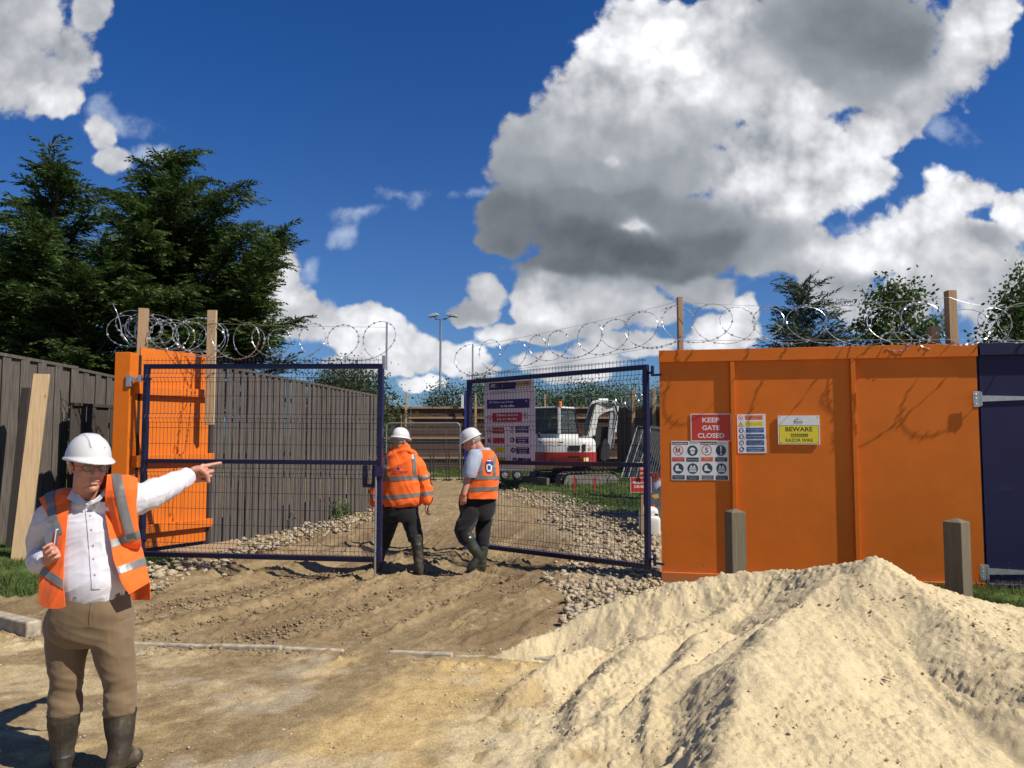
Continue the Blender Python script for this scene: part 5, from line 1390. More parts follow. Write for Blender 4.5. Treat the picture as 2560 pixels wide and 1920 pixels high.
    def stext(tx, px0, px1, py, h, m_):
        x0, x1 = X(px0), X(px1); x = (x0+x1)/2; u = (x-cx)/.92; y = cy-.78*(1-abs(u)**(2/.62))**.31-.012
        u2 = (x1-cx)/.92; y2 = cy-.78*(1-min(.999, abs(u2))**(2/.62))**.31-.012; u1 = (x0-cx)/.92; y1 = cy-.78*(1-min(.999, abs(u1))**(2/.62))**.31-.012
        M = plane_frame((x, (y1+y2)/2-.01, Z(py)), (x1-x0, y2-y1, 0)); V, F = text_mesh(tx, 1, Matrix.Identity(4), 0, 'CENTER', .02)
        xs = [v.x for v in V]; ys = [v.y for v in V]; kx = (x1-x0)/(max(xs)-min(xs)); ky = h*K/(max(ys)-min(ys)); mx = (min(xs)+max(xs))/2; my = (min(ys)+max(ys))/2
        mesh_np('lettering', np.array([tuple(M @ Vector(((v.x-mx)*kx, (v.y-my)*ky, .001))) for v in V]), F, m_, o, org=ORG[root.name])
    RL = ink('excavator_red', (.6,.06,.03)); stext('TAKEUCHI', 1356, 1394, 1105.5, 5.5, RL); stext('TB228', 1466, 1477, 1120, 7, RL)
    decal(1347, 1355, 1103.5, 1106, BK, 'stripe'); decal(1395, 1405, 1104, 1107, BK, 'stripe')
    # cab, corner towards the camera
    CN = Vector((X(1396.5), D-.28, 0)); L_ = Vector((X(1334), D+.42, 0)); Rr = Vector((X(1449), D+.40, 0)); Bk = L_+(Rr-CN)
    top = Z(1016.5); mid = Z(1084); low = Z(1098); q = [CN, Rr, Bk, L_]
    def ins(p, k, z, c=(CN+Bk)/2): return c+(p-c)*k+Vector((0,0,z))
    b = MB(); V = [ins(p, 1.0, low) for p in q]+[ins(p, 1.0, mid) for p in q]; b.add(V, [(0,1,2,3)[::-1], (4,5,6,7)]+[(i, (i+1) % 4, 4+(i+1) % 4, 4+i) for i in range(4)]); b.build('cab_base', W_, root, bevel=.02)
    topR = Rr+Vector((-.10, 0, 0)); qt = [CN, topR, Bk+Vector((-.1,0,0)), L_]
    b = MB(); V = [ins(p, 1.01, top-.06) for p in qt]+[ins(p, .97, top) for p in qt]; b.add(V, [(3,2,1,0), (4,5,6,7)]+[(i, (i+1) % 4, 4+(i+1) % 4, 4+i) for i in range(4)]); b.build('cab_roof', W_, root, bevel=.03, seg=3)
    for (p0, p1, m_, w) in ((CN, CN, W_, .085), (Rr, topR, BK, .05), (L_, L_, BK, .05), (Bk, qt[2], BK, .05)):
        b = MB(); b.beam(ins(p0, .985, mid), ins(p1, .985, top-.06), w, w, up=(1,0,0)); b.build('pillar', m_, root, bevel=.01)
    def pane(p0, p1, t0, t1, f0, f1, z0, z1):
        b = MB(); a0, a1 = p0.lerp(p1, f0), p0.lerp(p1, f1); c0, c1 = t0.lerp(t1, f0), t0.lerp(t1, f1); c = (CN+Bk)/2
        a0, a1, c0, c1 = [c+(v-c)*.965 for v in (a0, a1, c0, c1)]
        V = [a0+Vector((0,0,z0)), a1+Vector((0,0,z0)), c1+Vector((0,0,z1)), c0+Vector((0,0,z1))]; n = (a1-a0).cross(Vector((0,0,1))).normalized()*.008
        b.add(V+[v-n for v in V], [(0,1,2,3),(7,6,5,4),(0,4,5,1),(1,5,6,2),(2,6,7,3),(3,7,4,0)]); b.build('window', GL2, root)
    g2 = NT('cab_window_glass'); g2.b.inputs['Base Color'].default_value = (.30,.36,.34,1); g2.b.inputs['Transmission Weight'].default_value = .85; g2.rough(.03); g2.b.inputs['IOR'].default_value = 1.1; GL2 = g2.m
    pane(L_, CN, L_, CN, .04, .94, mid, top-.06); pane(CN, Rr, CN, topR, .06, .96, mid, top-.06); pane(Bk, L_, qt[2], L_, .05, .95, mid, top-.06)
    b = MB(); b.beam(ins(CN.lerp(Rr, .52), .975, mid), ins(CN.lerp(topR, .52), .975, top-.06), .015, .02, up=(1,0,0)); b.build('window_bar', BK, root)
    for (p0, p1) in ((L_, CN), (CN, Rr)):
        b = MB(); b.beam(ins(p0, .985, mid+.02), ins(p1, .985, mid+.02), .03, .05); b.beam(ins(p0, .985, top-.08), ins(p1 if p1 is CN else topR, .985, top-.08), .03, .05); b.build('window_frame', BK, root)
    c = (CN+Bk)/2; b = MB(); b.box(c+Vector((0, 0, low+.25)), (.5, .5, .14)); b.box(c+Vector((.22, 0, low+.56)), (.13, .48, .62)); b.ell(c+Vector((.22, 0, low+.94)), (.06, .13, .09)); b.build('seat', BK, root, bevel=.03)
    b = MB(); b.lathe((X(1396.5)+.03, D-.2, top), [(.065,0),(.065,.02),(.055,.03),(.055,.12),(.03,.145)], 14); b.build('beacon', basic('amber_beacon', (.75,.17,.01), .3), root, smooth=True, auto=40)
    b = MB(); b.ell((X(1347), D-.42, Z(1088)), (.05,.04,.09)); b.build('mirror', BK, root, smooth=True)
    b = MB(); b.tube([(X(1347), D-.4, Z(1092)), (X(1356), D-.2, Z(1096))], .02, 6); b.build('mirror_arm', BK, root)
    # boom, dipper, bucket (in a plane turned slightly away)
    by = D+.55
    def pt(px, py, dy=0): return Vector((X(px), by+dy+(px-1460)*.0035, Z(py)))
    def plate(pts, w, name, m_, prt=root, bv=.012):
        n = len(pts); V = [p+Vector((0,-w/2,0)) for p in pts]+[p+Vector((0,w/2,0)) for p in pts]; b = MB(); b.add(V, [tuple(range(n)), tuple(range(2*n-1, n-1, -1))]+[(i, n+i, n+(i+1) % n, (i+1) % n) for i in range(n)]); return b.build(name, m_, prt, bevel=bv)
    plate([pt(*p) for p in ((1458,1092),(1466,1060),(1478,1016),(1486,1001),(1500,998),(1512,1006),(1540,1013),(1543,1024),(1528,1027),(1510,1034),(1498,1045),(1490,1075),(1486,1092))], .24, 'boom', W_)
    M = plane_frame(pt(1515, 1021, -.14), (1,.05,0), (0,0,1)); V, F = text_mesh('TB228', .075, M, .0, 'CENTER', .02); mesh_np('lettering', np.array([tuple(v) for v in V]), F, RL, root)
    GA = basic('dipper_grey', (.30,.30,.30), .45, var=.12)
    plate([pt(*p) for p in ((1540,998),(1549,1000),(1551,1020),(1545,1060),(1536,1110),(1531,1142),(1524,1142),(1527,1100),(1531,1050),(1536,1015))], .17, 'dipper_arm', GA)
    for (p0, p1, r0, m_) in (((1502,998.5),(1527,998.5),.065,W_),((1527,998.5),(1545,1000),.03,BK),((1488,1088),(1497,1040),.06,W_),((1553,1012),(1546,1080),.05,W_),((1546,1080),(1541,1120),.025,GALV)):
        b = MB(); b.tube([pt(*p0, -.02), pt(*p1, -.02)], r0, 10); b.build('hydraulic_ram', m_, root, smooth=True, auto=40)
    b = MB()
    for k in range(6):
        pts = [pt(1459+k*3, 1090, -.16), pt(1468+k*3, 1050, -.17), pt(1483+k*2.4, 1010-k, -.16), pt(1500+k, 1004, -.15), pt(1530, 1008+k*1.5, -.15), pt(1543+k*.8, 1006+k, -.15), pt(1551+k*.5, 1030, -.14), pt(1547-k, 1060+k*4, -.14)]
        b.tube(pts, .012, 5)
    b.build('hose', BK, root)
    plate([pt(*p) for p in ((1507,1130),(1512,1105),(1521,1095),(1529,1112),(1533,1135),(1526,1150),(1514,1156),(1505,1148))], .5, 'bucket', DK)
    plate([pt(*p, .3) for p in ((1493,1068),(1530,1068),(1532,1150),(1496,1150))], .4, 'swing_bracket', DK)
excavator()
# ---------------------------------------------------------------- trailer behind the banner
def trailer():
    D = 21.5; x0, x1 = P(1215, 1086, D).x, P(1332, 1086, D).x; z = ztop(1172, D); root = thing('trailer', ((x0+x1)/2, D, gz(1, D)), 'low plant trailer showing below the banner behind the right gate', 'trailer')
    b = MB(); b.box(((x0+x1)/2, D+.4, z), (x1-x0, 1.1, .10)); b.build('deck', basic('trailer_grey', (.2,.2,.19), .6), root, bevel=.01)
    for px in (1262, 1293):
        x = P(px, 1086, D).x; Mx = Matrix.Rotation(R(90), 3, 'X'); b = MB(); b.lathe((x, D-.08, ztop(1187, D)), [(.10,-.09),(.155,-.08),(.155,.06),(.10,.08)], 20, Mx); w = b.build('wheel', basic('tyre', (.02,.02,.02), .85), root, smooth=True, auto=40)
        b = MB(); b.lathe((x, D-.08, ztop(1187, D)), [(.085,-.0),(.085,.09),(.04,.10)], 16, Mx); b.build('rim', GALV, w, org=ORG[root.name])
    b = MB(); b.box((P(1273,1086,D).x, D-.1, ztop(1178, D)), (.14,.04,.07)); b.build('reflector', YEL, root)
trailer()
# ---------------------------------------------------------------- temporary fence panel and hoop posts
def temp_panel():
    D = 25.5; x0, x1 = P(966, 1086, D).x, P(1150, 1086, D).x; zt = ztop(1057, D); zb = ztop(1172, D); root = thing('temporary_fence_panel', (x0, D, zb), 'grey temporary mesh fence panel with rounded corners in front of the far fence', 'fence')
    b = MB(); r = .13; pts = [(x0, D, zb), (x0, D, zt-r)]+[(x0+r-r*math.cos(a), D, zt-r+r*math.sin(a)) for a in (.4,.8,1.2)]+[(x0+r, D, zt), (x1-r, D, zt)]+[(x1-r+r*math.sin(a), D, zt-r+r*math.cos(a)) for a in (.4,.8,1.2)]+[(x1, D, zt-r), (x1, D, zb)]
    b.tube(pts, .021, 8); b.build('frame', GALV, root)
    b = MB(); n = 60
    for i in range(1, n): x = x0+(x1-x0)*i/n; b.tube([(x, D, zb+.1), (x, D, zt)], .003, 3, cap=False)
    for z in (zb+.12, zb+.5, zb+.9, zb+1.3): b.tube([(x0, D, z), (x1, D, z)], .004, 3, cap=False)
    b.build('mesh', GALV, root)
temp_panel()
def hoop(px, label):
    D = 24.5; x = P(px, 1086, D).x; z0 = gz(x, D)-.02; z1 = ztop(1130, D); root = thing('post_pair', (x, D, z0), label, 'post pair', 'pairs of thin dark posts')
    for dx in (-.045, .045): b = MB(); b.tube([(x+dx, D, z0), (x+dx, D, z1-(.05 if dx < 0 else 0))], .02, 8); b.build('post', DARKW, root)
    b = MB(); b.box((x, D, z0+.03), (.28,.16,.06)); b.build('base', DARKW, root)
hoop(1081, 'thin dark post pair right of the man in the orange jacket'); hoop(1120, 'thin dark post pair midway between the two walking men'); hoop(1152, 'thin dark post pair closest to the man in the orange vest')
# ---------------------------------------------------------------- stacked mesh panels leaning at the right
def leaning():
    for i, (dx, dd, lab) in enumerate(((0, 0, 'front one of the grey steel mesh panels leaning beside the right gate'), (.16, .35, 'middle one of the grey steel mesh panels leaning beside the right gate'), (.34, .7, 'rearmost of the grey steel mesh panels leaning beside the right gate'))):
        D = 17.5+dd; A = P(1553, 1195, D)+Vector((dx,0,0)); B = P(1720, 1212, D-1.3)+Vector((dx,0,0)); C = P(1735, 1085, D-.7)+Vector((dx,0,0)); E = P(1594, 1066, D+.55)+Vector((dx,0,0))
        root = thing('steel_fence_panel', A, lab, 'fence panel', 'steel mesh panels leaning together'); b = MB(); b.tube([A, B, C, E], .019, 6, closed=True); b.build('frame', basic('dull_tube', (.22,.225,.23), .5, metal=.4), root); b = MB()
        for k in range(1, 26): f = k/26; b.tube([A.lerp(B, f), E.lerp(C, f)], .0035, 3, cap=False)
        for k in range(1, 8): f = k/8; b.tube([A.lerp(E, f), B.lerp(C, f)], .0035, 3, cap=False)
        b.build('mesh', basic('dull_mesh', (.07,.072,.075), .6), root)
    # dark sheeting
    D = 18.6; A = P(1560, 1192, D); B = P(1720, 1205, D-1); C = P(1730, 1090, D-.4); E = P(1600, 1072, D+.5); b = MB(); nrm = (B-A).cross(E-A).normalized()*.012
    b.add([A,B,C,E,A+nrm,B+nrm,C+nrm,E+nrm], [(0,1,2,3),(7,6,5,4),(0,4,5,1),(1,5,6,2),(2,6,7,3),(3,7,4,0)]); tag(b.build('sheet', basic('dark_sheet', (.06,.06,.06), .6), org=A), 'dark grey sheet leaning behind the steel mesh panels', 'sheet')
leaning()
# ---------------------------------------------------------------- red stakes, sign on stake, netting, bag, containers
def stake(px, D, y0, label):
    x = P(px, 1086, D).x; z0 = gz(x, D); b = MB(); b.box((x, D, (z0-.05+ztop(y0, D))/2), (.055,.03,ztop(y0, D)-z0+.05)); tag(b.build('stake', RED, org=(x, D, z0), bevel=.004), label, 'stake', 'short red stakes in the grass')
stake(1436, 20.2, 1190, 'left one of two short red stakes in the grass before the excavator'); stake(1486, 20.6, 1192, 'right one of two short red stakes in the grass before the excavator')
def ped_sign():
    D = 12.9; x0, x1 = P(1575, 1086, D).x, P(1627, 1086, D).x; z0, z1 = ztop(1231, D), ztop(1193, D); root = thing('sign_on_stake', ((x0+x1)/2, D, 0), 'red pedestrian crossing sign on a timber stake behind the right gate', 'sign')
    xs = P(1604, 1086, D).x; b = MB(); b.box((xs, D+.03, (ztop(1160, D)-.1)/2), (.04,.03,ztop(1160, D)+.1)); b.build('stake', TANWOOD, root)
    M = plane_frame((x0, D, z0), (1,0,0)); a = Art(M, x1-x0, z1-z0, (0,0,52,38)); a.rect(0,0,52,38,WHT); a.rect(.8,.8,51.2,37.2,RED); a.text('PEDESTRIAN', 27, 13, 6.5, WHT, .04, wid=46); a.text('CROSSING', 28, 23.5, 6.5, WHT, .04, wid=38); a.build(root)
    b = MB(); xt = P(1602, 1086, D).x
    b.box((xt, D-.02, ztop(1176, D)), (.06,.012,.27)); b.box((xt-.03, D-.02, ztop(1157, D)), (.1,.01,.02)); tape = b.build('tape', ink('pink_tape', (.7,.33,.28)), root, bevel=.003)
    b = MB()
    for y in (1163, 1176, 1187): b.box((xt, D-.029, ztop(y, D)), (.061,.006,.03))
    b.build('tape_stripe', RED, tape, org=ORG[root.name])
ped_sign()
def netting():
    D = 14.6; b = MB(); A = P(1560, 1182, D); B = P(1720, 1190, D-.3); h = .22
    A = P(1622, 1180, D)
    for k in range(26):
        f = k/25; p = A.lerp(B, f); b.tube([p+Vector((0, .02*math.sin(k), .0)), p+Vector((.01*math.sin(k*2.1), 0, -h))], .006, 4)
    for j in range(8): b.tube([A.lerp(B, f/12)+Vector((0, .02*math.sin(f*2), -h*j/7-.012*math.sin(f))) for f in range(13)], .006, 4)
    tag(b.build('barrier_netting', ink('net_orange', (.75,.10,.03)), org=A-Vector((0,0,h))), 'orange plastic barrier netting behind the big white bag', 'netting')
netting()
def bulk_bag():
    D = 13.9; c = Vector((P(1690, 1086, D).x, D+.1, 0)); root = thing('bulk_bag', c, 'white woven bulk bag with a yellow and blue print, half hidden by the orange hoarding', 'bulk bag')
    m_ = basic('woven_bag', (.50,.50,.48), .75, var=.08, scale=10, bump=.5, bscale=90); V = []; F = []; n = 40; rows = [(0,.38),(.05,.43),(.25,.45),(.5,.45),(.66,.43),(.72,.42),(.80,.36),(.87,.25),(.90,.12)]
    for i, (z, r) in enumerate(rows):
        for k in range(n):
            a = 2*math.pi*k/n; ca, sa = math.cos(a), math.sin(a); e = .55; wob = 1+.03*math.sin(5*a+z*6)+.05*math.sin(9*a+z*11)*(z > .6); V.append(c+Vector((math.copysign(abs(ca)**e, ca)*r*wob, math.copysign(abs(sa)**e, sa)*r*wob, z+(.05*math.sin(3*a+1)+.03*math.sin(7*a) if z > .6 else 0))))
    for i in range(len(rows)-1): F += [(i*n+k, i*n+(k+1) % n, (i+1)*n+(k+1) % n, (i+1)*n+k) for k in range(n)]
    F += [tuple(range(n-1, -1, -1)), tuple((len(rows)-1)*n+k for k in range(n))]
    b = MB(); b.add(V, F); b.build('sack', m_, root, smooth=True)
    yf = c.y-.465; Dk = yf
    def rect(px0, px1, py0, py1, mt, poly=None):
        b = MB(); pts = poly or [(px0,py1),(px1,py1),(px1,py0),(px0,py0)]; V = [Vector((P(x, y, Dk).x, yf, P(x, y, Dk).z)) for x, y in pts]; n = len(V); b.add(V+[v+Vector((0,.01,0)) for v in V], [tuple(range(n)), tuple(range(2*n-1,n-1,-1))]+[(i, n+i, n+(i+1)%n, (i+1)%n) for i in range(n)]); b.build('print_patch', mt, root)
    rect(0,0,0,0, ink('bag_gold', (.55,.33,.03)), [(1628,1240),(1636,1236),(1646,1234),(1648,1244),(1638,1247)]); rect(0,0,0,0, ink('bag_blue', (.05,.10,.18)), [(1642,1226),(1652,1230),(1662,1240),(1662,1246),(1650,1244),(1646,1234)])
    M = plane_frame((P(1646, 1270, Dk).x, yf-.004, P(1646, 1270, Dk).z), (1,0,0)); V, F = text_mesh('vey', .19, M, 0, 'CENTER', .02); mesh_np('lettering', np.array([tuple(v) for v in V]), F, GRY, root)
bulk_bag()
def jerry(px0, px1, py0, py1, D, label, seed):
    x0, x1 = P(px0, 1086, D).x, P(px1, 1086, D).x; w = x1-x0; x = (x0+x1)/2; z0 = gz(x, D); h = ztop(py0, D)-z0; m_ = basic('white_plastic', (.66,.64,.56), .45, var=.05); root = thing('plastic_container', (x, D, z0), label, 'container', 'white plastic containers'); n = 24; V = []; F = []; rows = [(0,.8),(.04,.95),(.12,1),(.7,1),(.8,.97),(.88,.86),(.93,.62),(.95,.3)]
    for (z, s_) in rows:
        for k in range(n): a = 2*math.pi*k/n; ca, sa = math.cos(a), math.sin(a); e = .45; V.append(Vector((x+math.copysign(abs(ca)**e, ca)*w/2*s_, D+math.copysign(abs(sa)**e, sa)*w*.42*s_, z0+z*h)))
    for i in range(len(rows)-1): F += [(i*n+k, i*n+(k+1) % n, (i+1)*n+(k+1) % n, (i+1)*n+k) for k in range(n)]
    F += [tuple(range(n-1, -1, -1)), tuple((len(rows)-1)*n+k for k in range(n))]; b = MB(); b.add(V, F); b.build('body', m_, root, smooth=True)
    b = MB(); b.lathe((x+w*.25, D, z0+h*.93), [(.03,0),(.03,.035)], 12); b.build('cap', RED if seed else BLK, root)
    b = MB(); b.tube([(x-w*.3, D, z0+h*.86), (x-w*.25, D, z0+h*.98), (x+w*.05, D, z0+h*.98), (x+w*.1, D, z0+h*.9)], .014, 8); b.build('handle', m_, root, smooth=True)
jerry(1596, 1642, 1262, 1325, 13.35, 'taller white plastic container standing behind the gate stile', 1)
jerry(1613, 1647, 1286, 1334, 13.0, 'shorter white plastic container in front of the taller one beside the bulk bag', 0)
# ================================================================ PEOPLE
def to_px(V):
    """photo coordinates of world points (used only to cut cloth along measured edges)"""
    V = np.asarray(V); x = V[:, 0]; y = V[:, 1]; z = V[:, 2]-CAMH
    f = y*_c+z*_s; u = -y*_s+z*_c
    return 1280+FPX*x/f, 960-FPX*u/f
def remesh(mb, voxel, smooth=2, fac=.5):
    me = bpy.data.meshes.new('t'); me.from_pydata(mb.v, [], mb.f); me.update()
    o = bpy.data.objects.new('t', me); COL.objects.link(o)
    m = o.modifiers.new('r', 'REMESH'); m.mode = 'VOXEL'; m.voxel_size = voxel; m.adaptivity = 0
    if smooth: s = o.modifiers.new('s', 'SMOOTH'); s.factor = fac; s.iterations = smooth
    dg = bpy.context.evaluated_depsgraph_get(); dg.update()
    e = bpy.data.meshes.new_from_object(o.evaluated_get(dg)); e.calc_loop_triangles()
    V = np.empty(len(e.vertices)*3); e.vertices.foreach_get('co', V); T = np.empty(len(e.loop_triangles)*3, dtype=np.int32); e.loop_triangles.foreach_get('vertices', T)
    bpy.data.objects.remove(o); bpy.data.meshes.remove(me); bpy.data.meshes.remove(e)
    return V.reshape(-1, 3), T.reshape(-1, 3)
def vnorm(V, T):
    fn = np.cross(V[T[:, 1]]-V[T[:, 0]], V[T[:, 2]]-V[T[:, 0]]); N = np.zeros_like(V)
    for k in range(3): np.add.at(N, T[:, k], fn)
    return norm(N)
def clip(V, T, f):
    """keep the part of the mesh where f >= 0, cutting faces exactly on the line"""
    f = np.asarray(f, float); f = np.where(np.abs(f) < 1e-9, 1e-9, f); s = f[T] > 0; cnt = s.sum(1)
    keep = T[cnt == 3]; Vn = list(map(tuple, V)); new = []; cache = {}
    def cut(a, b):
        k = (a, b) if a < b else (b, a)
        if k not in cache:
            t = f[a]/(f[a]-f[b]); Vn.append(tuple(V[a]+(V[b]-V[a])*t)); cache[k] = len(Vn)-1
        return cache[k]
    for t, c in zip(T[(cnt > 0) & (cnt < 3)], cnt[(cnt > 0) & (cnt < 3)]):
        q = [int(i) for i in t]
        if c == 1:
            while f[q[0]] <= 0: q = q[1:]+q[:1]
            new.append((q[0], cut(q[0], q[1]), cut(q[0], q[2])))
        else:
            while f[q[0]] > 0: q = q[1:]+q[:1]
            a = cut(q[0], q[1]); b = cut(q[0], q[2]); new += [(a, q[1], q[2]), (a, q[2], b)]
    F = np.concatenate([keep, np.array(new, dtype=np.int32).reshape(-1, 3)]); Vn = np.array(Vn)
    u = np.unique(F); mp = np.full(len(Vn), -1); mp[u] = np.arange(len(u)); return Vn[u], mp[F].astype(np.int32)
def put(name, V, T, mat, parent, thick=0.0, org=None):
    """a cloth surface; with normals in columns 3-5 it gets a clean inner side and rim"""
    if thick:
        N = V[:, 3:6] if V.shape[1] == 6 else vnorm(V[:, :3], T); V = V[:, :3]
        e = np.concatenate([T[:, [0, 1]], T[:, [1, 2]], T[:, [2, 0]]]); k = np.sort(e, 1); _, idx, c = np.unique(k, axis=0, return_index=True, return_counts=True)
        b = e[idx[c == 1]]; n = len(V); W = V-norm(N)*thick; m = len(b)
        R_ = np.concatenate([V[b[:, 0]], V[b[:, 1]], W[b[:, 1]], W[b[:, 0]]]); i = np.arange(m)+2*n
        rim = np.concatenate([np.stack([i+m, i, i+3*m], 1), np.stack([i+m, i+3*m, i+2*m], 1)])
        V = np.concatenate([V, W, R_]); T = np.concatenate([T, T[:, ::-1]+n, rim]).astype(np.int32)
    return mesh_np(name, V[:, :3], T, mat, parent, org, smooth=True)
def clipn(V, T, N, f):
    """clip, carrying the smooth normals along"""
    return clip(np.hstack([V, N]), T, f)
def crom(pts, k=5):
    """Catmull-Rom through (x,y,z,...) rows"""
    A = np.array(pts, float); A = np.vstack([2*A[0]-A[1], A, 2*A[-1]-A[-2]]); out = []
    for i in range(1, len(A)-2):
        for j in range(k):
            t = j/k; out.append(.5*((2*A[i])+(-A[i-1]+A[i+1])*t+(2*A[i-1]-5*A[i]+4*A[i+1]-A[i+2])*t*t+(-A[i-1]+3*A[i]-3*A[i+1]+A[i+2])*t**3))
    out.append(A[-2]); return np.array(out)
def chain(mb, pts, radii, n=14, k=5, caps=True):
    A = crom([tuple(p)+(r,) for p, r in zip(pts, radii)], k) if len(pts) > 2 else np.array([tuple(p)+(r,) for p, r in zip(pts, radii)])
    mb.tube([Vector(a[:3]) for a in A], [max(.001, a[3]) for a in A], n)
    if caps: mb.ell(A[0][:3], A[0][3]*.985, n=12, m=8); mb.ell(A[-1][:3], A[-1][3]*.985, n=12, m=8)
def loft(mb, rows, n=40, e=.82, yaw=0.0):
    """rows: (centre Vector, half width, half depth); superellipse sections"""
    V = []; F = []; cy, sy = math.cos(yaw), math.sin(yaw)
    A = crom([tuple(c)+(a, b) for c, a, b in rows], 4)
    for r in A:
        for k in range(n):
            t = 2*math.pi*k/n; ca, sa = math.cos(t), math.sin(t); x = math.copysign(abs(ca)**e, ca)*r[3]; y = math.copysign(abs(sa)**e, sa)*r[4]
            V.append(Vector((r[0]+x*cy-y*sy, r[1]+x*sy+y*cy, r[2])))
    m = len(A)
    for i in range(m-1): F += [(i*n+k, i*n+(k+1) % n, (i+1)*n+(k+1) % n, (i+1)*n+k) for k in range(n)]
    F += [tuple(range(n-1, -1, -1)), tuple((m-1)*n+k for k in range(n))]
    if A[0][2] > A[-1][2]: F = [f[::-1] for f in F]
    mb.add(V, F)
def folds(V, N, amp, d, across, along, seed, mask=1.0):
    """long creases: ridged noise, slow along direction d, fast across it"""
    d = norm(np.array(d, float)); a = V@d; P_ = V-a[:, None]*d; w = .25*fbm(V[:, 0]*5, V[:, 1]*5, V[:, 2]*5, 2, seed+7)
    x = P_*across+w[:, None]; r = vn(x[:, 0]+a*along*.6, x[:, 1]+a*along, x[:, 2]+a*along*.4, seed)
    r = (1-np.abs(r)*1.6)
    return V+N*(amp*r*mask)[:, None]
def head_frame(c, fwd, up=(0,0,1), scale=1.0):
    f = Vector(fwd).normalized(); u = Vector(up); u = (u-f*u.dot(f)).normalized(); x = f.cross(u).normalized()
    M = Matrix((x*scale, f*scale, u*scale)).transposed().to_4x4(); M.translation = Vector(c); return M
def head_shapes(mb, M, stout=1.0):
    R3 = M.to_3x3()
    def E(c, r): mb.ell(M @ Vector(c), r, R3, 20, 14)
    E((0,-.012,.030), (.076,.096,.092)); E((0,.022,-.040), (.061*stout,.070,.078)); E((0,.055,-.02), (.050*stout,.038,.06))
    for s in (-1, 1):
        E((s*.027*stout,.024,-.064), (.031,.044,.033)); E((s*.034,.064,-.022), (.024,.022,.020)); E((s*.0125,.103,-.031), (.0095,.011,.008))
        # ear: rim, lobe
        E((s*.077,-.008,-.004), (.008,.018,.024)); E((s*.080,-.012,.006), (.007,.012,.016)); E((s*.075,-.002,-.026), (.007,.009,.011))
    E((0,.080,-.097), (.021,.017,.017)); E((0,.045,-.094), (.038*stout,.040,.024)); E((0,.084,.025), (.050,.014,.011)); E((0,.080,.050), (.045,.016,.03))
    mb.tube([M @ Vector(p) for p in ((0,.088,.018),(0,.103,-.006),(0,.116,-.026))], [.010*M.to_scale()[0], .011*M.to_scale()[0], .0145*M.to_scale()[0]], 12); E((0,.112,-.029), (.0145,.013,.011))
    E((0,.094,-.060), (.024,.011,.0065)); E((0,.092,-.072), (.021,.011,.0075)); E((0,.088,-.05), (.02,.012,.012))
def head_detail(V, N, M):
    Mi = np.array(M.inverted()); L = V@Mi[:3, :3].T+Mi[:3, 3]; sc = M.to_scale()[0]; d = np.zeros(len(V))
    for s in (-1, 1):
        q = L-np.array([s*.031, .088, .004]); d -= .0085*np.exp(-(q[:, 0]/.015)**2-(q[:, 2]/.010)**2-(q[:, 1]/.03)**2)
        q = L-np.array([s*.079, -.004, -.002]); d -= .003*np.exp(-(np.linalg.norm(q, axis=1)/.008)**2)
        # fold from nostril to mouth corner
        q = L-np.array([s*.030, .085, -.052]); a = q[:, 0]*s*.75+q[:, 2]*.6; b = q[:, 0]*s*.6-q[:, 2]*.75; d -= .0025*np.exp(-(a/.004)**2-(b/.018)**2)*(L[:, 1] > .04)
    q = L-np.array([0, .098, -.066]); d -= .0045*np.exp(-(q[:, 0]/.022)**2-(q[:, 2]/.0028)**2)*(L[:, 1] > .05)
    return V+N*(d*sc)[:, None]
SKIN = NT('skin_ruddy'); n_ = SKIN.noise(30, 4, .6); SKIN.col(SKIN.ramp(n_, [(.3, (.43,.185,.125)), (.7, (.56,.275,.19))])); SKIN.rough(.5); SKIN.b.inputs['Subsurface Weight'].default_value = .08; SKIN.b.inputs['Subsurface Radius'].default_value = (.01,.004,.002); SKIN.bump(SKIN.noise(160, 3, .6), .15, .002); SKIN = SKIN.m
HELM = basic('helmet_white', (.60,.59,.585), .32, var=.02, scale=4)
def cloth(name, c, rough=.8, bump=.12, sc=420, var=.06, weave=None, sheen=.2):
    if name in MATS: return MATS[name]
    t = NT(name); t.col(t.ramp(t.noise(7, 4, .6), [(.3, tuple(v*(1-var) for v in c)), (.7, tuple(min(1, v*(1+var)) for v in c))])); t.rough(rough); t.b.inputs['Specular IOR Level'].default_value = .2
    t.b.inputs['Sheen Weight'].default_value = sheen
    t.bump(t.math('ADD', t.noise(28, 4, .6), t.math('MULTIPLY', t.noise(sc, 2, .5), .4)), bump, .006); MATS[name] = t.m; return t.m
SHIRT = cloth('shirt_white_cotton', (.60,.585,.63), .75, .10); HIVIS = cloth('hi_vis_orange', (.88,.135,.015), .7, .10, var=.03); REFL = basic('reflective_tape_grey', (.17,.165,.16), .38, var=.06, scale=60); CHINO = cloth('trousers_tan', (.172,.118,.067), .85, .16); BLACKT = cloth('trousers_black', (.012,.011,.013), .85, .3, var=.2); BROWNL = basic('belt_leather', (.06,.03,.018), .5)
BOOT = NT('muddy_boots'); n_ = BOOT.noise(7, 5, .65); BOOT.col(BOOT.ramp(n_, [(.42, (.024,.020,.016)), (.60, (.060,.046,.031)), (.76, (.22,.175,.12))])); BOOT.rough(.55); BOOT.bump(n_, .3, .004); BOOT = BOOT.m
WELLY = NT('green_wellingtons'); n_ = WELLY.noise(6, 5, .6); WELLY.col(WELLY.ramp(n_, [(.45, (.028,.034,.024)), (.62, (.06,.058,.040)), (.8, (.20,.17,.125))])); WELLY.rough(.35); WELLY.bump(n_, .3, .004); WELLY = WELLY.m
HAIR = basic('hair_dark', (.035,.024,.018), .7, var=.3, scale=80, bump=.5, bscale=300)
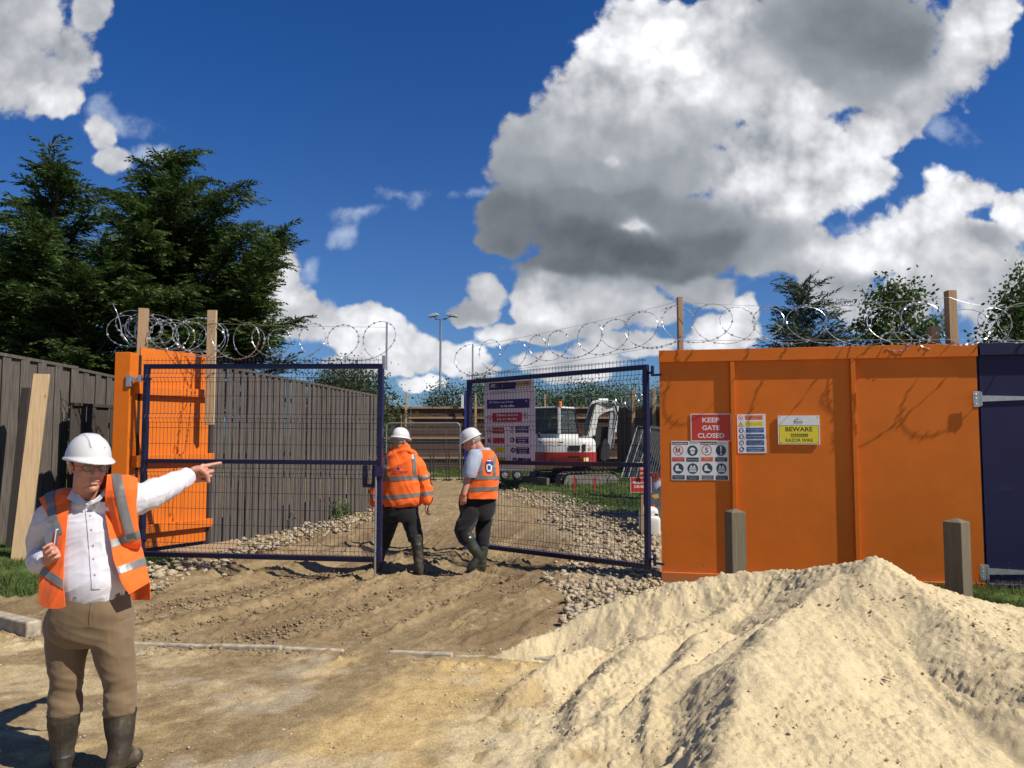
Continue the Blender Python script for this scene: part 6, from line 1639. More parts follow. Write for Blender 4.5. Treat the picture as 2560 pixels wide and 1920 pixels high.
HAIRG = basic('hair_grey', (.26,.22,.19), .7, var=.3, scale=80, bump=.5, bscale=300)
def helmet(M, root, peak=.045, name='hard_hat'):
    R3 = M.to_3x3(); mb = MB(); Mi = np.array(M.inverted()); sc = M.to_scale()[0]
    n = 40; V = []; F = []; rows = 16
    for i in range(rows+1):
        ph = math.pi/2*i/rows; 
        for k in range(n):
            t = 2*math.pi*k/n; r = math.cos(ph)**.80; z = math.sin(ph)
            x = .098*r*math.cos(t); y = .121*r*math.sin(t); rib = 0
            if abs(x) < .030: rib = .0055*min(1, (.030-abs(x))/.005)*min(1, max(0, (z-.25)/.2))
            V.append(M @ Vector((x, y-.006, .040+.118*z+rib)))
    for i in range(rows): F += [(i*n+k, i*n+(k+1) % n, (i+1)*n+(k+1) % n, (i+1)*n+k) for k in range(n)]
    F += [tuple(range(n-1, -1, -1)), tuple(rows*n+k for k in range(n))]; mb.add(V, F)
    # brim with a peak at the front
    V = []; F = []; prof = [(0.0,.016),(.010,.010),(1.0,-.001),(1.0,-.008),(.0,-.012)]
    for (w, z) in prof:
        for k in range(n):
            t = 2*math.pi*k/n; fr = max(0, math.sin(t))**2.2; ext = .006+.010*(1 if math.sin(t) < 0 else .6)+peak*fr; dz = -.012*fr
            V.append(M @ Vector(((.096+ext*w*.75)*math.cos(t), (.119+ext*w)*math.sin(t)-.006, .040+z+dz*w)))
    m = len(prof)
    for i in range(m-1): F += [(i*n+k, i*n+(k+1) % n, (i+1)*n+(k+1) % n, (i+1)*n+k)[::-1] for k in range(n)]
    F += [tuple(range(n)), tuple((m-1)*n+k for k in range(n))[::-1]]; mb.add(V, F)
    # raised ridges fore and aft and a front pad
    for s in (-1, 1):
        pts = []
        for i in range(15):
            a = math.pi*(.16+.58*i/14); pts.append(M @ Vector((s*.030, .1225*math.cos(a)*.985-.006, .040+.119*math.sin(a)**.9*.985)))
        mb.tube(pts, .0045*sc, 6)
    Vv, T = remesh(mb, .0036*sc, 3, .4)
    hat = put(name, Vv, T, HELM, root)
    b = MB(); pts = [M @ Vector((.082*math.cos(t), -.006+.098*math.sin(t), .018)) for t in [math.pi*(1.0+i/12) for i in range(13)]]; b.tube(pts, .008*sc, 6); b.build('headband', basic('headband_white', (.6,.58,.55), .6), hat, org=ORG[root.name], smooth=True)
    return hat
def hand(mb, W, Y, X, curls, thumb, sc=1.0, spread=.10):
    """W wrist point, Y towards the fingers, X towards the thumb side; curls = per finger (a,b,c) degrees towards the palm"""
    Y = Vector(Y).normalized(); X = Vector(X); X = (X-Y*X.dot(Y)).normalized(); Z = X.cross(Y) # back of the hand
    if curls is None: return
    Zb = Z
    def L(x, y, z): return Vector(W)+(X*x+Y*y+Zb*z)*sc
    R3 = Matrix((X, Y, Zb)).transposed()
    mb.ell(L(0,.052,0), (.040*sc,.054*sc,.0165*sc), R3, 16, 10); mb.ell(L(.003,.078,.002), (.042*sc,.024*sc,.0150*sc), R3, 16, 10); mb.ell(L(.024,.036,-.010), (.017*sc,.032*sc,.015*sc), R3, 12, 8)
    base = [(.031,.088,.078,.0098),(.0105,.094,.086,.0100),(-.0105,.091,.080,.0095),(-.031,.082,.062,.0085)]
    for i, ((bx, by, ln, r), cu) in enumerate(zip(base, curls)):
        p = L(bx*.93, by-.012, 0); d = (Y+X*spread*(1.5-i)*.55).normalized(); pts = [p, L(bx, by, .002)]; rr = [r*1.05*sc, r*1.05*sc]; p = pts[-1]; a = 0
        for j, (seg, c) in enumerate(zip((.46, .30, .24), cu)):
            a += R(c); dd = d*math.cos(a)-Zb*math.sin(a); p = p+dd*ln*seg*sc; pts.append(p.copy()); rr.append(r*(1-.10*(j+1))*sc)
        for q0, q1, r0, r1 in zip(pts[:-1], pts[1:], rr[:-1], rr[1:]): mb.tube([q0, q1], [r0, r1], 10); mb.ell(q1, r1*1.02, n=10, m=8)
    pts = [L(*t) for t in thumb]; rr = [.0145*sc, .0125*sc, .0115*sc, .0095*sc][:len(pts)]
    for q0, q1, r0, r1 in zip(pts[:-1], pts[1:], rr[:-1], rr[1:]): mb.tube([q0, q1], [r0, r1], 10); mb.ell(q1, r1*1.02, n=10, m=8)
def wellington(top, ankle, toe, r_top, r_ank, foot_w, mat, root, heel=None, voxel=.007, sole=True):
    mb = MB(); top, ankle, toe = Vector(top), Vector(ankle), Vector(toe); mid = top.lerp(ankle, .5)
    chain(mb, [top, mid, ankle], [r_top, r_top*.88, r_ank], 18, 5, caps=False); d = (toe-ankle); dn = d.copy(); dn.normalize()
    heel = Vector(heel) if heel is not None else ankle-Vector((dn.x, dn.y, 0))*.035+Vector((0,0,toe.z-ankle.z))
    chain(mb, [ankle, ankle.lerp(heel, .6), heel], [r_ank, r_ank*.95, foot_w*.82], 14, 4)
    chain(mb, [heel+Vector((0,0,.01)), heel.lerp(toe, .45)+Vector((0,0,.022)), heel.lerp(toe, .8)+Vector((0,0,.006)), toe], [foot_w*.82, foot_w*.92, foot_w, foot_w*.78], 14, 5)
    chain(mb, [ankle+dn*.015, heel.lerp(toe, .55)+Vector((0,0,.03))], [r_ank*.9, foot_w*.72], 14)
    V, T = remesh(mb, voxel, 2); N = vnorm(V, T)
    V = V+N*(.004*vn(V[:, 0]*18, V[:, 1]*18, V[:, 2]*30, 77)*(V[:, 2] > ankle.z-.03))[:, None]
    zt = (V-np.array(top))@np.array((top-ankle).normalized())
    V, T = clip(V, T, -(zt-.0)); b = put('boot', V, T, mat, root, .004)
    # sole
    fl = min(toe.z-foot_w*.78, heel.z-foot_w*.82); N = vnorm(V, T); V2, T2 = clip(V, T, (fl+.022)-V[:, 2]); V2 = V2+vnorm(V2, T2)*.004
    if sole and len(T2): put('sole', V2, T2, BK_SOLE, b, .003, org=ORG[root.name])
    return b
BK_SOLE = basic('boot_sole', (.05,.042,.033), .85, var=.4, scale=20)

# ---------------------------------------------------------------- the pointing man
def pointing_man():
    D = 4.0; Q = lambda px, py, d=D: P(px, py, d); k = D/1920
    root = thing('person', (Q(230,1086).x, 4.0, 0), 'man in white hard hat, glasses, white shirt and open orange vest pointing to the right', 'person')
    body = MB(); HS = 1.06
    HM = head_frame(Q(220, 1167, 3.97), (.76, -.65, -.05), (.05, 0, 1), HS); head_shapes(body, HM, 1.05)
    chain(body, [HM @ Vector((0,-.02,-.04)), Q(216,1262,4.06)], [.052*HS, .072], 16)
    loft(body, [(Q(218,1262,4.06),.07,.07),(Q(218,1290,4.06),.15,.09),(Q(222,1350,4.05),.165,.11),(Q(232,1420,4.03),.15,.12),(Q(232,1480,4.02),.15,.12),(Q(224,1560,4.02),.18,.12),(Q(224,1585,4.02),.17,.11)])
    # image-left arm (bent, holding the notebook)
    S1, E1, W1 = Q(124,1296,4.07), Q(92,1386,4.20), Q(121,1401,3.88)
    chain(body, [S1, E1, W1], [.055, .045, .030], 12, 1)
    S2, E2, W2 = Q(318,1246,4.02), Q(398,1224,4.20), Q(468,1189,4.40)
    chain(body, [S2, E2, W2], [.055, .045, .031], 12, 1)
    hand(body, W1, Q(162,1350,3.80)-W1, Vector((-.55,0,.85)), [(35,55,30),(62,75,40),(68,80,45),(72,80,45)], [(.026,.018,-.004),(.040,.045,-.016),(.036,.078,-.022),(.028,.103,-.026)], .98)
    hand(body, W2, Q(522,1181,4.50)-W2+Vector((0,.02,0)), Vector((0,-.15,1)), [(2,5,3),(80,92,60),(86,95,60),(88,95,60)], [(.024,.020,-.006),(.026,.048,-.030),(.002,.068,-.044),(-.030,.075,-.046)], 1.28)
    for (a, c, d_) in (((172,1590),(166,1690),(160,1790)), ((280,1590),(294,1690),(300,1790))):
        chain(body, [Q(*a), Q(*c), Q(*d_), Q(d_[0], 1860)], [.085, .062, .05, .04], 12, 3)
    V, T = remesh(body, .0034, 4, .5); N = vnorm(V, T); V = head_detail(V, N, HM); bd = put('body', V, T, SKIN, root)
    # eyes, brows, hair, glasses
    EW = basic('eye_white', (.55,.5,.47), .2); EI = basic('iris', (.05,.04,.03), .15)
    for s in (-1, 1):
        b = MB(); b.ell(HM @ Vector((s*.031,.0735,.003)), .0115*HS, n=16, m=12); e = b.build('eye', EW, bd, org=ORG[root.name], smooth=True)
        b = MB(); b.ell(HM @ Vector((s*.031+.002,.0825,.001)), (.0052*HS,.0028*HS,.0052*HS), HM.to_3x3().normalized(), 12, 8); b.build('iris', EI, bd, org=ORG[root.name], smooth=True)
        b = MB(); b.ell(HM @ Vector((s*.031,.0738,.0065)), (.0150,.0135,.0085), HM.to_3x3(), 16, 10); b.build('eyelid', SKIN, bd, org=ORG[root.name], smooth=True)
        b = MB(); b.tube([HM @ Vector(p) for p in ((s*.014,.093,.019),(s*.030,.092,.024),(s*.047,.080,.020))], [.003,.0042,.002], 6); b.build('eyebrow', HAIR, bd, org=ORG[root.name])
    hb = MB(); hb.ell(HM @ Vector((0,-.022,.026)), (.0800,.092,.085), HM.to_3x3(), 24, 16); Vh, Th = remesh(hb, .004, 1); Mi = np.array(HM.inverted()); L = Vh@Mi[:3, :3].T+Mi[:3, 3]; Vh, Th = clip(Vh, Th, np.minimum(.024-L[:, 1]+.4*(L[:, 2]), L[:, 2]+.018+.0*L[:, 1])); put('hair', Vh, Th, HAIR, bd, .002, org=ORG[root.name])
    gl = MB()
    for s in (-1, 1):
        c = HM @ Vector((s*.033,.104,.002)); pts = [HM @ Vector((s*.033+.025*math.cos(a), .104-.0035*abs(math.cos(a))*1-(.006 if s*math.cos(a) > 0 else 0), .002+.0155*math.sin(a))) for a in [2*math.pi*i/20 for i in range(20)]]
        gl.tube(pts, .0013*HS, 5, closed=True); gl.tube([HM @ Vector(p) for p in ((s*.058,.099,.006),(s*.078,.06,.008),(s*.080,-.005,.004),(s*.078,-.025,-.012))], .0016*HS, 5)
    gl.tube([HM @ Vector(p) for p in ((-.009,.105,.005),(0,.111,.007),(.009,.105,.005))], .0014*HS, 5)
    g = gl.build('glasses', basic('spectacle_frame', (.03,.02,.02), .3), root); gm = NT('spectacle_lens'); gm.b.inputs['Transmission Weight'].default_value = .9; gm.b.inputs['Base Color'].default_value = (.75,.75,.78,1); gm.b.inputs['IOR'].default_value = 1.15; gm.rough(.03)
    for s in (-1, 1):
        b = MB(); b.ell(HM @ Vector((s*.033,.1035,.002)), (.0245,.0008,.015), HM.to_3x3(), 20, 8); b.build('lens', gm.m, g, org=ORG[root.name], smooth=True)
    helmet(HM, root)
    # ---- shirt
    sm = MB(); ROWS = [(1262,217,34,.088,4.06),(1276,217,64,.105,4.06),(1292,218,92,.122,4.06),(1320,219,96,.135,4.05),(1360,226,90,.142,4.04),(1410,234,86,.155,4.02),(1450,236,84,.165,4.01),(1482,235,78,.155,4.01),(1500,235,74,.14,4.01)]
    loft(sm, [(Q(x, y, d), a*k, b_) for (y, x, a, b_, d) in ROWS])
    chain(sm, [Q(217,1278,4.06), Q(170,1278,4.06), Q(130,1296,4.07)], [.085, .085, .078], 16); chain(sm, [Q(217,1272,4.06), Q(262,1256,4.05), Q(312,1250,4.03)], [.085, .088, .086], 16)
    chain(sm, [Q(128,1300,4.07), Q(108,1345,4.14), Q(100,1388,4.19), Q(100,1403,4.07), Q(117,1402,3.93)], [.077, .068, .060, .056, .047], 18, 6)
    chain(sm, [Q(312,1252,4.03), Q(352,1244,4.11), Q(400,1226,4.21), Q(440,1206,4.31), Q(466,1192,4.385)], [.084, .080, .068, .056, .045], 18, 6)
    V, T = remesh(sm, .0048, 3); N = vnorm(V, T); px, py = to_px(V)
    tors = sst(px, 150, 175)*(1-sst(px, 300, 330)); arm2 = sst(px, 315, 345); arm1 = (1-sst(px, 130, 155))
    V = folds(V, N, .006, (.25,0,1), 9, 2.2, 301, tors*(.35+.65*sst(py, 1380, 1470))); V = folds(V, N, .0075, (.55,0,-.9), 17, 3.0, 302, arm2); V = folds(V, N, .010, (1,.3,.35), 16, 3.5, 303, arm1)
    V = folds(V, vnorm(V, T), .0035, (.9,0,.45), 26, 4, 304, 1.0)
    hz = Q(217,1248,4.0).z; V, T = clip(V, T, np.where(np.hypot(V[:, 0]-Q(217,1248,4.0).x, V[:, 1]-4.05) < .16, hz-V[:, 2]+.2*(V[:, 1]-4.0), .1)); sh = put('shirt', V, T, SHIRT, root, .003)
    N = vnorm(V, T); px, py = to_px(V); cl = np.interp(py, [1255, 1330, 1400, 1465], [223, 231, 236, 241]); fr = np.where(V[:, 1] < 4.0, 99, -99)
    f = np.minimum(np.minimum(11-np.abs(px-cl), 1472-py)*1.0, fr); V2, T2 = clipn(V+N*.0045, T, N, f); put('placket', V2, T2, SHIRT, sh, .003, org=ORG[root.name])
    for y in (1290, 1325, 1362, 1398, 1436):
        i = int(np.argmin((px-np.interp(y, [1255,1330,1400,1465], [223,231,236,241]))**2+(py-y)**2+(V[:, 1] > 4.0)*1e6)); b = MB(); b.lathe(Vector(V[i])+Vector(N[i])*.0065, [(.0055,0),(.0055,.002),(.004,.003)], 10, Matrix.Rotation(R(90), 3, 'X')); b.build('button', basic('button_pearl', (.6,.58,.55), .3), sh, org=ORG[root.name])
    for c0, c1, r in ((Q(110,1403,3.985), Q(120,1401,3.905), .050), (Q(458,1196,4.36), Q(470,1188,4.40), .0475)):
        b = MB(); chain(b, [c0, c1], [r*.98, r], 22, caps=False); V2, T2 = remesh(b, .004, 1); ax = np.array((c1-c0).normalized()); V2, T2 = clip(V2, T2, (c1-c0).length*.97-(V2-np.array(c0))@ax); put('cuff', V2, T2, SHIRT, sh, .003, org=ORG[root.name])
    b = MB(); b.tube([W2+Vector((.0,0,0))+(Vector((0,.9,-.2))*math.cos(t)+Vector((.3,.1,1))*math.sin(t)).normalized()*.036-(W2-E2).normalized()*(-.012) for t in [2*math.pi*i/16 for i in range(16)]], .006, 6, closed=True); b.build('watch_strap', BK_SOLE, root)
    # collar: band round the neck and two points
    cb = MB(); rows = []
    for (z, r) in ((-.01, .092), (.012, .088), (.030, .086)):
        rows.append([Q(216,1250,4.045)+Vector((r*1.02*math.cos(t), r*math.sin(t), z-.020*math.sin(t)*-1-.012*(1 if math.sin(t) < 0 else 0))) for t in [2*math.pi*i/32 for i in range(32)]])
    Vc = [p for r_1 in rows for p in r_1]; cb.add(Vc, [(i*32+j, i*32+(j+1) % 32, (i+1)*32+(j+1) % 32, (i+1)*32+j) for i in range(2) for j in range(32)]); o = cb.build('collar', SHIRT, sh, org=ORG[root.name], smooth=True); o.modifiers.new('s', 'SOLIDIFY').thickness = .006
    for pts in ([(187,1212,4.01),(168,1246,3.955),(194,1260,3.935),(223,1262,3.94),(206,1245,3.955),(195,1230,3.98)], [(263,1220,4.00),(263,1238,3.96),(249,1253,3.94),(227,1263,3.94),(238,1249,3.955),(254,1234,3.98)]):
        q = [Q(*p) for p in pts]; nn = Vector((0,-1,.25)).normalized()*.005; n = len(q); b = MB(); b.add(q+[p+nn for p in q], [tuple(range(n)), tuple(range(2*n-1, n-1, -1))]+[(i, n+i, n+(i+1) % n, (i+1) % n) for i in range(n)]); o = b.build('collar_point', SHIRT, sh, org=ORG[root.name], bevel=.002)
    # ---- trousers, belt, boots
    tm = MB(); loft(tm, [(Q(235,1462,4.01),.150,.140),(Q(234,1480,4.01),.158,.148),(Q(229,1515,4.01),.184,.152),(Q(224,1555,4.02),.203,.152),(Q(223,1585,4.02),.200,.140),(Q(223,1606,4.02),.185,.115)])
    chain(tm, [Q(172,1560), Q(166,1630), Q(166,1695), Q(162,1745), Q(161,1782)], [.100,.093,.074,.072,.072], 20, 5, caps=False); chain(tm, [Q(273,1560), Q(285,1630), Q(296,1695), Q(300,1745), Q(301,1780)], [.100,.094,.074,.072,.072], 20, 5, caps=False)
    V, T = remesh(tm, .0052, 9); N = vnorm(V, T); px, py = to_px(V); low = sst(py, 1640, 1730); up = 1-sst(py, 1600, 1680)
    V = folds(V, N, .011, (1,.1,.35), 13, 4.5, 311, low); V = folds(V, vnorm(V, T), .006, (-.8,.2,.5), 19, 5, 314, .3+.7*low); V = folds(V, N, .008, (1,.2,-.30), 13, 3, 312, up*sst(py, 1500, 1540)); V = folds(V, vnorm(V, T), .005, (.15,0,1), 10, 1.5, 313, (1-low)*.8)
    fold = np.abs(((py-1690)/23+.25*np.sin(px*.06)+V[:, 1]*3) % 1-.5)*2; V = V+vnorm(V, T)*(.002*(fold-.5)*low)[:, None]
    tr = put('trousers', V, T, CHINO, root); N = vnorm(V, T); px, py = to_px(V); V2, T2 = clipn(V+N*.004, T, N, np.minimum(py-1466, 1484-py)); put('belt', V2, T2, BROWNL, root, .003)
    for x in (190, 222, 262, 292):
        V2, T2 = clipn(V+N*.009, T, N, np.minimum(np.minimum(4.5-np.abs(px-x), 22-np.abs(py-1474)), np.where(V[:, 1] < 4, 9, -9))); put('belt_loop', V2, T2, CHINO, tr, .002, org=ORG[root.name])
    V2, T2 = clipn(V+N*.003, T, N, np.minimum(np.minimum(1.6-np.abs(px-229-(py-1490)*-.07), 1560-py), np.minimum(py-1486, np.where(V[:, 1] < 4, 9, -9)))); put('fly_seam', V2, T2, CHINO, tr, .002, org=ORG[root.name])
    for (t, a, g_) in ((Q(160,1782,4.0), Q(158,1868,4.0), G(112,1925)+Vector((.02,.10,.045))), (Q(300,1772,4.0), Q(300,1868,3.97), G(318,1925)+Vector((.01,.06,.045)))):
        wellington(t, a, g_, .079, .056, .052, BOOT, root, voxel=.0048)
    # ---- open high-visibility vest
    vm_ = MB(); VR = [(1246,218,40,.10,4.06),(1262,218,78,.118,4.06),(1285,219,103,.140,4.06),(1320,222,106,.155,4.05),(1360,229,108,.165,4.04),(1410,236,122,.178,4.03),(1450,240,136,.190,4.02),(1500,238,144,.200,4.02),(1545,236,146,.205,4.02)]
    loft(vm_, [(Q(x, y, d), a*k, b_) for (y, x, a, b_, d) in VR]); chain(vm_, [Q(217,1270,4.06), Q(165,1268,4.06), Q(118,1286,4.07)], [.100, .100, .092], 18); chain(vm_, [Q(217,1262,4.06), Q(265,1240,4.05), Q(318,1238,4.03)], [.100, .104, .100], 18)
    chain(vm_, [Q(318,1250,4.03), Q(332,1330,4.02)], [.098,.085], 16); chain(vm_, [Q(118,1296,4.07), Q(128,1330,4.06)], [.085,.08], 14)
    V, T = remesh(vm_, .0055, 4); N = vnorm(V, T); px, py = to_px(V); V = folds(V, N, .009, (.12,0,1), 9, 1.0, 321, .5+.5*sst(py, 1300, 1450)); V = folds(V, vnorm(V, T), .004, (.5,0,.9), 22, 3, 322, 1.0)
    N = vnorm(V, T); px, py = to_px(V); front = V[:, 1] < 4.05
    I = lambda pts: np.interp(py, [p[1] for p in pts], [p[0] for p in pts])
    xl = I([(182,1215),(172,1262),(166,1320),(160,1400),(158,1460),(164,1530)]); xr = I([(268,1190),(262,1240),(264,1290),(271,1330),(284,1400),(303,1455),(332,1500)])
    open_ = np.maximum(xl-px, px-xr); open_ = np.where(front, open_, 40)
    wl = I([(97,1225),(97,1245),(104,1262),(120,1290),(136,1312),(134,1330),(118,1400),(97,1440),(95,1530)]); wr = I([(345,1190),(344,1230),(341,1260),(345,1310),(356,1370),(376,1460)])
    width = np.minimum(px-wl, wr-px)
    hem = np.where(px > 236, 1482-(px-330)*.60-py, 1522-.010*np.clip(130-px, 0, 60)**2-.010*np.clip(px-140, 0, 60)**2-py); hem = np.where(front, hem, 1500-py)
    # keep the collar area open
    nk = np.hypot((px-218)/1.0, (V[:, 1]-4.06)*1920/D)-41; nk = np.where(py < 1268, nk, 40)
    f = np.minimum.reduce([open_, width, hem, nk]); V6, Tv = clipn(V, T, N, f); Vv = V6[:, :3]; vest = put('vest', V6, Tv, HIVIS, root, .003)
    def band(f, name='reflective_strip'):
        n0 = V6[:, 3:6]; V2, T2 = clipn(Vv+n0*.0035, Tv, n0, f)
        if len(T2): put(name, V2, T2, REFL, vest, .0015, org=ORG[root.name])
    px, py = to_px(Vv); fr = Vv[:, 1] < 4.05; J = lambda y, x: np.interp(py, y, x)
    band(np.where((px < 200), np.minimum(11-np.abs(px-J([1215,1234,1290,1322,1330], [126,123,132,143,146])), 1335-py), -1)); band(np.where((px > 240), np.minimum(12.5-np.abs(px-J([1190,1264,1326,1345], [292,307,323,329])), 1348-py), -1))
    band(np.where(px > 200, 10-np.abs(py-(1361-(px-276)*.35)), -1)); band(np.where(px > 200, 10-np.abs(py-(1428-(px-293)*.36)), -1)); band(np.where(px < 200, 12-np.abs(py-(1437+(px-122)*.68)), -1))
    # ---- notebook held against the chest
    c = Q(152,1378,3.925); Mx = Matrix.Rotation(R(80), 3, 'Z') @ Matrix.Rotation(R(6), 3, 'X'); rt = thing('notebook', c, 'thin white notebook with dark edge gripped in the hand of the pointing man', 'notebook')
    b = MB(); b.box(c, (.085,.010,.225), Mx); b.build('pages', SHIRT, rt)
    for s in (-1, 1): b = MB(); b.box(c+Mx @ Vector((0, s*.0068, 0)), (.090,.003,.231), Mx); b.build('cover', basic('notebook_cover', (.12,.12,.14), .5) if s < 0 else WHT, rt)
pointing_man()

# ---------------------------------------------------------------- the two men walking away
def man_jacket():
    D = 9.5; Q = lambda px, py, d=D: P(px, py, d); k = D/1920
    root = thing('person', (Q(1003,1086).x, 9.5, 0), 'man in a long sleeved orange jacket and black trousers walking away beside the left gate', 'person')
    body = MB(); HM = head_frame(Q(1001,1103,9.47), (.60,.78,-.12), (0,0,1), 1.04); head_shapes(body, HM, 1.1); chain(body, [HM @ Vector((0,-.02,-.04)), Q(1003,1135)], [.062,.07], 12)
    loft(body, [(Q(1003,1135),.07,.07),(Q(1003,1160),.17,.10),(Q(1004,1230),.16,.11),(Q(1001,1290),.17,.11)])
    S = [(Q(1038,1155),Q(1061,1202,9.5),Q(1068,1258,9.42)),(Q(968,1155),Q(945,1205,9.5),Q(937,1260,9.45))]
    for s in S: chain(body, s, [.055,.043,.030], 10, 1)
    for s, xs in ((S[0], -1), (S[1], 1)): hand(body, s[2], Vector((-.15*1, -.1, -1)), Vector((0, .9, .0)), [(25,40,25),(30,45,30),(35,48,30),(38,50,30)], [(.026,.02,-.004),(.040,.045,-.012),(.042,.07,-.016),(.038,.09,-.02)], 1.0)
    chain(body, [Q(1020,1290), Q(1038,1345), Q(1043,1395,9.4)], [.08,.06,.045], 12, 2); chain(body, [Q(982,1290), Q(962,1345,9.6), Q(950,1395,9.65)], [.08,.06,.045], 12, 2)
    V, T = remesh(body, .0065, 2); V = head_detail(V, vnorm(V, T), HM); bd = put('body', V, T, SKIN, root); helmet(HM, root, .03)
    hb = MB(); hb.ell(HM @ Vector((0,-.022,.016)), (.079,.090,.080), HM.to_3x3(), 24, 16); Vh, Th = remesh(hb, .006, 1); Mi = np.array(HM.inverted()); L = Vh@Mi[:3, :3].T+Mi[:3, 3]; Vh, Th = clip(Vh, Th, np.minimum(.0-L[:, 1], L[:, 2]+.045)); put('hair', Vh, Th, HAIRG, bd, .002, org=ORG[root.name])
    jm = MB(); loft(jm, [(Q(1003,1116,9.5),.085,.09),(Q(1003,1130,9.5),.125,.105),(Q(1003,1143,9.5),.195,.125),(Q(1004,1165,9.5),.222,.145),(Q(1005,1205,9.5),.228,.155),(Q(1006,1240,9.5),.236,.165),(Q(1006,1254,9.5),.236,.165),(Q(1004,1264,9.5),.205,.150)])
    for s in S: chain(jm, [s[0]+Vector((0,0,-.02)), s[1], s[2].lerp(s[1], .12)], [.092,.078,.062], 16, 5)
    chain(jm, [Q(985,1146), Q(1022,1146)], [.11,.11], 16)
    # stand up collar, lopsided
    loft(jm, [(Q(1004,1110,9.5),.085,.085),(Q(1002,1120,9.5),.105,.095),(Q(1003,1136,9.5),.15,.11)])
    jm.ell(Q(1026,1130,9.47), (.055,.07,.026), Matrix.Rotation(R(18), 3, 'Y')); jm.ell(Q(980,1132,9.47), (.055,.06,.022), Matrix.Rotation(R(-14), 3, 'Y'))
    V, T = remesh(jm, .0085, 3); N = vnorm(V, T); V = folds(V, N, .015, (1,0,.5), 8, 1.8, 401); V = folds(V, vnorm(V, T), .006, (.6,0,-1), 15, 2, 402); V, T = clip(V, T, Q(1003,1111).z-V[:, 2]+.25*(9.5-V[:, 1])*0-.0); jk = put('jacket', V, T, HIVIS, root, .004)
    px, py = to_px(V); N = vnorm(V, T)
    def band(f): V2, T2 = clipn(V+N*.004, T, N, f); put('reflective_strip', V2, T2, REFL, jk, .002, org=ORG[root.name]) if len(T2) else None
    tor = np.minimum(1056-px+(py-1200)*.02, px-953); back = np.where(V[:, 1] < 9.5, 1, -1)
    band(np.minimum(5.2-np.abs(py-1196+(px-1003)*.05), tor)); band(np.minimum(5.0-np.abs(py-1241+(px-1003)*.09), tor+3)); band(np.minimum(5-np.abs(py-1193+(px-1068)*.30), px-1047)); band(np.minimum(5-np.abs(py-1234+(px-1068)*.15), px-1056)); band(np.minimum(5-np.abs(py-1196-(px-945)*.3), 954-px)); band(np.minimum(5-np.abs(py-1240), 950-px))
    for x in (964, 1034): band(np.minimum.reduce([4.6-np.abs(px-x-(py-1140)*(.06 if x > 1000 else -.0)), 1192-py, py-1137, back*9]))
    # print on the back
    i = np.argmin((px-1001)**2+(py-1175)**2+(V[:, 1] > 9.5)*1e6); y0 = V[i, 1]-.02; PU = ink('purple_print', (.14,.03,.16))
    M = plane_frame((Q(1001,1177,y0).x, y0, Q(1001,1177,y0).z), (1,0,0)); a = Art(M, .2, .14, (0,0,200,140)); a.M = M @ Matrix.Translation((-.1,-.07,0))
    a.text('Snowdon', 104, 78, 26, PU, .03, wid=165); a.text('HOMES LTD', 104, 106, 15, RED, .02, wid=140); a.rect(18,52,24,118,PU); a.rect(18,50,90,56,PU); a.ring(85,22,18,5,PU,HIVIS); a.bar(110,12,165,30,3,RED); a.bar(165,30,165,52,3,RED)
    Pv = np.array([tuple(a.M @ v) for v in a.v]); bk = V[V[:, 1] < 9.5]
    for q_ in Pv:
        w_ = np.exp(-((bk[:, 0]-q_[0])**2+(bk[:, 2]-q_[2])**2)/.0004); q_[1] = (bk[:, 1]*w_).sum()/w_.sum()-.009
    mesh_np('print', Pv, a.f, parent=jk, mats=a.mats, midx=a.mi, org=ORG[root.name])
    tm = MB(); loft(tm, [(Q(1001,1248),.20,.135),(Q(1001,1270),.212,.145),(Q(1001,1290),.205,.14),(Q(1001,1302),.18,.12)]); chain(tm, [Q(1022,1288), Q(1032,1318), Q(1040,1350,9.42)], [.115,.098,.086], 16, 4, caps=False); chain(tm, [Q(978,1288), Q(968,1325,9.56), Q(958,1366,9.62)], [.112,.092,.078], 16, 4, caps=False)
    V, T = remesh(tm, .0085, 3); V = folds(V, vnorm(V, T), .010, (1,0,.4), 12, 2, 411); put('trousers', V, T, BLACKT, root)
    wellington(Q(1041,1338,9.42), Q(1047,1408,9.38), (Q(1052,1424,9.5).x, 9.56, .055), .080, .056, .050, BOOT, root, heel=(Q(1050,1422,9.36).x, 9.36, .048)); wellington(Q(958,1352,9.62), Q(947,1405,9.66), (Q(936,1424,9.8).x, 9.84, .055), .078, .055, .050, BOOT, root, heel=(Q(944,1424,9.64).x, 9.64, .048))
man_jacket()
CHECK = NT('checked_shirt'); w_ = CHECK.N('ShaderNodeTexChecker'); w_.inputs['Scale'].default_value = 120; CHECK.L(CHECK.obj, w_.inputs['Vector']); w_.inputs['Color1'].default_value = (.40,.44,.52,1); w_.inputs['Color2'].default_value = (.24,.28,.38,1); CHECK.L(w_.outputs[0], CHECK.b.inputs['Base Color']); CHECK.rough(.8); CHECK = CHECK.m
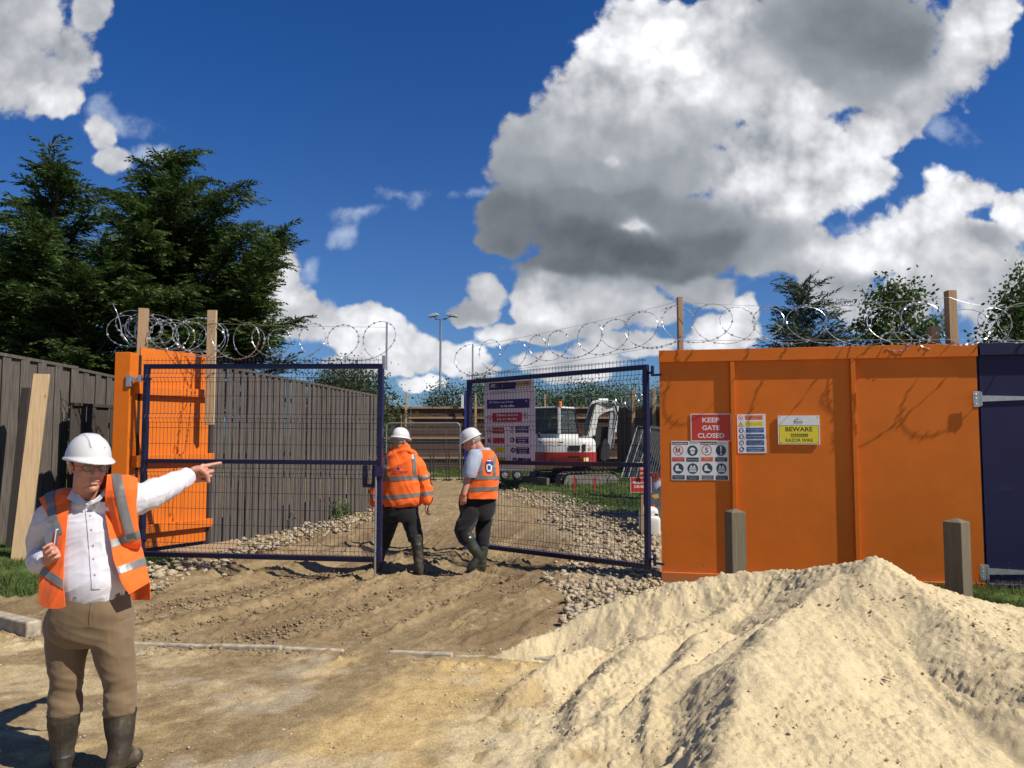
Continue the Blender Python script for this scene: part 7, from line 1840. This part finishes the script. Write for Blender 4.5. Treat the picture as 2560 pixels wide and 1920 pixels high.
def man_vest():
    D = 9.4; Q = lambda px, py, d=D: P(px, py, d)
    root = thing('person', (Q(1190,1086).x, 9.4, 0), 'man in an orange vest and short sleeved checked shirt walking away with head bowed', 'person')
    body = MB(); HM = head_frame(Q(1180,1104,9.36), (-.88,-.10,-.42), (-.30,0,1), 1.04); head_shapes(body, HM, 1.1); chain(body, [HM @ Vector((0,-.03,-.03)), Q(1206,1136)], [.062,.068], 12)
    loft(body, [(Q(1207,1132),.06,.08),(Q(1208,1160),.12,.14),(Q(1200,1225),.15,.15),(Q(1194,1290),.15,.13)], yaw=.0)
    S1, E1, W1 = Q(1182,1150,9.22), Q(1169,1200,9.20), Q(1160,1236,9.16); chain(body, [S1, E1, W1], [.055,.046,.032], 12, 1)
    S2, E2, W2 = Q(1222,1148,9.62), Q(1228,1200,9.72), Q(1222,1245,9.66); chain(body, [S2, E2, W2], [.055,.046,.032], 12, 1)
    hand(body, W1, Vector((-.1,.15,-1)), Vector((-1,0,0)), [(20,30,20),(22,32,20),(24,34,20),(26,34,20)], [(.026,.02,-.004),(.040,.045,-.01),(.044,.07,-.012),(.042,.09,-.014)], .95); hand(body, W2, Vector((0,.15,-1)), Vector((-1,0,0)), [(20,30,20)]*4, [(.026,.02,-.004),(.040,.045,-.01),(.044,.07,-.012),(.042,.09,-.014)], .95)
    chain(body, [Q(1180,1275,9.3), Q(1156,1325,9.28), Q(1196,1388,9.28)], [.08,.06,.045], 12, 2); chain(body, [Q(1210,1275,9.5), Q(1207,1330,9.45), Q(1203,1400,9.40)], [.08,.06,.045], 12, 2)
    V, T = remesh(body, .0065, 2); V = head_detail(V, vnorm(V, T), HM); bd = put('body', V, T, SKIN, root); helmet(HM, root, .04)
    hb = MB(); hb.ell(HM @ Vector((0,-.022,.016)), (.079,.090,.080), HM.to_3x3(), 24, 16); Vh, Th = remesh(hb, .006, 1); Mi = np.array(HM.inverted()); L = Vh@Mi[:3, :3].T+Mi[:3, 3]; Vh, Th = clip(Vh, Th, np.minimum(-.01-L[:, 1], L[:, 2]+.045)); put('hair', Vh, Th, HAIRG, bd, .002, org=ORG[root.name])
    sm = MB(); loft(sm, [(Q(1206,1116),.072,.085),(Q(1208,1128),.10,.13),(Q(1209,1145),.145,.175),(Q(1208,1175),.165,.19),(Q(1202,1215),.18,.19),(Q(1196,1245),.19,.18)])
    chain(sm, [Q(1188,1142,9.26), Q(1179,1165,9.20), Q(1173,1186,9.185)], [.098,.092,.086], 16, 4, caps=True); chain(sm, [Q(1222,1146,9.60), Q(1228,1188,9.68)], [.095,.08], 16)
    V, T = remesh(sm, .0085, 3); V = folds(V, vnorm(V, T), .006, (.3,0,1), 12, 2, 501); V, T = clip(V, T, Q(1206,1119).z-V[:, 2]); zc = Q(1173,1194,9.185).z; dist = np.hypot(V[:, 0]-Q(1173,1190,9.185).x, V[:, 1]-9.185); V, T = clip(V, T, np.where(dist < .17, np.maximum(V[:, 2]-zc, dist-.145), 1)); put('shirt', V, T, CHECK, root, .003)
    vm_ = MB(); loft(vm_, [(Q(1206,1121),.085,.10),(Q(1209,1130),.115,.145),(Q(1211,1146),.150,.185),(Q(1210,1175),.176,.205),(Q(1204,1210),.200,.212),(Q(1196,1242),.226,.215),(Q(1195,1262),.230,.215)])
    V, T = remesh(vm_, .0085, 3); V = folds(V, vnorm(V, T), .010, (.1,0,1), 7, 1.2, 502); V = folds(V, vnorm(V, T), .005, (1,0,.5), 14, 2, 503); px, py = to_px(V)
    arm = np.hypot((px-1176)/17, (py-1158)/32)-1; arm = np.where(V[:, 1] < 9.4, arm, 1); V, T = clip(V, T, np.minimum.reduce([1247.5-py, arm*20, Q(1206,1124).z*400-V[:, 2]*400])); vest = put('vest', V, T, HIVIS, root, .004)
    px, py = to_px(V); N = vnorm(V, T)
    def band(f, m_=REFL, nm='reflective_strip'): V2, T2 = clipn(V+N*.004, T, N, f); put(nm, V2, T2, m_, vest, .002, org=ORG[root.name]) if len(T2) else None
    band(5.0-np.abs(py-1194.5)); band(5.0-np.abs(py-1223-(px-1200)*-.03)); fr = np.where(V[:, 1] < 9.4, 9, -9)
    band(np.minimum.reduce([4.4-np.abs(px-np.interp(py, [1120,1130,1150,1190], [1184,1192,1202,1203])), 1191-py, fr])); band(np.minimum.reduce([3-np.abs(px-1236), 1191-py, py-1140, fr]))
    # round badge on the back
    DB = ink('badge_blue', (.025,.03,.16)); rr = np.hypot((px-1223)/10, (py-1166)/18.5); band(np.minimum((1-rr)*10, fr), DB, 'badge'); V0, N0, T0 = V, N, T
    for (cx, cy, w, h) in ((1217.5,1168,1.6,7),(1228,1170,1.8,7),(1223,1177,5,2.4),(1222,1152,5,1.3),(1223,1162,3,2)):
        V2, T2 = clipn(V0+N0*.007, T0, N0, np.minimum.reduce([w-np.abs(px-cx), h-np.abs(py-cy), fr])); put('badge_print', V2, T2, WHT, vest, .001, org=ORG[root.name]) if len(T2) else None
    tm = MB(); loft(tm, [(Q(1194,1238),.215,.16),(Q(1194,1262),.222,.17),(Q(1194,1285),.20,.16),(Q(1194,1298),.17,.13)]); chain(tm, [Q(1180,1276,9.32), Q(1166,1305,9.29), Q(1157,1328,9.27), Q(1164,1346,9.27)], [.125,.108,.098,.082], 16, 4, caps=True); chain(tm, [Q(1210,1278,9.5), Q(1208,1320,9.46), Q(1206,1364,9.43)], [.118,.092,.078], 16, 4, caps=False)
    V, T = remesh(tm, .0085, 3); V = folds(V, vnorm(V, T), .011, (1,0,.4), 11, 2, 511); put('trousers', V, T, BLACKT, root)
    wellington(Q(1163,1337,9.27), Q(1196,1388,9.27), Q(1174,1420,9.24), .082, .056, .048, WELLY, root, heel=Q(1203,1394,9.28), sole=False); wellington(Q(1206,1358,9.43), Q(1204,1410,9.40), (Q(1172,1430,9.34).x, 9.34, .055), .078, .056, .050, WELLY, root, heel=(Q(1205,1428,9.42).x, 9.42, .05))
man_vest()
